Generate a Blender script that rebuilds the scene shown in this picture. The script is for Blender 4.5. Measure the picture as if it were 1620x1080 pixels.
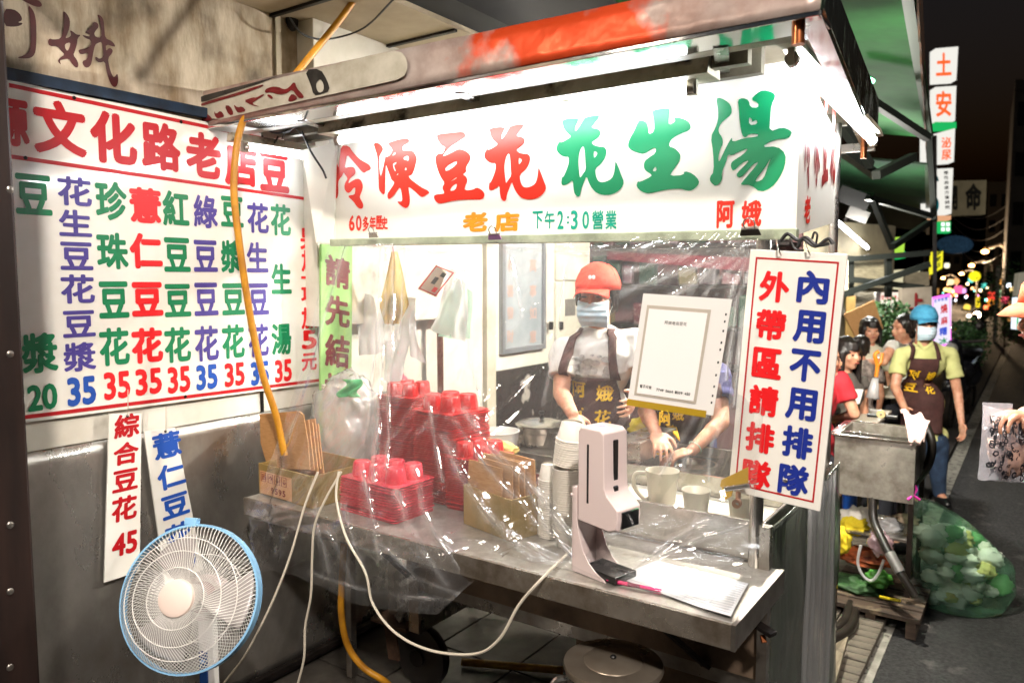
import bpy, bmesh, math, random
from mathutils import Vector, Matrix, Euler, noise
from mathutils.bvhtree import BVHTree
random.seed(7)
SC = bpy.context.scene
for o in list(bpy.data.objects): bpy.data.objects.remove(o)
COL = SC.collection
PI = math.pi
R = math.radians

# ------------------------------------------------------------------ camera
FPX, CX, CY, EYE = 1204.0, 810.0, 540.0, 1.65
TILT, YAW = R(4.75), R(34.6)
cF = Vector((-math.sin(YAW)*math.cos(TILT), math.cos(YAW)*math.cos(TILT), -math.sin(TILT)))
cR = Vector((math.cos(YAW), math.sin(YAW), 0))
cU = cR.cross(cF)
cam_d = bpy.data.cameras.new('camera'); cam = bpy.data.objects.new('camera', cam_d); COL.objects.link(cam)
cam_d.sensor_width = 36; cam_d.lens = 36*FPX/1620; cam_d.clip_start = 0.05; cam_d.clip_end = 600
cam.matrix_world = Matrix(((cR.x, cU.x, -cF.x, 0), (cR.y, cU.y, -cF.y, 0), (cR.z, cU.z, -cF.z, EYE), (0, 0, 0, 1)))
cam_d.dof.use_dof = True; cam_d.dof.focus_distance = 2.4; cam_d.dof.aperture_fstop = 3.2
SC.camera = cam

def P(u, v, x=None, y=None, z=None, k=None):
    "world point seen at photo pixel (u,v) on the given plane / at the given depth"
    d = cF + cR*((u-CX)/FPX) - cU*((v-CY)/FPX)
    if x is not None: t = x/d.x
    elif y is not None: t = y/d.y
    elif z is not None: t = (z-EYE)/d.z
    else: t = k
    return Vector((0, 0, EYE)) + d*t

# ------------------------------------------------------------------ world (night), exposure
world = bpy.data.worlds.new('World'); SC.world = world; world.use_nodes = True
wn = world.node_tree; wn.nodes.clear()
wo = wn.nodes.new('ShaderNodeOutputWorld'); wb = wn.nodes.new('ShaderNodeBackground')
sky = wn.nodes.new('ShaderNodeTexSky'); sky.sky_type = 'NISHITA'; sky.sun_disc = False
sky.sun_elevation = R(-3); sky.sun_rotation = R(200)
wb.inputs['Strength'].default_value = 0.10
wn.links.new(sky.outputs[0], wb.inputs['Color']); wn.links.new(wb.outputs[0], wo.inputs['Surface'])
SC.view_settings.view_transform = 'Standard'; SC.view_settings.look = 'None'
SC.view_settings.gamma = 1.0; SC.view_settings.exposure = 0.75; SC.view_settings.use_curve_mapping = False
SC.render.engine = 'CYCLES'
cy = SC.cycles
cy.use_denoising = True
cy.max_bounces = 7; cy.diffuse_bounces = 3; cy.glossy_bounces = 3; cy.transmission_bounces = 4
cy.transparent_max_bounces = 24; cy.sample_clamp_indirect = 6.0; cy.caustics_reflective = False; cy.caustics_refractive = False
TUBE = 22.0     # strength of the fluorescent tubes

# ------------------------------------------------------------------ materials
def lin(c):
    if isinstance(c, str):
        c = tuple(int(c[i:i+2], 16)/255 for i in (0, 2, 4))
    return tuple(((x/12.92) if x <= 0.04045 else ((x+0.055)/1.055)**2.4) for x in c[:3]) + (1.0,)
MATS = {}
def pm(name, col, rough=0.5, metal=0.0, col2=None, scale=8.0, detail=4.0, stretch=(1,1,1), thr=(0.35,0.65),
       bump=0.0, bscale=None, bdist=0.004, coat=0.0, trans=0.0, alpha=1.0, emis=None, estr=0.0, rvar=0.0, sub=0.0, col3=None, scale3=2.0, thr3=(0.55,0.7), spec=0.5):
    if name in MATS: return MATS[name]
    m = bpy.data.materials.new(name); m.use_nodes = True; nt = m.node_tree; N = nt.nodes; L = nt.links
    b = N['Principled BSDF']
    b.inputs['Base Color'].default_value = lin(col); b.inputs['Roughness'].default_value = rough
    b.inputs['Metallic'].default_value = metal; b.inputs['Coat Weight'].default_value = coat
    b.inputs['Transmission Weight'].default_value = trans; b.inputs['Alpha'].default_value = alpha
    b.inputs['Specular IOR Level'].default_value = spec
    if sub: b.inputs['Subsurface Weight'].default_value = sub; b.inputs['Subsurface Scale'].default_value = 0.01
    if emis is not None:
        b.inputs['Emission Color'].default_value = lin(emis); b.inputs['Emission Strength'].default_value = estr
    if col2 is not None or bump or rvar or col3 is not None:
        tc = N.new('ShaderNodeTexCoord'); mp = N.new('ShaderNodeMapping'); mp.inputs['Scale'].default_value = stretch
        L.new(tc.outputs['Object'], mp.inputs['Vector'])
        nz = N.new('ShaderNodeTexNoise'); nz.inputs['Scale'].default_value = scale; nz.inputs['Detail'].default_value = detail
        nz.inputs['Roughness'].default_value = 0.62
        L.new(mp.outputs[0], nz.inputs['Vector'])
        out = None
        if col2 is not None:
            rp = N.new('ShaderNodeValToRGB'); rp.color_ramp.elements[0].position = thr[0]; rp.color_ramp.elements[1].position = thr[1]
            rp.color_ramp.elements[0].color = lin(col); rp.color_ramp.elements[1].color = lin(col2)
            L.new(nz.outputs['Fac'], rp.inputs['Fac']); out = rp.outputs['Color']
            L.new(out, b.inputs['Base Color'])
        if col3 is not None:
            n3 = N.new('ShaderNodeTexNoise'); n3.inputs['Scale'].default_value = scale3; n3.inputs['Detail'].default_value = 6
            L.new(tc.outputs['Object'], n3.inputs['Vector'])
            r3 = N.new('ShaderNodeValToRGB'); r3.color_ramp.elements[0].position = thr3[0]; r3.color_ramp.elements[1].position = thr3[1]
            r3.color_ramp.elements[0].color = (0,0,0,1); r3.color_ramp.elements[1].color = (1,1,1,1)
            L.new(n3.outputs['Fac'], r3.inputs['Fac'])
            mx = N.new('ShaderNodeMix'); mx.data_type = 'RGBA'
            if out is not None: L.new(out, mx.inputs['A'])
            else: mx.inputs['A'].default_value = lin(col)
            mx.inputs['B'].default_value = lin(col3); L.new(r3.outputs['Color'], mx.inputs['Factor'])
            L.new(mx.outputs['Result'], b.inputs['Base Color'])
        if rvar:
            mr = N.new('ShaderNodeMapRange'); mr.inputs['To Min'].default_value = max(0.02, rough-rvar); mr.inputs['To Max'].default_value = min(1, rough+rvar)
            mr.inputs['From Min'].default_value = 0.3; mr.inputs['From Max'].default_value = 0.7
            L.new(nz.outputs['Fac'], mr.inputs['Value']); L.new(mr.outputs[0], b.inputs['Roughness'])
        if bump:
            nb = N.new('ShaderNodeTexNoise'); nb.inputs['Scale'].default_value = bscale or scale*2; nb.inputs['Detail'].default_value = 4
            L.new(mp.outputs[0], nb.inputs['Vector'])
            bp = N.new('ShaderNodeBump'); bp.inputs['Strength'].default_value = bump; bp.inputs['Distance'].default_value = bdist
            L.new(nb.outputs['Fac'], bp.inputs['Height']); L.new(bp.outputs[0], b.inputs['Normal'])
    MATS[name] = m
    return m
def em(name, col, s):
    if name in MATS: return MATS[name]
    m = bpy.data.materials.new(name); m.use_nodes = True; nt = m.node_tree; nt.nodes.clear()
    o = nt.nodes.new('ShaderNodeOutputMaterial'); e = nt.nodes.new('ShaderNodeEmission')
    e.inputs['Color'].default_value = lin(col); e.inputs['Strength'].default_value = s
    nt.links.new(e.outputs[0], o.inputs[0]); MATS[name] = m
    return m
def clear(name, tint=(1,1,1), haze=0.05, rough=0.06, gain=1.6, hazecol='ffffff', bump=0.5, bs=9, base=0.03, fold=False):
    "thin clear plastic film: see-through with a fresnel sheen and a little milkiness"
    if name in MATS: return MATS[name]
    m = bpy.data.materials.new(name); m.use_nodes = True; nt = m.node_tree; N = nt.nodes; L = nt.links; N.clear()
    o = N.new('ShaderNodeOutputMaterial'); tr = N.new('ShaderNodeBsdfTransparent'); tr.inputs[0].default_value = (*tint, 1)
    gl = N.new('ShaderNodeBsdfGlossy'); gl.inputs['Roughness'].default_value = rough
    df = N.new('ShaderNodeBsdfTranslucent'); df.inputs[0].default_value = lin(hazecol)
    d2 = N.new('ShaderNodeBsdfDiffuse'); d2.inputs[0].default_value = lin(hazecol)
    a0 = N.new('ShaderNodeMixShader'); a0.inputs[0].default_value = 0.5; L.new(df.outputs[0], a0.inputs[1]); L.new(d2.outputs[0], a0.inputs[2])
    tc = N.new('ShaderNodeTexCoord'); nz = N.new('ShaderNodeTexNoise'); nz.inputs['Scale'].default_value = bs; nz.inputs['Detail'].default_value = 5
    L.new(tc.outputs['Object'], nz.inputs['Vector'])
    bp = N.new('ShaderNodeBump'); bp.inputs['Strength'].default_value = bump; bp.inputs['Distance'].default_value = 0.02
    L.new(nz.outputs['Fac'], bp.inputs['Height'])
    fr = N.new('ShaderNodeFresnel'); ge = N.new('ShaderNodeNewGeometry'); ior = N.new('ShaderNodeMapRange'); ior.inputs['To Min'].default_value = 1.5; ior.inputs['To Max'].default_value = 1/1.5
    L.new(ge.outputs['Backfacing'], ior.inputs['Value']); L.new(ior.outputs[0], fr.inputs['IOR'])
    L.new(bp.outputs[0], gl.inputs['Normal'])
    mu = N.new('ShaderNodeMath'); mu.operation = 'MULTIPLY_ADD'; mu.inputs[1].default_value = gain; mu.inputs[2].default_value = base; mu.use_clamp = True
    L.new(fr.outputs[0], mu.inputs[0])
    m1 = N.new('ShaderNodeMixShader'); m1.inputs[0].default_value = haze
    L.new(tr.outputs[0], m1.inputs[1]); L.new(a0.outputs[0], m1.inputs[2])
    m2 = N.new('ShaderNodeMixShader'); L.new(mu.outputs[0], m2.inputs[0]); L.new(m1.outputs[0], m2.inputs[1]); L.new(gl.outputs[0], m2.inputs[2])
    if fold:   # several layers of film lie on each other in the pinched folds
        at_ = N.new('ShaderNodeAttribute'); at_.attribute_name = 'fold'
        h_ = N.new('ShaderNodeMath'); h_.operation = 'MULTIPLY_ADD'; h_.inputs[1].default_value = .42; h_.inputs[2].default_value = haze; h_.use_clamp = True
        L.new(at_.outputs['Fac'], h_.inputs[0]); L.new(h_.outputs[0], m1.inputs[0])
        g_ = N.new('ShaderNodeMath'); g_.operation = 'MULTIPLY_ADD'; g_.inputs[1].default_value = .22; g_.use_clamp = True
        L.new(at_.outputs['Fac'], g_.inputs[0]); L.new(mu.outputs[0], g_.inputs[2]); L.new(g_.outputs[0], m2.inputs[0])
    L.new(m2.outputs[0], o.inputs[0]); MATS[name] = m
    return m

# ------------------------------------------------------------------ mesh builder
def rotm(rx=0, ry=0, rz=0): return Euler((rx, ry, rz)).to_matrix()
def frame(d, up=Vector((0,0,1))):
    d = Vector(d).normalized(); s = d.cross(up)
    if s.length < 1e-4: s = d.cross(Vector((0,1,0)))
    s.normalize(); return d, s, s.cross(d)
class MB:
    def __init__(s): s.v = []; s.f = []
    def add(s, vs, fs):
        n = len(s.v); s.v += [Vector(p) for p in vs]; s.f += [tuple(i+n for i in f) for f in fs]; return s
    def box(s, c, d, rot=None):
        c = Vector(c); h = Vector(d)/2
        vs = [Vector((x*h.x, y*h.y, z*h.z)) for x in (-1,1) for y in (-1,1) for z in (-1,1)]
        if rot is not None: vs = [rot @ p for p in vs]
        return s.add([c+p for p in vs], [(0,1,3,2),(4,6,7,5),(0,4,5,1),(2,3,7,6),(0,2,6,4),(1,5,7,3)])
    def bx(s, x0, x1, y0, y1, z0, z1): return s.box(((x0+x1)/2,(y0+y1)/2,(z0+z1)/2), (abs(x1-x0),abs(y1-y0),abs(z1-z0)))
    def hexa(s, a, b):
        "prism between quad a (4 pts) and quad b (4 pts)"
        return s.add(list(a)+list(b), [(3,2,1,0),(4,5,6,7),(0,1,5,4),(1,2,6,5),(2,3,7,6),(3,0,4,7)])
    def bar(s, p0, p1, w, h, up=(0,0,1)):
        p0 = Vector(p0); p1 = Vector(p1); d, sd, u = frame(p1-p0, Vector(up))
        q = [sd*(w/2)*a+u*(h/2)*b for a, b in ((-1,-1),(1,-1),(1,1),(-1,1))]
        return s.hexa([p0+x for x in q], [p1+x for x in q])
    def cyl(s, p0, p1, r0, r1=None, n=16, cap=True):
        r1 = r0 if r1 is None else r1; p0 = Vector(p0); p1 = Vector(p1); d, a, b = frame(p1-p0)
        vs = [p+(a*math.cos(2*PI*i/n)+b*math.sin(2*PI*i/n))*r for p, r in ((p0,r0),(p1,r1)) for i in range(n)]
        fs = [(i,(i+1)%n,n+(i+1)%n,n+i) for i in range(n)]
        if cap: fs += [tuple(range(n-1,-1,-1)), tuple(range(n,2*n))]
        return s.add(vs, fs)
    def tube(s, pts, r, n=8, cap=True):
        pts = [Vector(p) for p in pts]; m = len(pts); vs = []; fs = []
        prev = None
        for i, p in enumerate(pts):
            d = (pts[min(i+1,m-1)]-pts[max(i-1,0)]).normalized()
            if prev is None: _, a, b = frame(d)
            else:
                a = prev - d*prev.dot(d)
                if a.length < 1e-6: _, a, b = frame(d)
                a.normalize(); b = a.cross(d)
            prev = a; rr = r[i] if isinstance(r, (list,tuple)) else r
            vs += [p+(a*math.cos(2*PI*j/n)+b*math.sin(2*PI*j/n))*rr for j in range(n)]
        for i in range(m-1):
            for j in range(n): fs.append((i*n+j, i*n+(j+1)%n, (i+1)*n+(j+1)%n, (i+1)*n+j))
        if cap: fs += [tuple(range(n-1,-1,-1)), tuple(range((m-1)*n, m*n))]
        return s.add(vs, fs)
    def lathe(s, prof, c=(0,0,0), n=24, rot=None, sx=1, sy=1):
        "prof: (radius, height) list"
        c = Vector(c); vs = []; fs = []; m = len(prof)
        for r, h in prof:
            for j in range(n):
                p = Vector((r*math.cos(2*PI*j/n)*sx, r*math.sin(2*PI*j/n)*sy, h))
                vs.append(c+(rot @ p if rot is not None else p))
        for i in range(m-1):
            for j in range(n): fs.append((i*n+j, i*n+(j+1)%n, (i+1)*n+(j+1)%n, (i+1)*n+j))
        return s.add(vs, fs)
    def ell(s, c, r, n=16, m=10, rot=None):
        c = Vector(c); r = Vector(r) if not isinstance(r, (int,float)) else Vector((r,r,r)); vs = []; fs = []
        for i in range(1, m):
            t = PI*i/m
            for j in range(n):
                p = Vector((r.x*math.sin(t)*math.cos(2*PI*j/n), r.y*math.sin(t)*math.sin(2*PI*j/n), r.z*math.cos(t)))
                vs.append(c+(rot @ p if rot is not None else p))
        q = Vector((0,0,r.z)); q2 = -q
        if rot is not None: q = rot @ q; q2 = rot @ q2
        vs += [c+q, c+q2]; T = len(vs)-2; B = T+1
        for j in range(n):
            fs.append((T, j, (j+1)%n)); fs.append((B, (m-2)*n+(j+1)%n, (m-2)*n+j))
            for i in range(m-2): fs.append((i*n+j, (i+1)*n+j, (i+1)*n+(j+1)%n, i*n+(j+1)%n))
        return s.add(vs, fs)
    def grid(s, fn, nu, nv):
        vs = [fn(i/nu, j/nv) for j in range(nv+1) for i in range(nu+1)]
        return s.add(vs, [(j*(nu+1)+i, j*(nu+1)+i+1, (j+1)*(nu+1)+i+1, (j+1)*(nu+1)+i) for j in range(nv) for i in range(nu)])
    def slab(s, quad, th, nrm=None):
        q = [Vector(p) for p in quad]; n = Vector(nrm) if nrm is not None else (q[1]-q[0]).cross(q[3]-q[0]).normalized()
        return s.hexa([p-n*th for p in q], q)
    def prism(s, pts, off):
        off = Vector(off); n = len(pts); pts = [Vector(p) for p in pts]
        return s.add(pts+[p+off for p in pts], [tuple(range(n-1,-1,-1)), tuple(range(n,2*n))]+[(i,(i+1)%n,n+(i+1)%n,n+i) for i in range(n)])
    def build(s, name, m, parent=None, smooth=False, bevel=0, solid=0, kind=None, label=None, loc=None, mods=()):
        me = bpy.data.meshes.new(name)
        off = Vector((0,0,0)); p = parent
        while p is not None: off += p.location; p = p.parent
        if loc is not None: off = off + Vector(loc)
        me.from_pydata([tuple(p-off) for p in s.v], [], s.f)
        bm = bmesh.new(); bm.from_mesh(me); bmesh.ops.recalc_face_normals(bm, faces=bm.faces); bm.to_mesh(me); bm.free()
        me.materials.append(m)
        if smooth:
            me.shade_smooth()
            if smooth is not True: me.set_sharp_from_angle(angle=R(smooth))
        o = bpy.data.objects.new(name, me); COL.objects.link(o)
        if loc is not None: o.location = Vector(loc)
        if parent is not None: o.parent = parent
        if solid:
            q = o.modifiers.new('solid', 'SOLIDIFY'); q.thickness = solid; q.offset = 0
        if bevel:
            q = o.modifiers.new('bevel', 'BEVEL'); q.width = bevel; q.segments = 2; q.limit_method = 'ANGLE'; q.angle_limit = R(40)
        if kind: o['kind'] = kind
        if label: o['label'] = label
        return o
def thing(name, label, cat, loc=(0,0,0), group=None):
    o = bpy.data.objects.new(name, None); COL.objects.link(o); o.location = loc; o.empty_display_size = 0.1
    o['label'] = label; o['category'] = cat
    if group: o['group'] = group
    return o
def tag(o, label, cat, group=None):
    o['label'] = label; o['category'] = cat
    if group: o['group'] = group
    return o
def struct(name, mb, m, **k): return mb.build(name, m, kind='structure', **k)
def copytree(o, loc=None, rot=None, label=None, group=None, parent=None, scale=None):
    c = o.copy(); COL.objects.link(c)
    if parent is not None: c.parent = parent
    for ch in list(o.children): copytree(ch, parent=c)
    if loc is not None: c.location = loc
    if rot is not None: c.rotation_euler = rot
    if scale is not None: c.scale = scale
    if label: c['label'] = label
    if group: c['group'] = group
    return c
def off_of(parent):
    off = Vector((0,0,0)); p = parent
    while p is not None: off += p.location; p = p.parent
    return off
def spline(pts, n=6):
    pts = [Vector(p) for p in pts]; out = []
    for i in range(len(pts)-1):
        p0 = pts[max(i-1,0)]; p1 = pts[i]; p2 = pts[i+1]; p3 = pts[min(i+2,len(pts)-1)]
        for j in range(n):
            t = j/n
            out.append(0.5*((2*p1)+(p2-p0)*t+(2*p0-5*p1+4*p2-p3)*t*t+(3*p1-p0-3*p2+p3)*t**3))
    out.append(pts[-1]); return out
def chaikin(pts, it=1):
    for _ in range(it):
        o = []
        for i in range(len(pts)):
            a = pts[i]; b = pts[(i+1) % len(pts)]
            o.append((a[0]*.75+b[0]*.25, a[1]*.75+b[1]*.25)); o.append((a[0]*.25+b[0]*.75, a[1]*.25+b[1]*.75))
        pts = o
    return pts
# flat shapes / lettering --------------------------------------------------
def curve_mesh(cu):
    o = bpy.data.objects.new('tmp', cu); COL.objects.link(o)
    dg = bpy.context.evaluated_depsgraph_get(); dg.update()
    me = bpy.data.meshes.new_from_object(o.evaluated_get(dg))
    bpy.data.objects.remove(o); bpy.data.curves.remove(cu)
    return me
def glyph_data(txt, bold=0.02, spacing=1.0):
    cu = bpy.data.curves.new('txt', 'FONT'); cu.body = txt; cu.resolution_u = 3; cu.space_character = spacing
    me = curve_mesh(cu)
    vs = [v.co.copy() for v in me.vertices]; fs = [tuple(p.vertices) for p in me.polygons]
    bpy.data.meshes.remove(me)
    if bold > .008:
        # heavier strokes: the glyph repeated round a small circle, each copy a hair above the last
        n = len(vs); V = list(vs); F = list(fs); m = 8 if bold > .02 else 6
        for i in range(m):
            a = 2*PI*i/m; V += [v+Vector((math.cos(a)*bold, math.sin(a)*bold, (i+1))) for v in vs]; F += [tuple(q+n*(i+1) for q in f) for f in fs]
        vs, fs = V, F
    return vs, fs
GC = {}
class GV(tuple):
    def __new__(c, t, z): o = tuple.__new__(c, t); o.z = z; return o
def glyph(txt, bold=0.02):
    k = (txt, bold)
    if k not in GC:
        vs, fs = glyph_data(txt, bold)
        x0 = min(v.x for v in vs); x1 = max(v.x for v in vs); y0 = min(v.y for v in vs); y1 = max(v.y for v in vs)
        GC[k] = ([GV(((v.x-x0)/(x1-x0), (v.y-y0)/(y1-y0)), v.z) for v in vs], fs, (x1-x0, y1-y0))
    return GC[k]
def shape2d(loops, sm=1):
    cu = bpy.data.curves.new('shape', 'CURVE'); cu.dimensions = '2D'; cu.fill_mode = 'BOTH'
    for lp in loops:
        lp = chaikin(lp, sm) if sm else lp
        sp = cu.splines.new('POLY'); sp.points.add(len(lp)-1); sp.use_cyclic_u = True
        for i, (a, b) in enumerate(lp): sp.points[i].co = (a, b, 0, 1)
    me = curve_mesh(cu)
    vs = [(v.co.x, v.co.y) for v in me.vertices]; fs = [tuple(p.vertices) for p in me.polygons]
    bpy.data.meshes.remove(me)
    return vs, fs
def chars(q, items, m, parent, bold=.03, h=.0015, px=True, name='character'):
    for it in items:
        mb = MB()
        if px: q.textpx(mb, *it, bold, h)
        else: q.text(mb, *it, bold, h)
        mb.build(name, m, parent)
class Quad:
    "a flat face: maps photo pixels or local (s,t) to points on it; lettering is laid on it as thin geometry"
    def __init__(q, o, ex, ey, n):
        q.o = Vector(o); q.ex = Vector(ex); q.ey = Vector(ey); q.n = Vector(n).normalized()
    def at(q, s, t, h=0.0): return q.o+q.ex*s+q.ey*t+q.n*h
    def px(q, u, v):
        d = cF + cR*((u-CX)/FPX) - cU*((v-CY)/FPX); c = Vector((0,0,EYE))
        t = (q.o-c).dot(q.n)/d.dot(q.n); p = c+d*t-q.o
        # solve in ex,ey basis
        a, b, e = q.ex.dot(q.ex), q.ex.dot(q.ey), q.ey.dot(q.ey); r1, r2 = p.dot(q.ex), p.dot(q.ey); D = a*e-b*b
        return ((r1*e-r2*b)/D, (r2*a-r1*b)/D)
    def text(q, mb, ch, s0, t0, s1, t1, bold=0.02, h=0.0015):
        vs, fs, _ = glyph(ch, bold)
        mb.add([q.at(s0+(s1-s0)*g[0], t0+(t1-t0)*g[1], h+g.z*6e-5) for g in vs], fs)
    def textpx(q, mb, ch, u, v, w, hh, bold=0.02, h=0.0015):
        "character centred at pixel u,v, about w x hh pixels"
        a = q.px(u-w/2, v); b = q.px(u+w/2, v); c = q.px(u, v+hh/2); d = q.px(u, v-hh/2); m = q.px(u, v)
        ds = abs(b[0]-a[0])/2; dt = abs(d[1]-c[1])/2
        if ch in '一': dt *= 0.12
        q.text(mb, ch, m[0]-ds, m[1]-dt, m[0]+ds, m[1]+dt, bold, h)
    def shape_px(q, mb, loops, ox, oy, sc, sm=1, h=0.0015):
        L = [[q.px(ox+a/sc, oy+b/sc) for a, b in lp] for lp in loops]
        vs, fs = shape2d(L, sm)
        mb.add([q.at(a, b, h) for a, b in vs], fs)
    def shape_box(q, mb, loops, bb, s0, t0, s1, t1, sm=1, h=0.0015):
        "loops with y down inside bb=(x0,y0,x1,y1) fitted to the s,t box"
        L = [[(s0+(s1-s0)*(a-bb[0])/(bb[2]-bb[0]), t1+(t0-t1)*(b-bb[1])/(bb[3]-bb[1])) for a, b in lp] for lp in loops]
        vs, fs = shape2d(L, sm)
        mb.add([q.at(a, b, h) for a, b in vs], fs)
    def rect(q, mb, s0, t0, s1, t1, h=0.001):
        mb.add([q.at(s0,t0,h), q.at(s1,t0,h), q.at(s1,t1,h), q.at(s0,t1,h)], [(0,1,2,3)])
    def outline(q, mb, s0, t0, s1, t1, w, h=0.001):
        q.rect(mb, s0, t0, s1, t0+w, h); q.rect(mb, s0, t1-w, s1, t1, h); q.rect(mb, s0, t0+w, s0+w, t1-w, h); q.rect(mb, s1-w, t0+w, s1, t1-w, h)

def PX(p):
    d = Vector(p)-Vector((0,0,EYE)); k = d.dot(cF); return (CX+FPX*d.dot(cR)/k, CY-FPX*d.dot(cU)/k)
# ------------------------------------------------------------------ shared materials
M_steel = pm('brushed_steel', 'b9b4ac', 0.32, 0.95, col2='8f8880', scale=7, stretch=(1,1,1), bump=0.25, bscale=6, bdist=0.006, rvar=0.12)
M_steel2 = pm('bright_steel', 'd6d3cd', 0.2, 0.95, col2='b4b0a8', scale=10, bump=0.2, bscale=5, rvar=0.08)
M_steelw = pm('dull_steel_cladding', 'cac6bf', 0.33, 0.84, col2='a09b92', scale=4.5, detail=14, stretch=(1,1,.6), bump=0.5, bscale=3.4, bdist=0.02, rvar=0.16, col3='6e685f', scale3=2.0, thr3=(.5,.8))
M_dark = pm('dark_metal', '2b2522', 0.5, 0.6, col2='15110f', scale=12)
M_white = pm('white_acrylic', 'f0eee6', 0.22, col2='e6e3d8', scale=3, coat=0.3)
M_whitep = pm('white_plastic', 'e9e6e0', 0.35)
M_black = pm('black_plastic', '141414', 0.35)
M_red = pm('red_paint', 'b3121a', 0.4); M_redb = pm('red_bright_paint', 'dd1a1f', 0.4)
M_mar = pm('maroon_paint', '6e1216', 0.5, col2='561013', scale=20)
M_green = pm('green_paint', '0b7a4c', 0.4); M_purple = pm('purple_paint', '4a3f8c', 0.4); M_blue = pm('blue_paint', '1f4fa8', 0.4)
M_card = pm('cardboard', 'b98c5a', 0.85, col2='a87a48', scale=30, stretch=(1,1,6), bump=0.3, bscale=60)
M_cardd = pm('worn_cardboard', 'a08048', 0.8, col2='7d6a35', scale=6, bump=0.3, bscale=40)
M_skin = pm('skin', 'd6a487', 0.48, col2='bf8265', scale=22, detail=8, sub=0.12, bump=0.25, bscale=90)
M_hair = pm('black_hair', '16110f', 0.45, col2='251c18', scale=40, stretch=(1,1,0.1), bump=0.4)
M_apron = pm('brown_apron_cloth', '4a2a26', 0.85, col2='3d211e', scale=25, bump=0.4, bscale=12, bdist=0.01)
M_yel = pm('yellow_lettering', 'f0c020', 0.5)
M_film = clear('clear_plastic_film', haze=0.055, rough=0.08, gain=1.7, bump=0.4, bs=7, fold=True, base=.03)
M_film2 = clear('soft_plastic_film', haze=0.05, rough=0.16, gain=0.8, bump=0.3, bs=9, base=0.015)
M_milky = clear('milky_plastic_bag', haze=0.62, rough=0.22, gain=1.2, bump=0.9, bs=14, base=0.08)
M_tube = em('fluorescent_tube_light', 'f4f8ff', TUBE)
M_hose_y = pm('yellow_rubber_hose', 'c98d1c', 0.45, col2='a87018', scale=14)
M_hose_b = pm('black_rubber_hose', '15120f', 0.35, col2='26211c', scale=10)
M_cord = pm('white_cord', 'cfc6b4', 0.5)
# ================================================================== GROUND
M_asph = pm('asphalt', '262524', 0.75, col2='121211', scale=55, detail=12, bump=0.9, bscale=160, bdist=0.006, col3='4a4744', scale3=7, thr3=(.60,.72), rvar=0.15)
struct('road', MB().bx(-60, 60, -20, 120, -0.30, -0.06), M_asph)
M_grout = pm('sidewalk_mortar', '2a2520', 0.9, col2='1a1612', scale=20)
pav = struct('pavement', MB().bx(-12, -0.62, -3, 30, -0.2, -0.022), M_grout)
M_pav = pm('grey_paving_brick', '6a6255', 0.75, col2='453f35', scale=9, detail=8, bump=0.5, bscale=50, col3='2e2922', scale3=5)
bm_ = MB().box((0,0,0), (0.193, 0.059, 0.03)); first = None
rr = random.Random(3)
for i in range(4):
    for j in range(52):
        x = -1.33+i*0.2+0.098; y = 2.2+j*0.065
        if first is None: first = bm_.build('paving_brick', M_pav, pav, bevel=0.004); o = first
        else: o = first.copy(); COL.objects.link(o)
        o.location = (x, y, -0.016+rr.uniform(-.002,.002)); o.rotation_euler = (rr.uniform(-.008,.008), rr.uniform(-.008,.008), rr.uniform(-.01,.01))
M_tile = pm('dark_floor_tile', '4a4640', 0.45, col2='2f2b27', scale=5, detail=8, bump=0.2, bscale=30, rvar=0.15)
tb = MB().box((0,0,0), (0.392, 0.392, 0.02)); ft = None
for i in range(3):
    for j in range(11):
        x = -2.36+i*0.4; y = -0.3+j*0.4+0.25
        if ft is None: ft = tb.build('floor_tile', M_tile, pav, bevel=0.003); o = ft
        else: o = ft.copy(); COL.objects.link(o)
        o.location = (x, y, -0.011+rr.uniform(-.001,.001))
M_line = pm('worn_white_road_paint', '8d8a80', 0.8, col2='6a665c', scale=14, detail=8, bump=0.4, bscale=80, col3='35322d', scale3=16, thr3=(0.56,0.62))
struct('painted_line', MB().hexa([(-0.61,-2,-0.0585),(-0.50,-2,-0.0585),(-0.50,22,-0.0585),(-0.61,22,-0.0585)], [(-0.61,-2,-0.054),(-0.50,-2,-0.054),(-0.50,22,-0.054),(-0.61,22,-0.054)]), M_line)

# ================================================================== WALL WITH MENU
WX = -2.54
M_plaster = pm('stained_plaster', 'cabda8', 0.85, col2='857258', scale=5.5, detail=15, stretch=(1,1.6,.55), bump=0.6, bscale=40, col3='3a3024', scale3=4.2, thr3=(0.52,0.74))
M_wallw = pm('white_wall_panel', 'dcd8cc', 0.5, col2='c8c2b2', scale=3, detail=8, col3='8d8574', scale3=5, thr3=(0.62,0.78), bump=0.1)
wall = thing('shop_wall', 'long shop side wall of stained beige plaster with steel sheet along its foot', 'wall', (WX, 0.6, 0))
MB().bx(WX-0.2, WX, -1.0, 2.28, 0, 3.6).build('plaster', M_plaster, wall)
MB().bx(WX-0.2, WX+0.0, 2.28, 4.62, 0, 3.6).build('wall_panel', M_wallw, wall)
MB().bx(WX, WX+0.006, 1.0, 2.28, 1.118, 1.25).build('white_strip', M_wallw, wall)
MB().grid(lambda a, b: Vector((WX+0.012+0.006*noise.noise(Vector((a*3, b*3, 1)))+0.004*noise.noise(Vector((a*9, b*9, 4))), 1.0+a*1.75, 0.03+b*1.085)), 40, 24).build('steel_sheet', M_steelw, wall, smooth=True, solid=0.004)
MB().tube([(WX+0.03,1.0,0.03),(WX+0.03,2.7,0.03)], 0.022).build('base_pipe', M_dark, wall, smooth=40)
MB().bx(WX, WX+0.012, 2.02, 2.045, 2.2, 3.4).build('conduit', pm('painted_conduit','9c917c',0.6), wall)
MB().bx(WX, WX+0.01, 1.905, 1.918, 1.11, 1.2).build('joint_strip', M_dark, wall)
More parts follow.
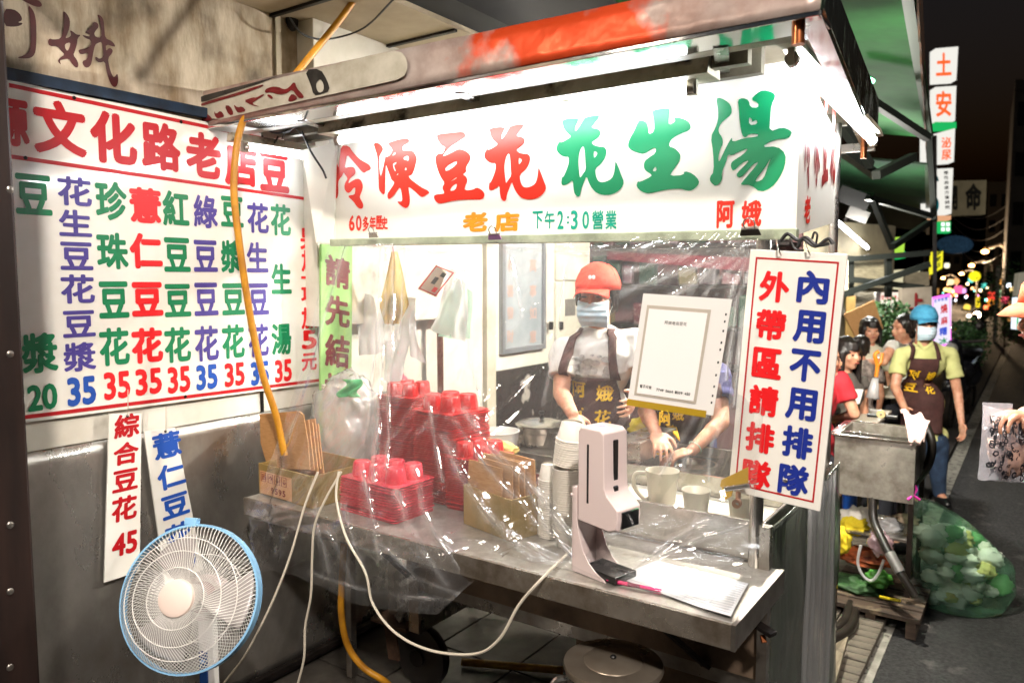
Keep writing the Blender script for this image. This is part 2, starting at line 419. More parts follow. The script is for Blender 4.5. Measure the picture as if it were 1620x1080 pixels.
for v0, u0 in ((95, 212), (40, 207)):
    pass
mb = MB(); q = Quad((WX, 0, 0), (0,1,0), (0,0,1), (1,0,0))
# shop name brushed on the plaster
G = [[(315,60),(350,90),(390,150),(410,260),(412,420),(408,540),(395,620),(350,665),(270,672),(185,662),(270,635),(325,590),(345,520),(345,350),(335,200)],
     [(200,-20),(330,-10),(430,0),(478,50),(465,85),(400,80),(330,50)],
     [(40,105),(150,108),(215,150),(248,205),(245,240),(195,260),(260,265),(235,295),(150,312),(40,300)],
     [(715,125),(760,160),(795,230),(790,320),(760,400),(740,440),(780,430),(810,405),(790,345),(830,365),(870,400),(920,400),(880,440),(875,500),(850,590),(830,630),(870,680),(892,730),(885,775),(850,770),(810,720),(780,670),(710,680),(675,690),(695,745),(650,700),(680,660),(735,625),(690,580),(650,530),(560,530),(540,480),(560,440),(600,455),(690,445),(710,360),(725,280),(722,190)],
     [(740,500),(800,485),(790,540),(765,590),(735,545)],
     [(1060,250),(1110,265),(1125,310),(1080,360),(1070,390),(1085,425),(1150,435),(1150,330),(1135,240),(1098,165),(1150,185),(1180,240),(1185,330),(1195,440),(1270,470),(1310,520),(1300,540),(1200,505),(1205,590),(1240,545),(1282,570),(1275,610),(1225,665),(1240,760),(1265,840),(1295,890),(1335,835),(1345,900),(1335,970),(1305,1000),(1265,975),(1230,890),(1205,790),(1190,700),(1130,720),(1085,690),(1080,650),(1100,655),(1130,675),(1175,650),(1170,560),(1155,480),(1120,490),(1080,510),(1060,600),(1045,690),(1030,750),(990,780),(950,760),(930,700),(990,680),(1005,600),(920,625),(895,600),(890,570),(960,560),(1030,530),(1035,460),(970,440),(925,400),(1000,415),(1020,420),(1020,390),(950,380),(1040,310)]]
q.shape_px(mb, G[:3], 0, 0, 7.2, h=0.002); q.shape_px(mb, G[3:5], 0, 0, 7.2, h=0.002); q.shape_px(mb, G[5:], 0, 0, 7.2, h=0.002)
mb.build('brushed_name', pm('dark_maroon_paint', '4a0d10', 0.6, col2='360a0c', scale=14), wall)
# ceiling over the stall and the dark beam
M_ceil = pm('painted_ceiling', 'b8aa94', 0.8, col2='9c8e78', scale=2.5, detail=8, bump=0.2)
zc = P(590, 78, x=WX).z
XE = P(680,26,z=zc).x
cl = struct('arcade_ceiling', MB().bx(WX, XE, 0.9, 7.5, zc, zc+0.12), M_ceil)
for yy in (2.0, 2.55):
    MB().bx(WX, XE-.01, yy, yy+0.02, zc-0.012, zc-0.001).build('ceiling_joint', M_dark, cl)
struct('arcade_beam', MB().bx(XE, XE+.16, 0.9, 7.5, zc+.02, zc+0.4), pm('dark_beam', '0e0c0b', 0.9, col2='080706', scale=4))
# dark post at the left edge
post = thing('wooden_post', 'dark brown post with screw heads at the left edge beside the menu board', 'post', (-1.95, 0.86, 0))
pu = [P(42-0*1, 700, x=-2.1)]
pyy = P(36, 540, x=-2.05).y
MB().bx(-2.35, -2.05, pyy-0.3, pyy, 0, 3.3).build('post_body', pm('dark_brown_wood', '2c1d18', 0.45, col2='1a110e', scale=5, stretch=(3,3,0.4), bump=0.2), post, bevel=0.008)
for v in (300, 560, 830, 935, 1055):
    p = P(16, v, x=-2.05)
    MB().ell((-2.05, p.y, p.z), (0.004, 0.009, 0.009), 10, 6).build('screw_head', M_steel, post, smooth=True)

# ------------------------------------------------------------------ menu board
MX = WX+0.022
menu = thing('menu_board', 'large white wall menu of bean dessert prices in red, green, purple and blue', 'menu board', (MX, 1.05, 1.2))
# board quad from its corners
c = {k: P(*v, x=MX) for k, v in dict(tl=(15,125), bl=(35,668), tr=(482,226), br=(507,606)).items()}
MB().hexa([Vector((MX-0.012, p.y, p.z)) for p in (Vector((0,0.9,c['bl'].z)), c['br'], c['tr'], Vector((0,0.9,c['tl'].z)))], [Vector((MX, p.y, p.z)) for p in (Vector((0,0.9,c['bl'].z)), c['br'], c['tr'], Vector((0,0.9,c['tl'].z)))]).build('board_panel', pm('glossy_menu_acrylic','f0eee6',.13,col2='e4e0d2',scale=2.5,detail=8,coat=.6,bump=.06,bscale=2,bdist=.02), menu)
MB().bx(MX-0.014, MX+0.012, 0.9, c['tr'].y+0.05, c['tl'].z-0.004, c['tl'].z+0.03).build('top_rail', pm('dark_blue_paint', '1c2f44', 0.5, col2='13202e', scale=20), menu)
q = Quad((MX, 0, 0), (0,1,0), (0,0,1), (1,0,0))
def strip(mb, q, pa, pb, w, h=0.001):
    a = q.px(*pa); b = q.px(*pb)
    mb.add([q.at(a[0], a[1]-w/2, h), q.at(b[0], b[1]-w/2, h), q.at(b[0], b[1]+w/2, h), q.at(a[0], a[1]+w/2, h)], [(0,1,2,3)])
for a_, b_ in (((14,135),(481,233)),((18,248),(487,315)),((36,660),(506,601))):
    mb = MB(); strip(mb, q, a_, b_, 0.0125); mb.build('red_line', M_red, menu)
for ch, u, v, w, h in (('源',15,192,62,78),('文',95,203,84,86),('化',180,219,74,82),('路',255,232,62,76),('老',322,246,56,72),('店',381,260,52,70),('豆',434,272,46,64)):
    chars(q, [(ch, u, v, w, h)], M_red, menu, .045)
cols = {
 'green': [('豆',53,308,58,64),('漿',63,558,58,64),('珍',176,318,50,62),('珠',178,397,50,58),('豆',180,474,48,58),('花',181,548,48,60),
           ('紅',278,330,42,56),('豆',280,403,42,54),('豆',281,475,42,52),('花',281,545,42,56),
           ('豆',367,335,36,48),('漿',367,406,36,52),('豆',369,473,36,50),('花',369,540,36,54),
           ('花',444,348,32,50),('生',445,441,32,48),('湯',445,536,32,50),('20',67,628,48,42)],
 'purple': [('花',118,303,54,46),('生',119,353,52,42),('豆',121,405,52,44),('花',123,457,54,46),('豆',125,512,52,42),('漿',126,564,52,46),
            ('綠',325,335,38,52),('豆',325,405,38,50),('豆',326,473,38,52),('花',327,543,38,56),
            ('花',408,345,34,48),('生',407,407,34,48),('豆',409,473,32,50),('花',409,538,32,52)],
 'red': [('薏',230,325,50,56),('仁',231,397,52,56),('豆',233,473,50,54),('花',233,546,50,56)],
 'redp': [('另',487,378,25,34),('加',489,413,25,34),('一',489,439,26,34),('項',489,467,26,30),('加',489,503,25,34),('5',489,537,24,30),('元',489,572,24,28),
          ('35',185,609,42,44),('35',235,603,42,42),('35',283,600,36,42),('35',371,592,32,38),('35',448,586,27,36)],
 'blue': [('35',129,618,46,46),('35',327,596,34,40),('35',411,590,29,38)]}
for nm, m, bd in (('green', M_green, .035), ('purple', M_purple, .03), ('red', M_redb, .045), ('redp', M_redb, .035), ('blue', M_blue, .04)):
    for it in cols[nm]: chars(q, [it], m, menu, bd, name='price_number' if it[0][0].isdigit() else 'character')
for u, v in ((117,155),(286,193),(293,627),(40,250)):
    p = P(u, v, x=MX); MB().ell((MX+0.002, p.y, p.z), (0.004,0.006,0.006), 8, 6).build('nail', M_dark, menu)

# ------------------------------------------------------------------ hanging price boards
def hang_board(name, label, quadpx, X, txt, m, bold, cat='price sign'):
    tl, tr, br, bl = [P(*p, x=X) for p in quadpx]
    t = thing(name, label, cat, tuple(tl))
    MB().hexa([p+Vector((-0.006,0,0)) for p in (bl,br,tr,tl)], [bl,br,tr,tl]).build('board_panel', M_white, t)
    q = Quad(bl, br-bl, tl-bl, (1,0,0))
    chars(q, txt, m, t, bold, .001, px=False)
    MB().ell(q.at(.5,.97,.002), (.003,.005,.005), 8, 6).build('nail', M_dark, t)
    top = q.at(.5,.97,.004)
    MB().tube([top, top+Vector((0,0.004,0.09))], 0.0015, 5).build('string', M_cord, t)
    return t
hang_board('price_sign', 'narrow white hanging price board with dark red characters and 45 beside the fan', [(173,654),(224,654),(221,903),(165,921)], WX+0.034,
    [('綜',.14,.84,.86,.985),('合',.14,.68,.86,.815),('豆',.14,.52,.86,.65),('花',.14,.34,.86,.49),('45',.18,.13,.9,.27)], M_red, .035)
hang_board('price_sign', 'narrow white hanging price board with blue characters, tilted behind the fan top', [(228,682),(277,676),(322,900),(262,925)], WX+0.04,
    [('薏',.15,.80,.85,.965),('仁',.15,.60,.85,.76),('豆',.15,.41,.85,.56),('花',.15,.21,.85,.37),('40',.2,.04,.85,.16)], M_blue, .035)
# green pay-first sign
gx = -2.40
tl, tr, br, bl = [P(*p, x=gx) for p in ((508,386),(558,388),(556,700),(507,700))]
gs = thing('pay_first_sign', 'narrow pale green board with dark red brush characters hanging left of the plastic curtain', 'sign', tuple(tl))
MB().hexa([p+Vector((-0.012,0,0)) for p in (bl,br,tr,tl)], [bl,br,tr,tl]).build('board_panel', pm('pale_green_board', '9cc878', 0.5, col2='86b464', scale=6), gs, bevel=0.003)
q = Quad(bl, br-bl, tl-bl, (1,0,0))
for ch, t0, t1 in (('請',.80,.96),('先',.60,.76),('結',.39,.56),('帳',.18,.36)): chars(q, [(ch, .12, t0, .92, t1)], M_mar, gs, .035, .0012, px=False)
# left wing panel of the sign with a soft red character
# brush characters of the big sign, traced stroke outlines (lettering)
Z_leng = ([[(45,300),(75,298),(130,335),(160,385),(160,430),(130,480),(125,540),(140,660),(175,560),(185,440),(200,520),(215,400),(232,240),(325,240),(370,310),(450,400),(520,440),(570,465),(600,510),(585,535),(540,550),(520,570),(490,560),(430,490),(370,420),(305,345),(290,430),(275,515),(340,495),(390,500),(412,550),(400,590),(360,620),(335,645),(320,700),(360,670),(430,635),(475,655),(500,720),(490,780),(465,840),(460,870),(490,920),(505,960),(495,1000),(465,1005),(430,985),(380,910),(320,860),(330,840),(395,835),(405,790),(405,745),(380,755),(350,800),(320,815),(285,790),(270,740),(285,680),(310,650),(305,620),(280,590),(262,560),(245,610),(215,640),(195,680),(200,780),(195,850),(180,880),(150,870),(120,810),(105,740),(100,620),(95,500),(85,430),(60,370),(45,320)]], (40,235,602,1008))
Z_dong = ([[(630,205),(690,205),(735,245),(748,290),(720,330),(700,370),(695,450),(715,630),(740,540),(765,420),(778,350),(785,380),(830,355),(860,300),(850,270),(815,230),(810,200),(870,185),(950,160),(1050,150),(1068,185),(1040,215),(985,240),(980,290),(1010,300),(1090,295),(1125,320),(1158,390),(1145,450),(1120,540),(1090,595),(1050,605),(1085,650),(1150,700),(1230,755),(1290,780),(1308,815),(1280,825),(1240,860),(1200,860),(1150,810),(1090,760),(1050,735),(1060,800),(1072,880),(1065,960),(1030,1000),(1000,990),(960,965),(925,930),(920,915),(975,918),(980,880),(970,800),(950,740),(920,780),(870,850),(820,893),(800,870),(800,820),(830,780),(870,720),(885,680),(850,655),(830,600),(800,520),(782,460),(775,560),(768,700),(770,800),(755,835),(725,815),(695,770),(690,650),(685,480),(675,350),(650,280)],
  [(890,310),(900,345),(850,365)],[(910,435),(905,460),(885,470),(880,490),(905,550),(885,545),(865,480),(870,455)],[(1000,375),(1050,358),(1060,390),(1055,425),(1020,410),(995,405)],[(1025,500),(1035,530),(1015,542),(1008,520)],[(930,570),(932,590),(905,600)]], (628,148,1310,1002))
Z_dou = ([[(88,178),(250,160),(420,142),(438,190),(430,215),(370,250),(320,285),(265,315),(225,350),(180,405),(155,450),(250,410),(330,365),(372,355),(430,375),(480,410),(500,450),(490,500),(450,560),(440,600),(450,630),(400,665),(445,690),(462,740),(435,800),(425,860),(530,850),(570,820),(630,845),(668,890),(665,940),(630,970),(560,970),(430,970),(300,980),(200,1005),(120,1022),(80,1000),(50,950),(60,908),(170,900),(180,880),(150,825),(185,765),(150,720),(110,640),(80,550),(68,460),(90,420),(130,410),(160,415),(190,345),(185,325),(150,315),(110,265),(90,220)],
  [(188,575),(335,490),(328,550),(198,635)],[(250,750),(330,695),(330,712),(290,735)],[(240,868),(280,800),(340,768),(315,855)]], (45,140,670,1024))
Z_hua = ([[(730,100),(915,85),(905,130),(875,190),(875,245),(920,190),(960,120),(990,75),(1140,50),(1148,80),(1090,150),(1055,200),(1130,208),(1165,240),(1155,290),(1110,330),(1055,365),(1090,400),(1150,415),(1205,415),(1232,460),(1215,540),(1170,610),(1100,665),(1105,740),(1130,805),(1170,825),(1230,815),(1290,780),(1315,720),(1325,640),(1330,575),(1360,640),(1395,740),(1428,820),(1400,890),(1340,940),(1270,968),(1190,970),(1120,950),(1070,900),(1030,830),(1003,745),(970,840),(945,900),(930,980),(905,992),(870,960),(855,890),(850,790),(800,840),(745,860),(718,845),(728,755),(740,770),(780,680),(805,600),(805,525),(760,530),(710,510),(665,460),(668,400),(705,350),(715,370),(790,330),(835,295),(790,260),(750,210),(735,160)],
  [(970,400),(985,480),(990,580),(998,680),(960,730),(930,780),(920,700),(910,600),(915,520),(935,440)],[(1090,460),(1125,480),(1125,505),(1090,550),(1085,500)]], (660,48,1430,994))
Z_sheng = ([[(1090,95),(1270,75),(1280,110),(1268,190),(1270,260),(1345,215),(1320,175),(1400,180),(1480,215),(1510,270),(1490,315),(1400,345),(1310,395),(1275,440),(1275,490),(1330,500),(1390,560),(1395,600),(1380,650),(1345,700),(1300,760),(1285,800),(1430,790),(1435,745),(1530,775),(1598,850),(1585,900),(1520,955),(1460,955),(1400,935),(1280,940),(1170,960),(1060,990),(980,970),(920,915),(935,855),(960,865),(1085,805),(1080,780),(1020,745),(1000,700),(1010,640),(1060,600),(1130,555),(1130,490),(1060,530),(1000,565),(930,550),(860,520),(828,480),(850,400),(900,320),(940,215),(980,205),(1030,225),(1048,280),(1052,360),(1115,325),(1112,220),(1098,150)],
  [(1130,690),(1140,750),(1090,750)]], (826,73,1600,992))
Z_tang = ([[(150,115),(185,112),(240,145),(262,185),(260,230),(205,275),(175,310),(165,355),(195,395),(200,440),(180,480),(165,540),(172,575),(200,510),(235,440),(265,390),(265,430),(350,400),(445,390),(450,372),(385,370),(360,400),(335,380),(320,290),(315,190),(303,130),(340,112),(385,130),(392,180),(450,185),(453,150),(398,125),(440,80),(485,55),(560,75),(575,105),(545,160),(535,260),(530,355),(620,322),(680,345),(688,365),(665,405),(560,412),(470,465),(585,458),(648,510),(642,600),(600,690),(545,755),(465,788),(400,735),(330,735),(325,725),(400,640),(460,565),(410,590),(370,640),(325,685),(298,675),(298,650),(350,600),(390,555),(330,580),(275,638),(255,610),(258,575),(290,550),(340,520),(385,470),(310,500),(265,525),(235,515),(225,560),(205,610),(190,650),(195,700),(150,748),(110,715),(105,680),(135,640),(130,500),(112,390),(145,330),(165,270),(165,200)],
  [(385,245),(410,270),(400,290),(440,265),(445,300),(385,308)],[(540,545),(515,610),(490,690),(445,712),(425,705),(500,610),(530,560)]], (105,53,690,790))

# ================================================================== FOOD CART
SY = 2.08
cart = thing('food_cart', 'stainless steel dessert stall cart with a wide lit white sign under its roof', 'food cart', (-1.45, 2.5, 0))
ZT = 0.85
# front ledge: tray-like sheet with a turned down lip
x0, x1 = -2.36, -0.548
m = MB(); m.bx(x0, x1, 1.70, 2.10, ZT-0.02, ZT)
m.build('counter_ledge', pm('worn_bright_steel','d2cec6',.36,.72,col2='aaa59b',scale=14,detail=8,bump=.15,bscale=30,rvar=.1), cart, bevel=0.003)
MB().bx(x0, x1, 1.688, 1.70, ZT-0.062, ZT+0.001).build('ledge_lip', pm('lip_steel','b8b0a4',.3,.8,col2='7c7062',scale=9,detail=8,bump=.2,bscale=20,rvar=.1), cart, bevel=0.002)
MB().hexa([(x1,1.688,ZT-0.062),(x1+0.01,1.688,ZT-0.062),(x1+0.01,2.1,ZT-0.062),(x1,2.1,ZT-0.062)], [(x1,1.688,ZT+0.001),(x1+0.01,1.688,ZT+0.001),(x1+0.01,2.1,ZT+0.001),(x1,2.1,ZT+0.001)]).build('ledge_end', M_steel, cart)
MB().tube([P(405,818,y=1.72), P(590,868,y=1.72)], 0.008).build('ledge_rod', M_steel, cart, smooth=40)
for xa in (-0.62, -0.98):
    pass
for xa in (-0.75,):
    MB().bar((xa-0.12, 1.78, ZT-0.03), (xa, 2.085, 0.52), 0.035, 0.012).build('ledge_brace', M_dark, cart)
MB().bar((-1.9, 1.78, ZT-0.03), (-1.9, 2.085, 0.52), 0.035, 0.012).build('ledge_brace', M_dark, cart)
# body
M_body = pm('brown_steel_body', 'a08a74', 0.42, 0.55, col2='5a4a3e', scale=2.5, detail=7, bump=0.35, bscale=3, bdist=0.01, rvar=0.1)
MB().bx(-1.93, -0.585, 2.09, 2.105, 0.52, ZT-0.001).build('front_panel', M_body, cart)
MB().bx(-1.20, -0.60, 2.11, 3.0, 0.12, ZT-0.03).build('lower_cabinet', M_body, cart, bevel=0.004)
MB().bx(-1.93, -0.60, 2.1055, 2.13, 0.47, 0.52).build('lower_rail', M_steel, cart)
M_side = pm('mirror_steel_side', 'a4a89c', 0.2, 0.8, col2='5d6658', scale=3, stretch=(1,1,0.25), bump=1.0, bscale=2.2, bdist=0.05, rvar=0.05)
MB().grid(lambda a, b: Vector((-0.578+0.01*noise.noise(Vector((a*2.5, b*4, 7))), 2.09+a*0.93, 0.10+b*0.86)), 26, 40).build('side_panel', M_side, cart, smooth=True, solid=0.006)
MB().bx(-0.60, -0.572, 2.07, 2.10, 0.08, 0.97).build('corner_trim', M_steel, cart)
MB().bx(-1.93, -1.88, 2.10, 3.0, 0.30, ZT-0.03).build('side_frame', M_steel, cart)
for yy in (2.13, 2.95):
    for xa in (-2.28, ):
        MB().bar((xa, yy, ZT-0.02), (xa, yy, 0.0), 0.03, 0.03, up=(0,1,0)).build('leg', M_steel, cart)
MB().bx(-2.36, -0.60, 2.11, 3.0, ZT-0.03, ZT-0.005).build('counter_top', M_steel, cart)
# tub
def rim_tub(x0, x1, y0, y1, z0, z1, w=0.012):
    m = MB()
    m.bx(x0, x1, y0, y0+w, z0, z1); m.bx(x0, x1, y1-w, y1, z0, z1); m.bx(x0, x0+w, y0+w, y1-w, z0, z1); m.bx(x1-w, x1, y0+w, y1-w, z0, z1)
    m.bx(x0+w, x1-w, y0+w, y1-w, z0, z0+0.012)
    return m
rim_tub(-1.30, -0.60, 2.12, 2.98, ZT-0.003, 0.965).build('sink_tub', M_steel2, cart, bevel=0.003)
MB().bx(-1.29, -0.61, 2.56, 2.575, ZT+0.012, 0.955).build('tub_divider', M_steel2, cart)
rim_tub(-1.98, -1.32, 2.30, 2.98, ZT-0.003, 0.94).build('topping_trough', M_steel, cart, bevel=0.003)
MB().bx(-1.96, -1.34, 2.62, 2.632, ZT+0.01, 0.92).build('tub_divider', M_steel, cart)
# posts
MB().cyl((-0.615,2.085,ZT), (-0.615,2.085,1.78), 0.019, n=20).build('corner_post', M_steel2, cart, smooth=40)
p = P(696, 500, y=2.93); MB().cyl((p.x, 2.93, ZT), (p.x, 2.93, 2.2), 0.016, n=16).build('rear_post', pm('rusty_tube','8a5a4c',0.4,0.7,col2='5e3a30',scale=10), cart, smooth=40)
MB().cyl((-0.62,2.95,ZT), (-0.62,2.95,2.2), 0.016, n=16).build('rear_post', M_steel, cart, smooth=40)
# caster assembly
wp = P(640, 1000, y=2.2)
wx = wp.x
MB().bx(wx-0.05, wx+0.06, 2.16, 2.28, 0.30, 0.52).build('caster_bracket', M_steelw, cart, bevel=0.004)
MB().bx(wx-0.09, wx+0.10, 2.10, 2.32, 0.285, 0.30).build('caster_plate', pm('rusty_steel','6b5240',0.7,0.5,col2='3f2c20',scale=12), cart, bevel=0.002)
MB().bar((wx-0.045,2.16,0.285), (wx-0.02,2.16,0.12), 0.06, 0.008, up=(0,1,0)).build('caster_fork', MATS['rusty_steel'], cart)
MB().bar((wx+0.14,2.13,0.49), (wx+0.03,2.13,0.31), 0.03, 0.01, up=(0,1,0)).build('caster_gusset', M_steelw, cart)
w = MB().lathe([(0.02,-0.03),(0.10,-0.03),(0.125,-0.02),(0.13,0),(0.125,0.02),(0.10,0.03),(0.02,0.03)], (wx+0.06, 2.24, 0.13), 28, rotm(PI/2,0,0)).build('wheel', M_hose_b, cart, smooth=40)
MB().cyl((wx+0.06,2.20,0.13),(wx+0.06,2.28,0.13),0.035).build('hub', M_dark, w, smooth=40)
# ------------------------------------------------------------------ sign box
M_sign = pm('white_sign_acrylic', 'f1efe6', 0.28, col2='e8e4d6', scale=1.5)
bl, br, tr, tl = P(526,384,y=SY), P(1258,372,y=SY), P(1256,96,y=SY), P(520,196,y=SY)
MB().hexa([p+Vector((0,0.02,0)) for p in (bl,br,tr,tl)], [bl,br,tr,tl]).build('sign_front', M_sign, cart)
q = Quad(bl, Vector((1,0,0)), Vector((0,0,1)), (0,-1,0))
def brush(mb, q, Z, u0, v0, u1, v1, h=0.0015):
    loops, bb = Z
    L = [[q.px(u0+(u1-u0)*(a-bb[0])/(bb[2]-bb[0]), v0+(v1-v0)*(b-bb[1])/(bb[3]-bb[1])) for a, b in lp] for lp in loops]
    vs, fs = shape2d(L, 1); mb.add([q.at(a, b, h) for a, b in vs], fs)
M_sred = pm('sign_red', 'dc2c16', 0.4); M_sgreen = pm('sign_green', '088a58', 0.4)
for Z, b_, m_ in ((Z_leng,(515,230,588,331),M_sred),(Z_dong,(591,219,680,330),M_sred),(Z_dou,(686,208,767,323),M_sred),(Z_hua,(766,196,865,319),M_sred),(Z_hua,(880,182,988,312),M_sgreen),(Z_sheng,(993,171,1107,307),M_sgreen),(Z_tang,(1123,142,1253,305),M_sgreen)):
    mb = MB(); brush(mb, q, Z, *b_); mb.build('brush_character', m_, cart)
mb = MB()
for ch, u, v, w, h in (('6',557,353,9,25),('0',568,353,9,25),('多',579,354,10,24),('年',590,353,10,22),('歷',600,352,10,22),('史',609,353,10,20)): chars(q, [(ch, u, v, w, h)], M_sred, cart, .03)
for ch, u, v, w, h in (('阿',1148,339,28,44),('娥',1189,338,32,42)): chars(q, [(ch, u, v, w, h)], M_sred, cart, .035)
mb = MB()
for ch, u in (('老',752),('店',802)): q.textpx(mb, ch, u, 351, 40, 31, .05)
mb.build('orange_lettering', pm('sign_orange','e08a1e',0.4), cart)
mb = MB()
for ch, u, w, h in (('下',851,16,28),('午',870,16,28),('2',887,10,29),(':',899,4,12),('3',909,11,30),('0',927,11,28),('營',946,18,30),('業',967,18,30)): q.textpx(mb, ch, u, 348, w, h, .02)
mb.build('opening_hours_lettering', pm('sign_teal','0a9a80',0.4), cart)
# bottom trim strip and rail
a, b = P(526,384,y=SY-0.01), P(1262,370,y=SY-0.01)
MB().bar(a, b, 0.03, 0.028, up=(0,0,1)).build('sign_rail', pm('pale_green_trim','b9c2a6',0.4,0.1,col2='8f9880',scale=12), cart, bevel=0.003)
# sign right side face
sb, st = P(1320,352,x=-0.555), P(1320,208,x=-0.555)
rb, rt = Vector((br.x+0.001, SY+0.004, br.z)), Vector((br.x+0.001, SY+0.004, tr.z))
MB().hexa([p+Vector((-0.015,0,0)) for p in (rb,sb,st,rt)], [rb,sb,st,rt]).build('sign_side', M_sign, cart)
ey = (rt-rb); ex = (sb-rb)
qs = Quad(rb, ex, ey, ex.cross(ey)); mb = MB()
for Z, s in ((Z_leng,.10),(Z_dong,.33),(Z_dou,.57),(Z_hua,.79)): qs.shape_box(mb, Z[0], Z[1], s, .26, s+.18, .86)
mb.build('side_brush_lettering', pm('sign_side_red','8e2a24',0.35), cart)
mb = MB(); qs.text(mb, '老', .16, .05, .30, .22, .04); mb.build('side_orange_lettering', M_sred, cart)
# left wing panel: hangs beside the sign front
wl = [P(*p, y=yy) for p, yy in (((478,238),2.02),((532,226),2.07),((528,384),2.07),((500,384),2.02))]
MB().hexa([p+Vector((-.004,.01,0)) for p in (wl[3],wl[2],wl[1],wl[0])], [wl[3],wl[2],wl[1],wl[0]]).build('sign_wing', M_sign, cart)
qw = Quad(wl[3], wl[2]-wl[3], wl[0]-wl[3]+Vector((0,0,0)), (wl[2]-wl[3]).cross(wl[0]-wl[3])); mb = MB()
qw.shape_box(mb, Z_dou[0], Z_dou[1], .05, .36, .92, .90); mb.build('wing_brush_lettering', pm('sign_wing_red','e8502e',0.4), cart)

# ------------------------------------------------------------------ roof
FY = 1.70
fbl, fbr = P(315,197,y=FY), P(1297,24,y=FY)
ftl, ftr = P(308,156,y=FY+0.0), P(1180,-1,y=FY+0.02)
zb = (fbl.z+fbr.z)/2
xl, xr = fbl.x, fbr.x
zt_l = ftl.z
# top edge line extended to the right corner
zA = P(540,97,y=FY); zB_ = P(1000,0,y=FY+.01)
hA = zA.z-zb; hB = zB_.z-zb
def fh(x): return hA+(hB-hA)*(x-zA.x)/(zB_.x-zA.x)
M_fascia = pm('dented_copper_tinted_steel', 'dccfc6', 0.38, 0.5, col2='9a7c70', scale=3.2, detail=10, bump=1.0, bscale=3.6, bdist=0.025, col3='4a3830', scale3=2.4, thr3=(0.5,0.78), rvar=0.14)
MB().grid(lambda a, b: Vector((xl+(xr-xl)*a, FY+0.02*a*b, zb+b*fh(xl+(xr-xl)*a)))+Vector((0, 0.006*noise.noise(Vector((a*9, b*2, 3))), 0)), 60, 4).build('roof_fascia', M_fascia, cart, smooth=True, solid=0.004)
nt = M_fascia.node_tree; N = nt.nodes; Lk = nt.links      # orange reflection put into the colour at the middle of the strip
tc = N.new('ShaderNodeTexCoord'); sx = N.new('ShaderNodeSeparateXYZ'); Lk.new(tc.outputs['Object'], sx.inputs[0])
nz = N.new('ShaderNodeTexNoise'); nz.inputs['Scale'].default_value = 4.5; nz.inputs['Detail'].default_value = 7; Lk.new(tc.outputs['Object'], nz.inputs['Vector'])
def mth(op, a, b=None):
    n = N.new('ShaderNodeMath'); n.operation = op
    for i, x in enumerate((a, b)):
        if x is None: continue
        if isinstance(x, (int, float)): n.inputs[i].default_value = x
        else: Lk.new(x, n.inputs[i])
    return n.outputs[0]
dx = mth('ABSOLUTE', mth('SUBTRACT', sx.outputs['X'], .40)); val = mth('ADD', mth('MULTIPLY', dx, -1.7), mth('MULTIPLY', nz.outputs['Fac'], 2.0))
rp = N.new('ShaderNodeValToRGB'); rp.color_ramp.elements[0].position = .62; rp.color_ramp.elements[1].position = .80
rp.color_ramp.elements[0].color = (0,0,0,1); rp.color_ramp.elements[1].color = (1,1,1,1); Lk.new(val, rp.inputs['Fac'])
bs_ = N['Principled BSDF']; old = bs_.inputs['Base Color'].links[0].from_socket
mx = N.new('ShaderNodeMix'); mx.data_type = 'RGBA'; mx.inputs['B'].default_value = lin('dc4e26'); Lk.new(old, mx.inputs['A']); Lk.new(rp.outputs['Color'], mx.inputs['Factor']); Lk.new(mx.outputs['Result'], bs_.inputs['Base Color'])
# painted white patch at the left third of the fascia
M_wp = pm('chipped_white_paint', 'b9b4a4', 0.5, col2='98917f', scale=9, detail=8)
qf = Quad((0, FY-0.009, 0), (1,0,0), (0,0,1), (0,-1,0))
mb = MB(); qf.shape_px(mb, [[(309,157),(380,139),(540,99),(600,84),(632,80),(643,92),(645,108),(638,124),(600,133),(540,146),(430,170),(322,195)]], 0, 0, 1, sm=1, h=0.0); mb.build('fascia_paint', M_wp, cart)
mb = MB()
for lp in ([(75,250),(200,205),(380,155),(620,75),(640,82),(610,100),(430,165),(250,215),(100,262)],[(88,345),(150,325),(185,350),(200,380),(97,396)],[(215,300),(230,330),(270,295),(305,350),(270,360),(240,368),(215,335)],[(300,255),(350,255),(385,330),(340,340)],[(375,240),(415,275),(450,260),(490,300),(430,318),(405,310)],[(460,215),(545,185),(570,190),(635,155),(640,168),(580,205),(530,240),(612,268),(540,255)],[(645,120),(700,95),(760,95),(810,120),(850,105),(900,45),(920,110),(980,170),(975,195),(930,190),(880,115),(840,150),(770,165),(700,140),(650,150)],[(660,165),(690,160),(720,190),(700,202)],[(850,190),(880,150),(930,190),(900,215),(845,225)]):
    qf.shape_px(mb, [lp], 300, 120, 5.4, sm=1, h=0.002)
mb.build('fascia_lettering', M_mar, cart)
mb = MB(); qf.shape_px(mb, [[(45,190),(400,98),(700,20),(770,0),(640,55),(420,125),(62,245)]], 300, 120, 5.4, h=0.002)
qf.shape_px(mb, [[(985,-50),(1120,-60),(1180,40),(1205,130),(1120,160),(1065,170),(1040,80)],[(1085,60),(1120,25),(1150,70),(1150,130),(1110,150),(1085,110)]], 300, 120, 5.4, h=0.002)
mb.build('fascia_black_paint', pm('worn_black_paint','1c1a18',0.5,col2='3a3733',scale=14), cart)
mb = MB()
if 0: qf.shape_px(mb, [[(800,140),(950,98),(1250,42),(1340,20),(1250,70),(1195,85),(1240,120),(1310,140),(1330,170),(1200,190),(1100,205),(1060,160),(1010,125),(940,115)]], 540, 0, 3, h=0.0005)
if 0: qf.shape_px(mb, [[(1060,215),(1100,160),(1190,170),(1300,175),(1230,200),(1120,222)],[]][:1], 540, 0, 3, h=0.0007)

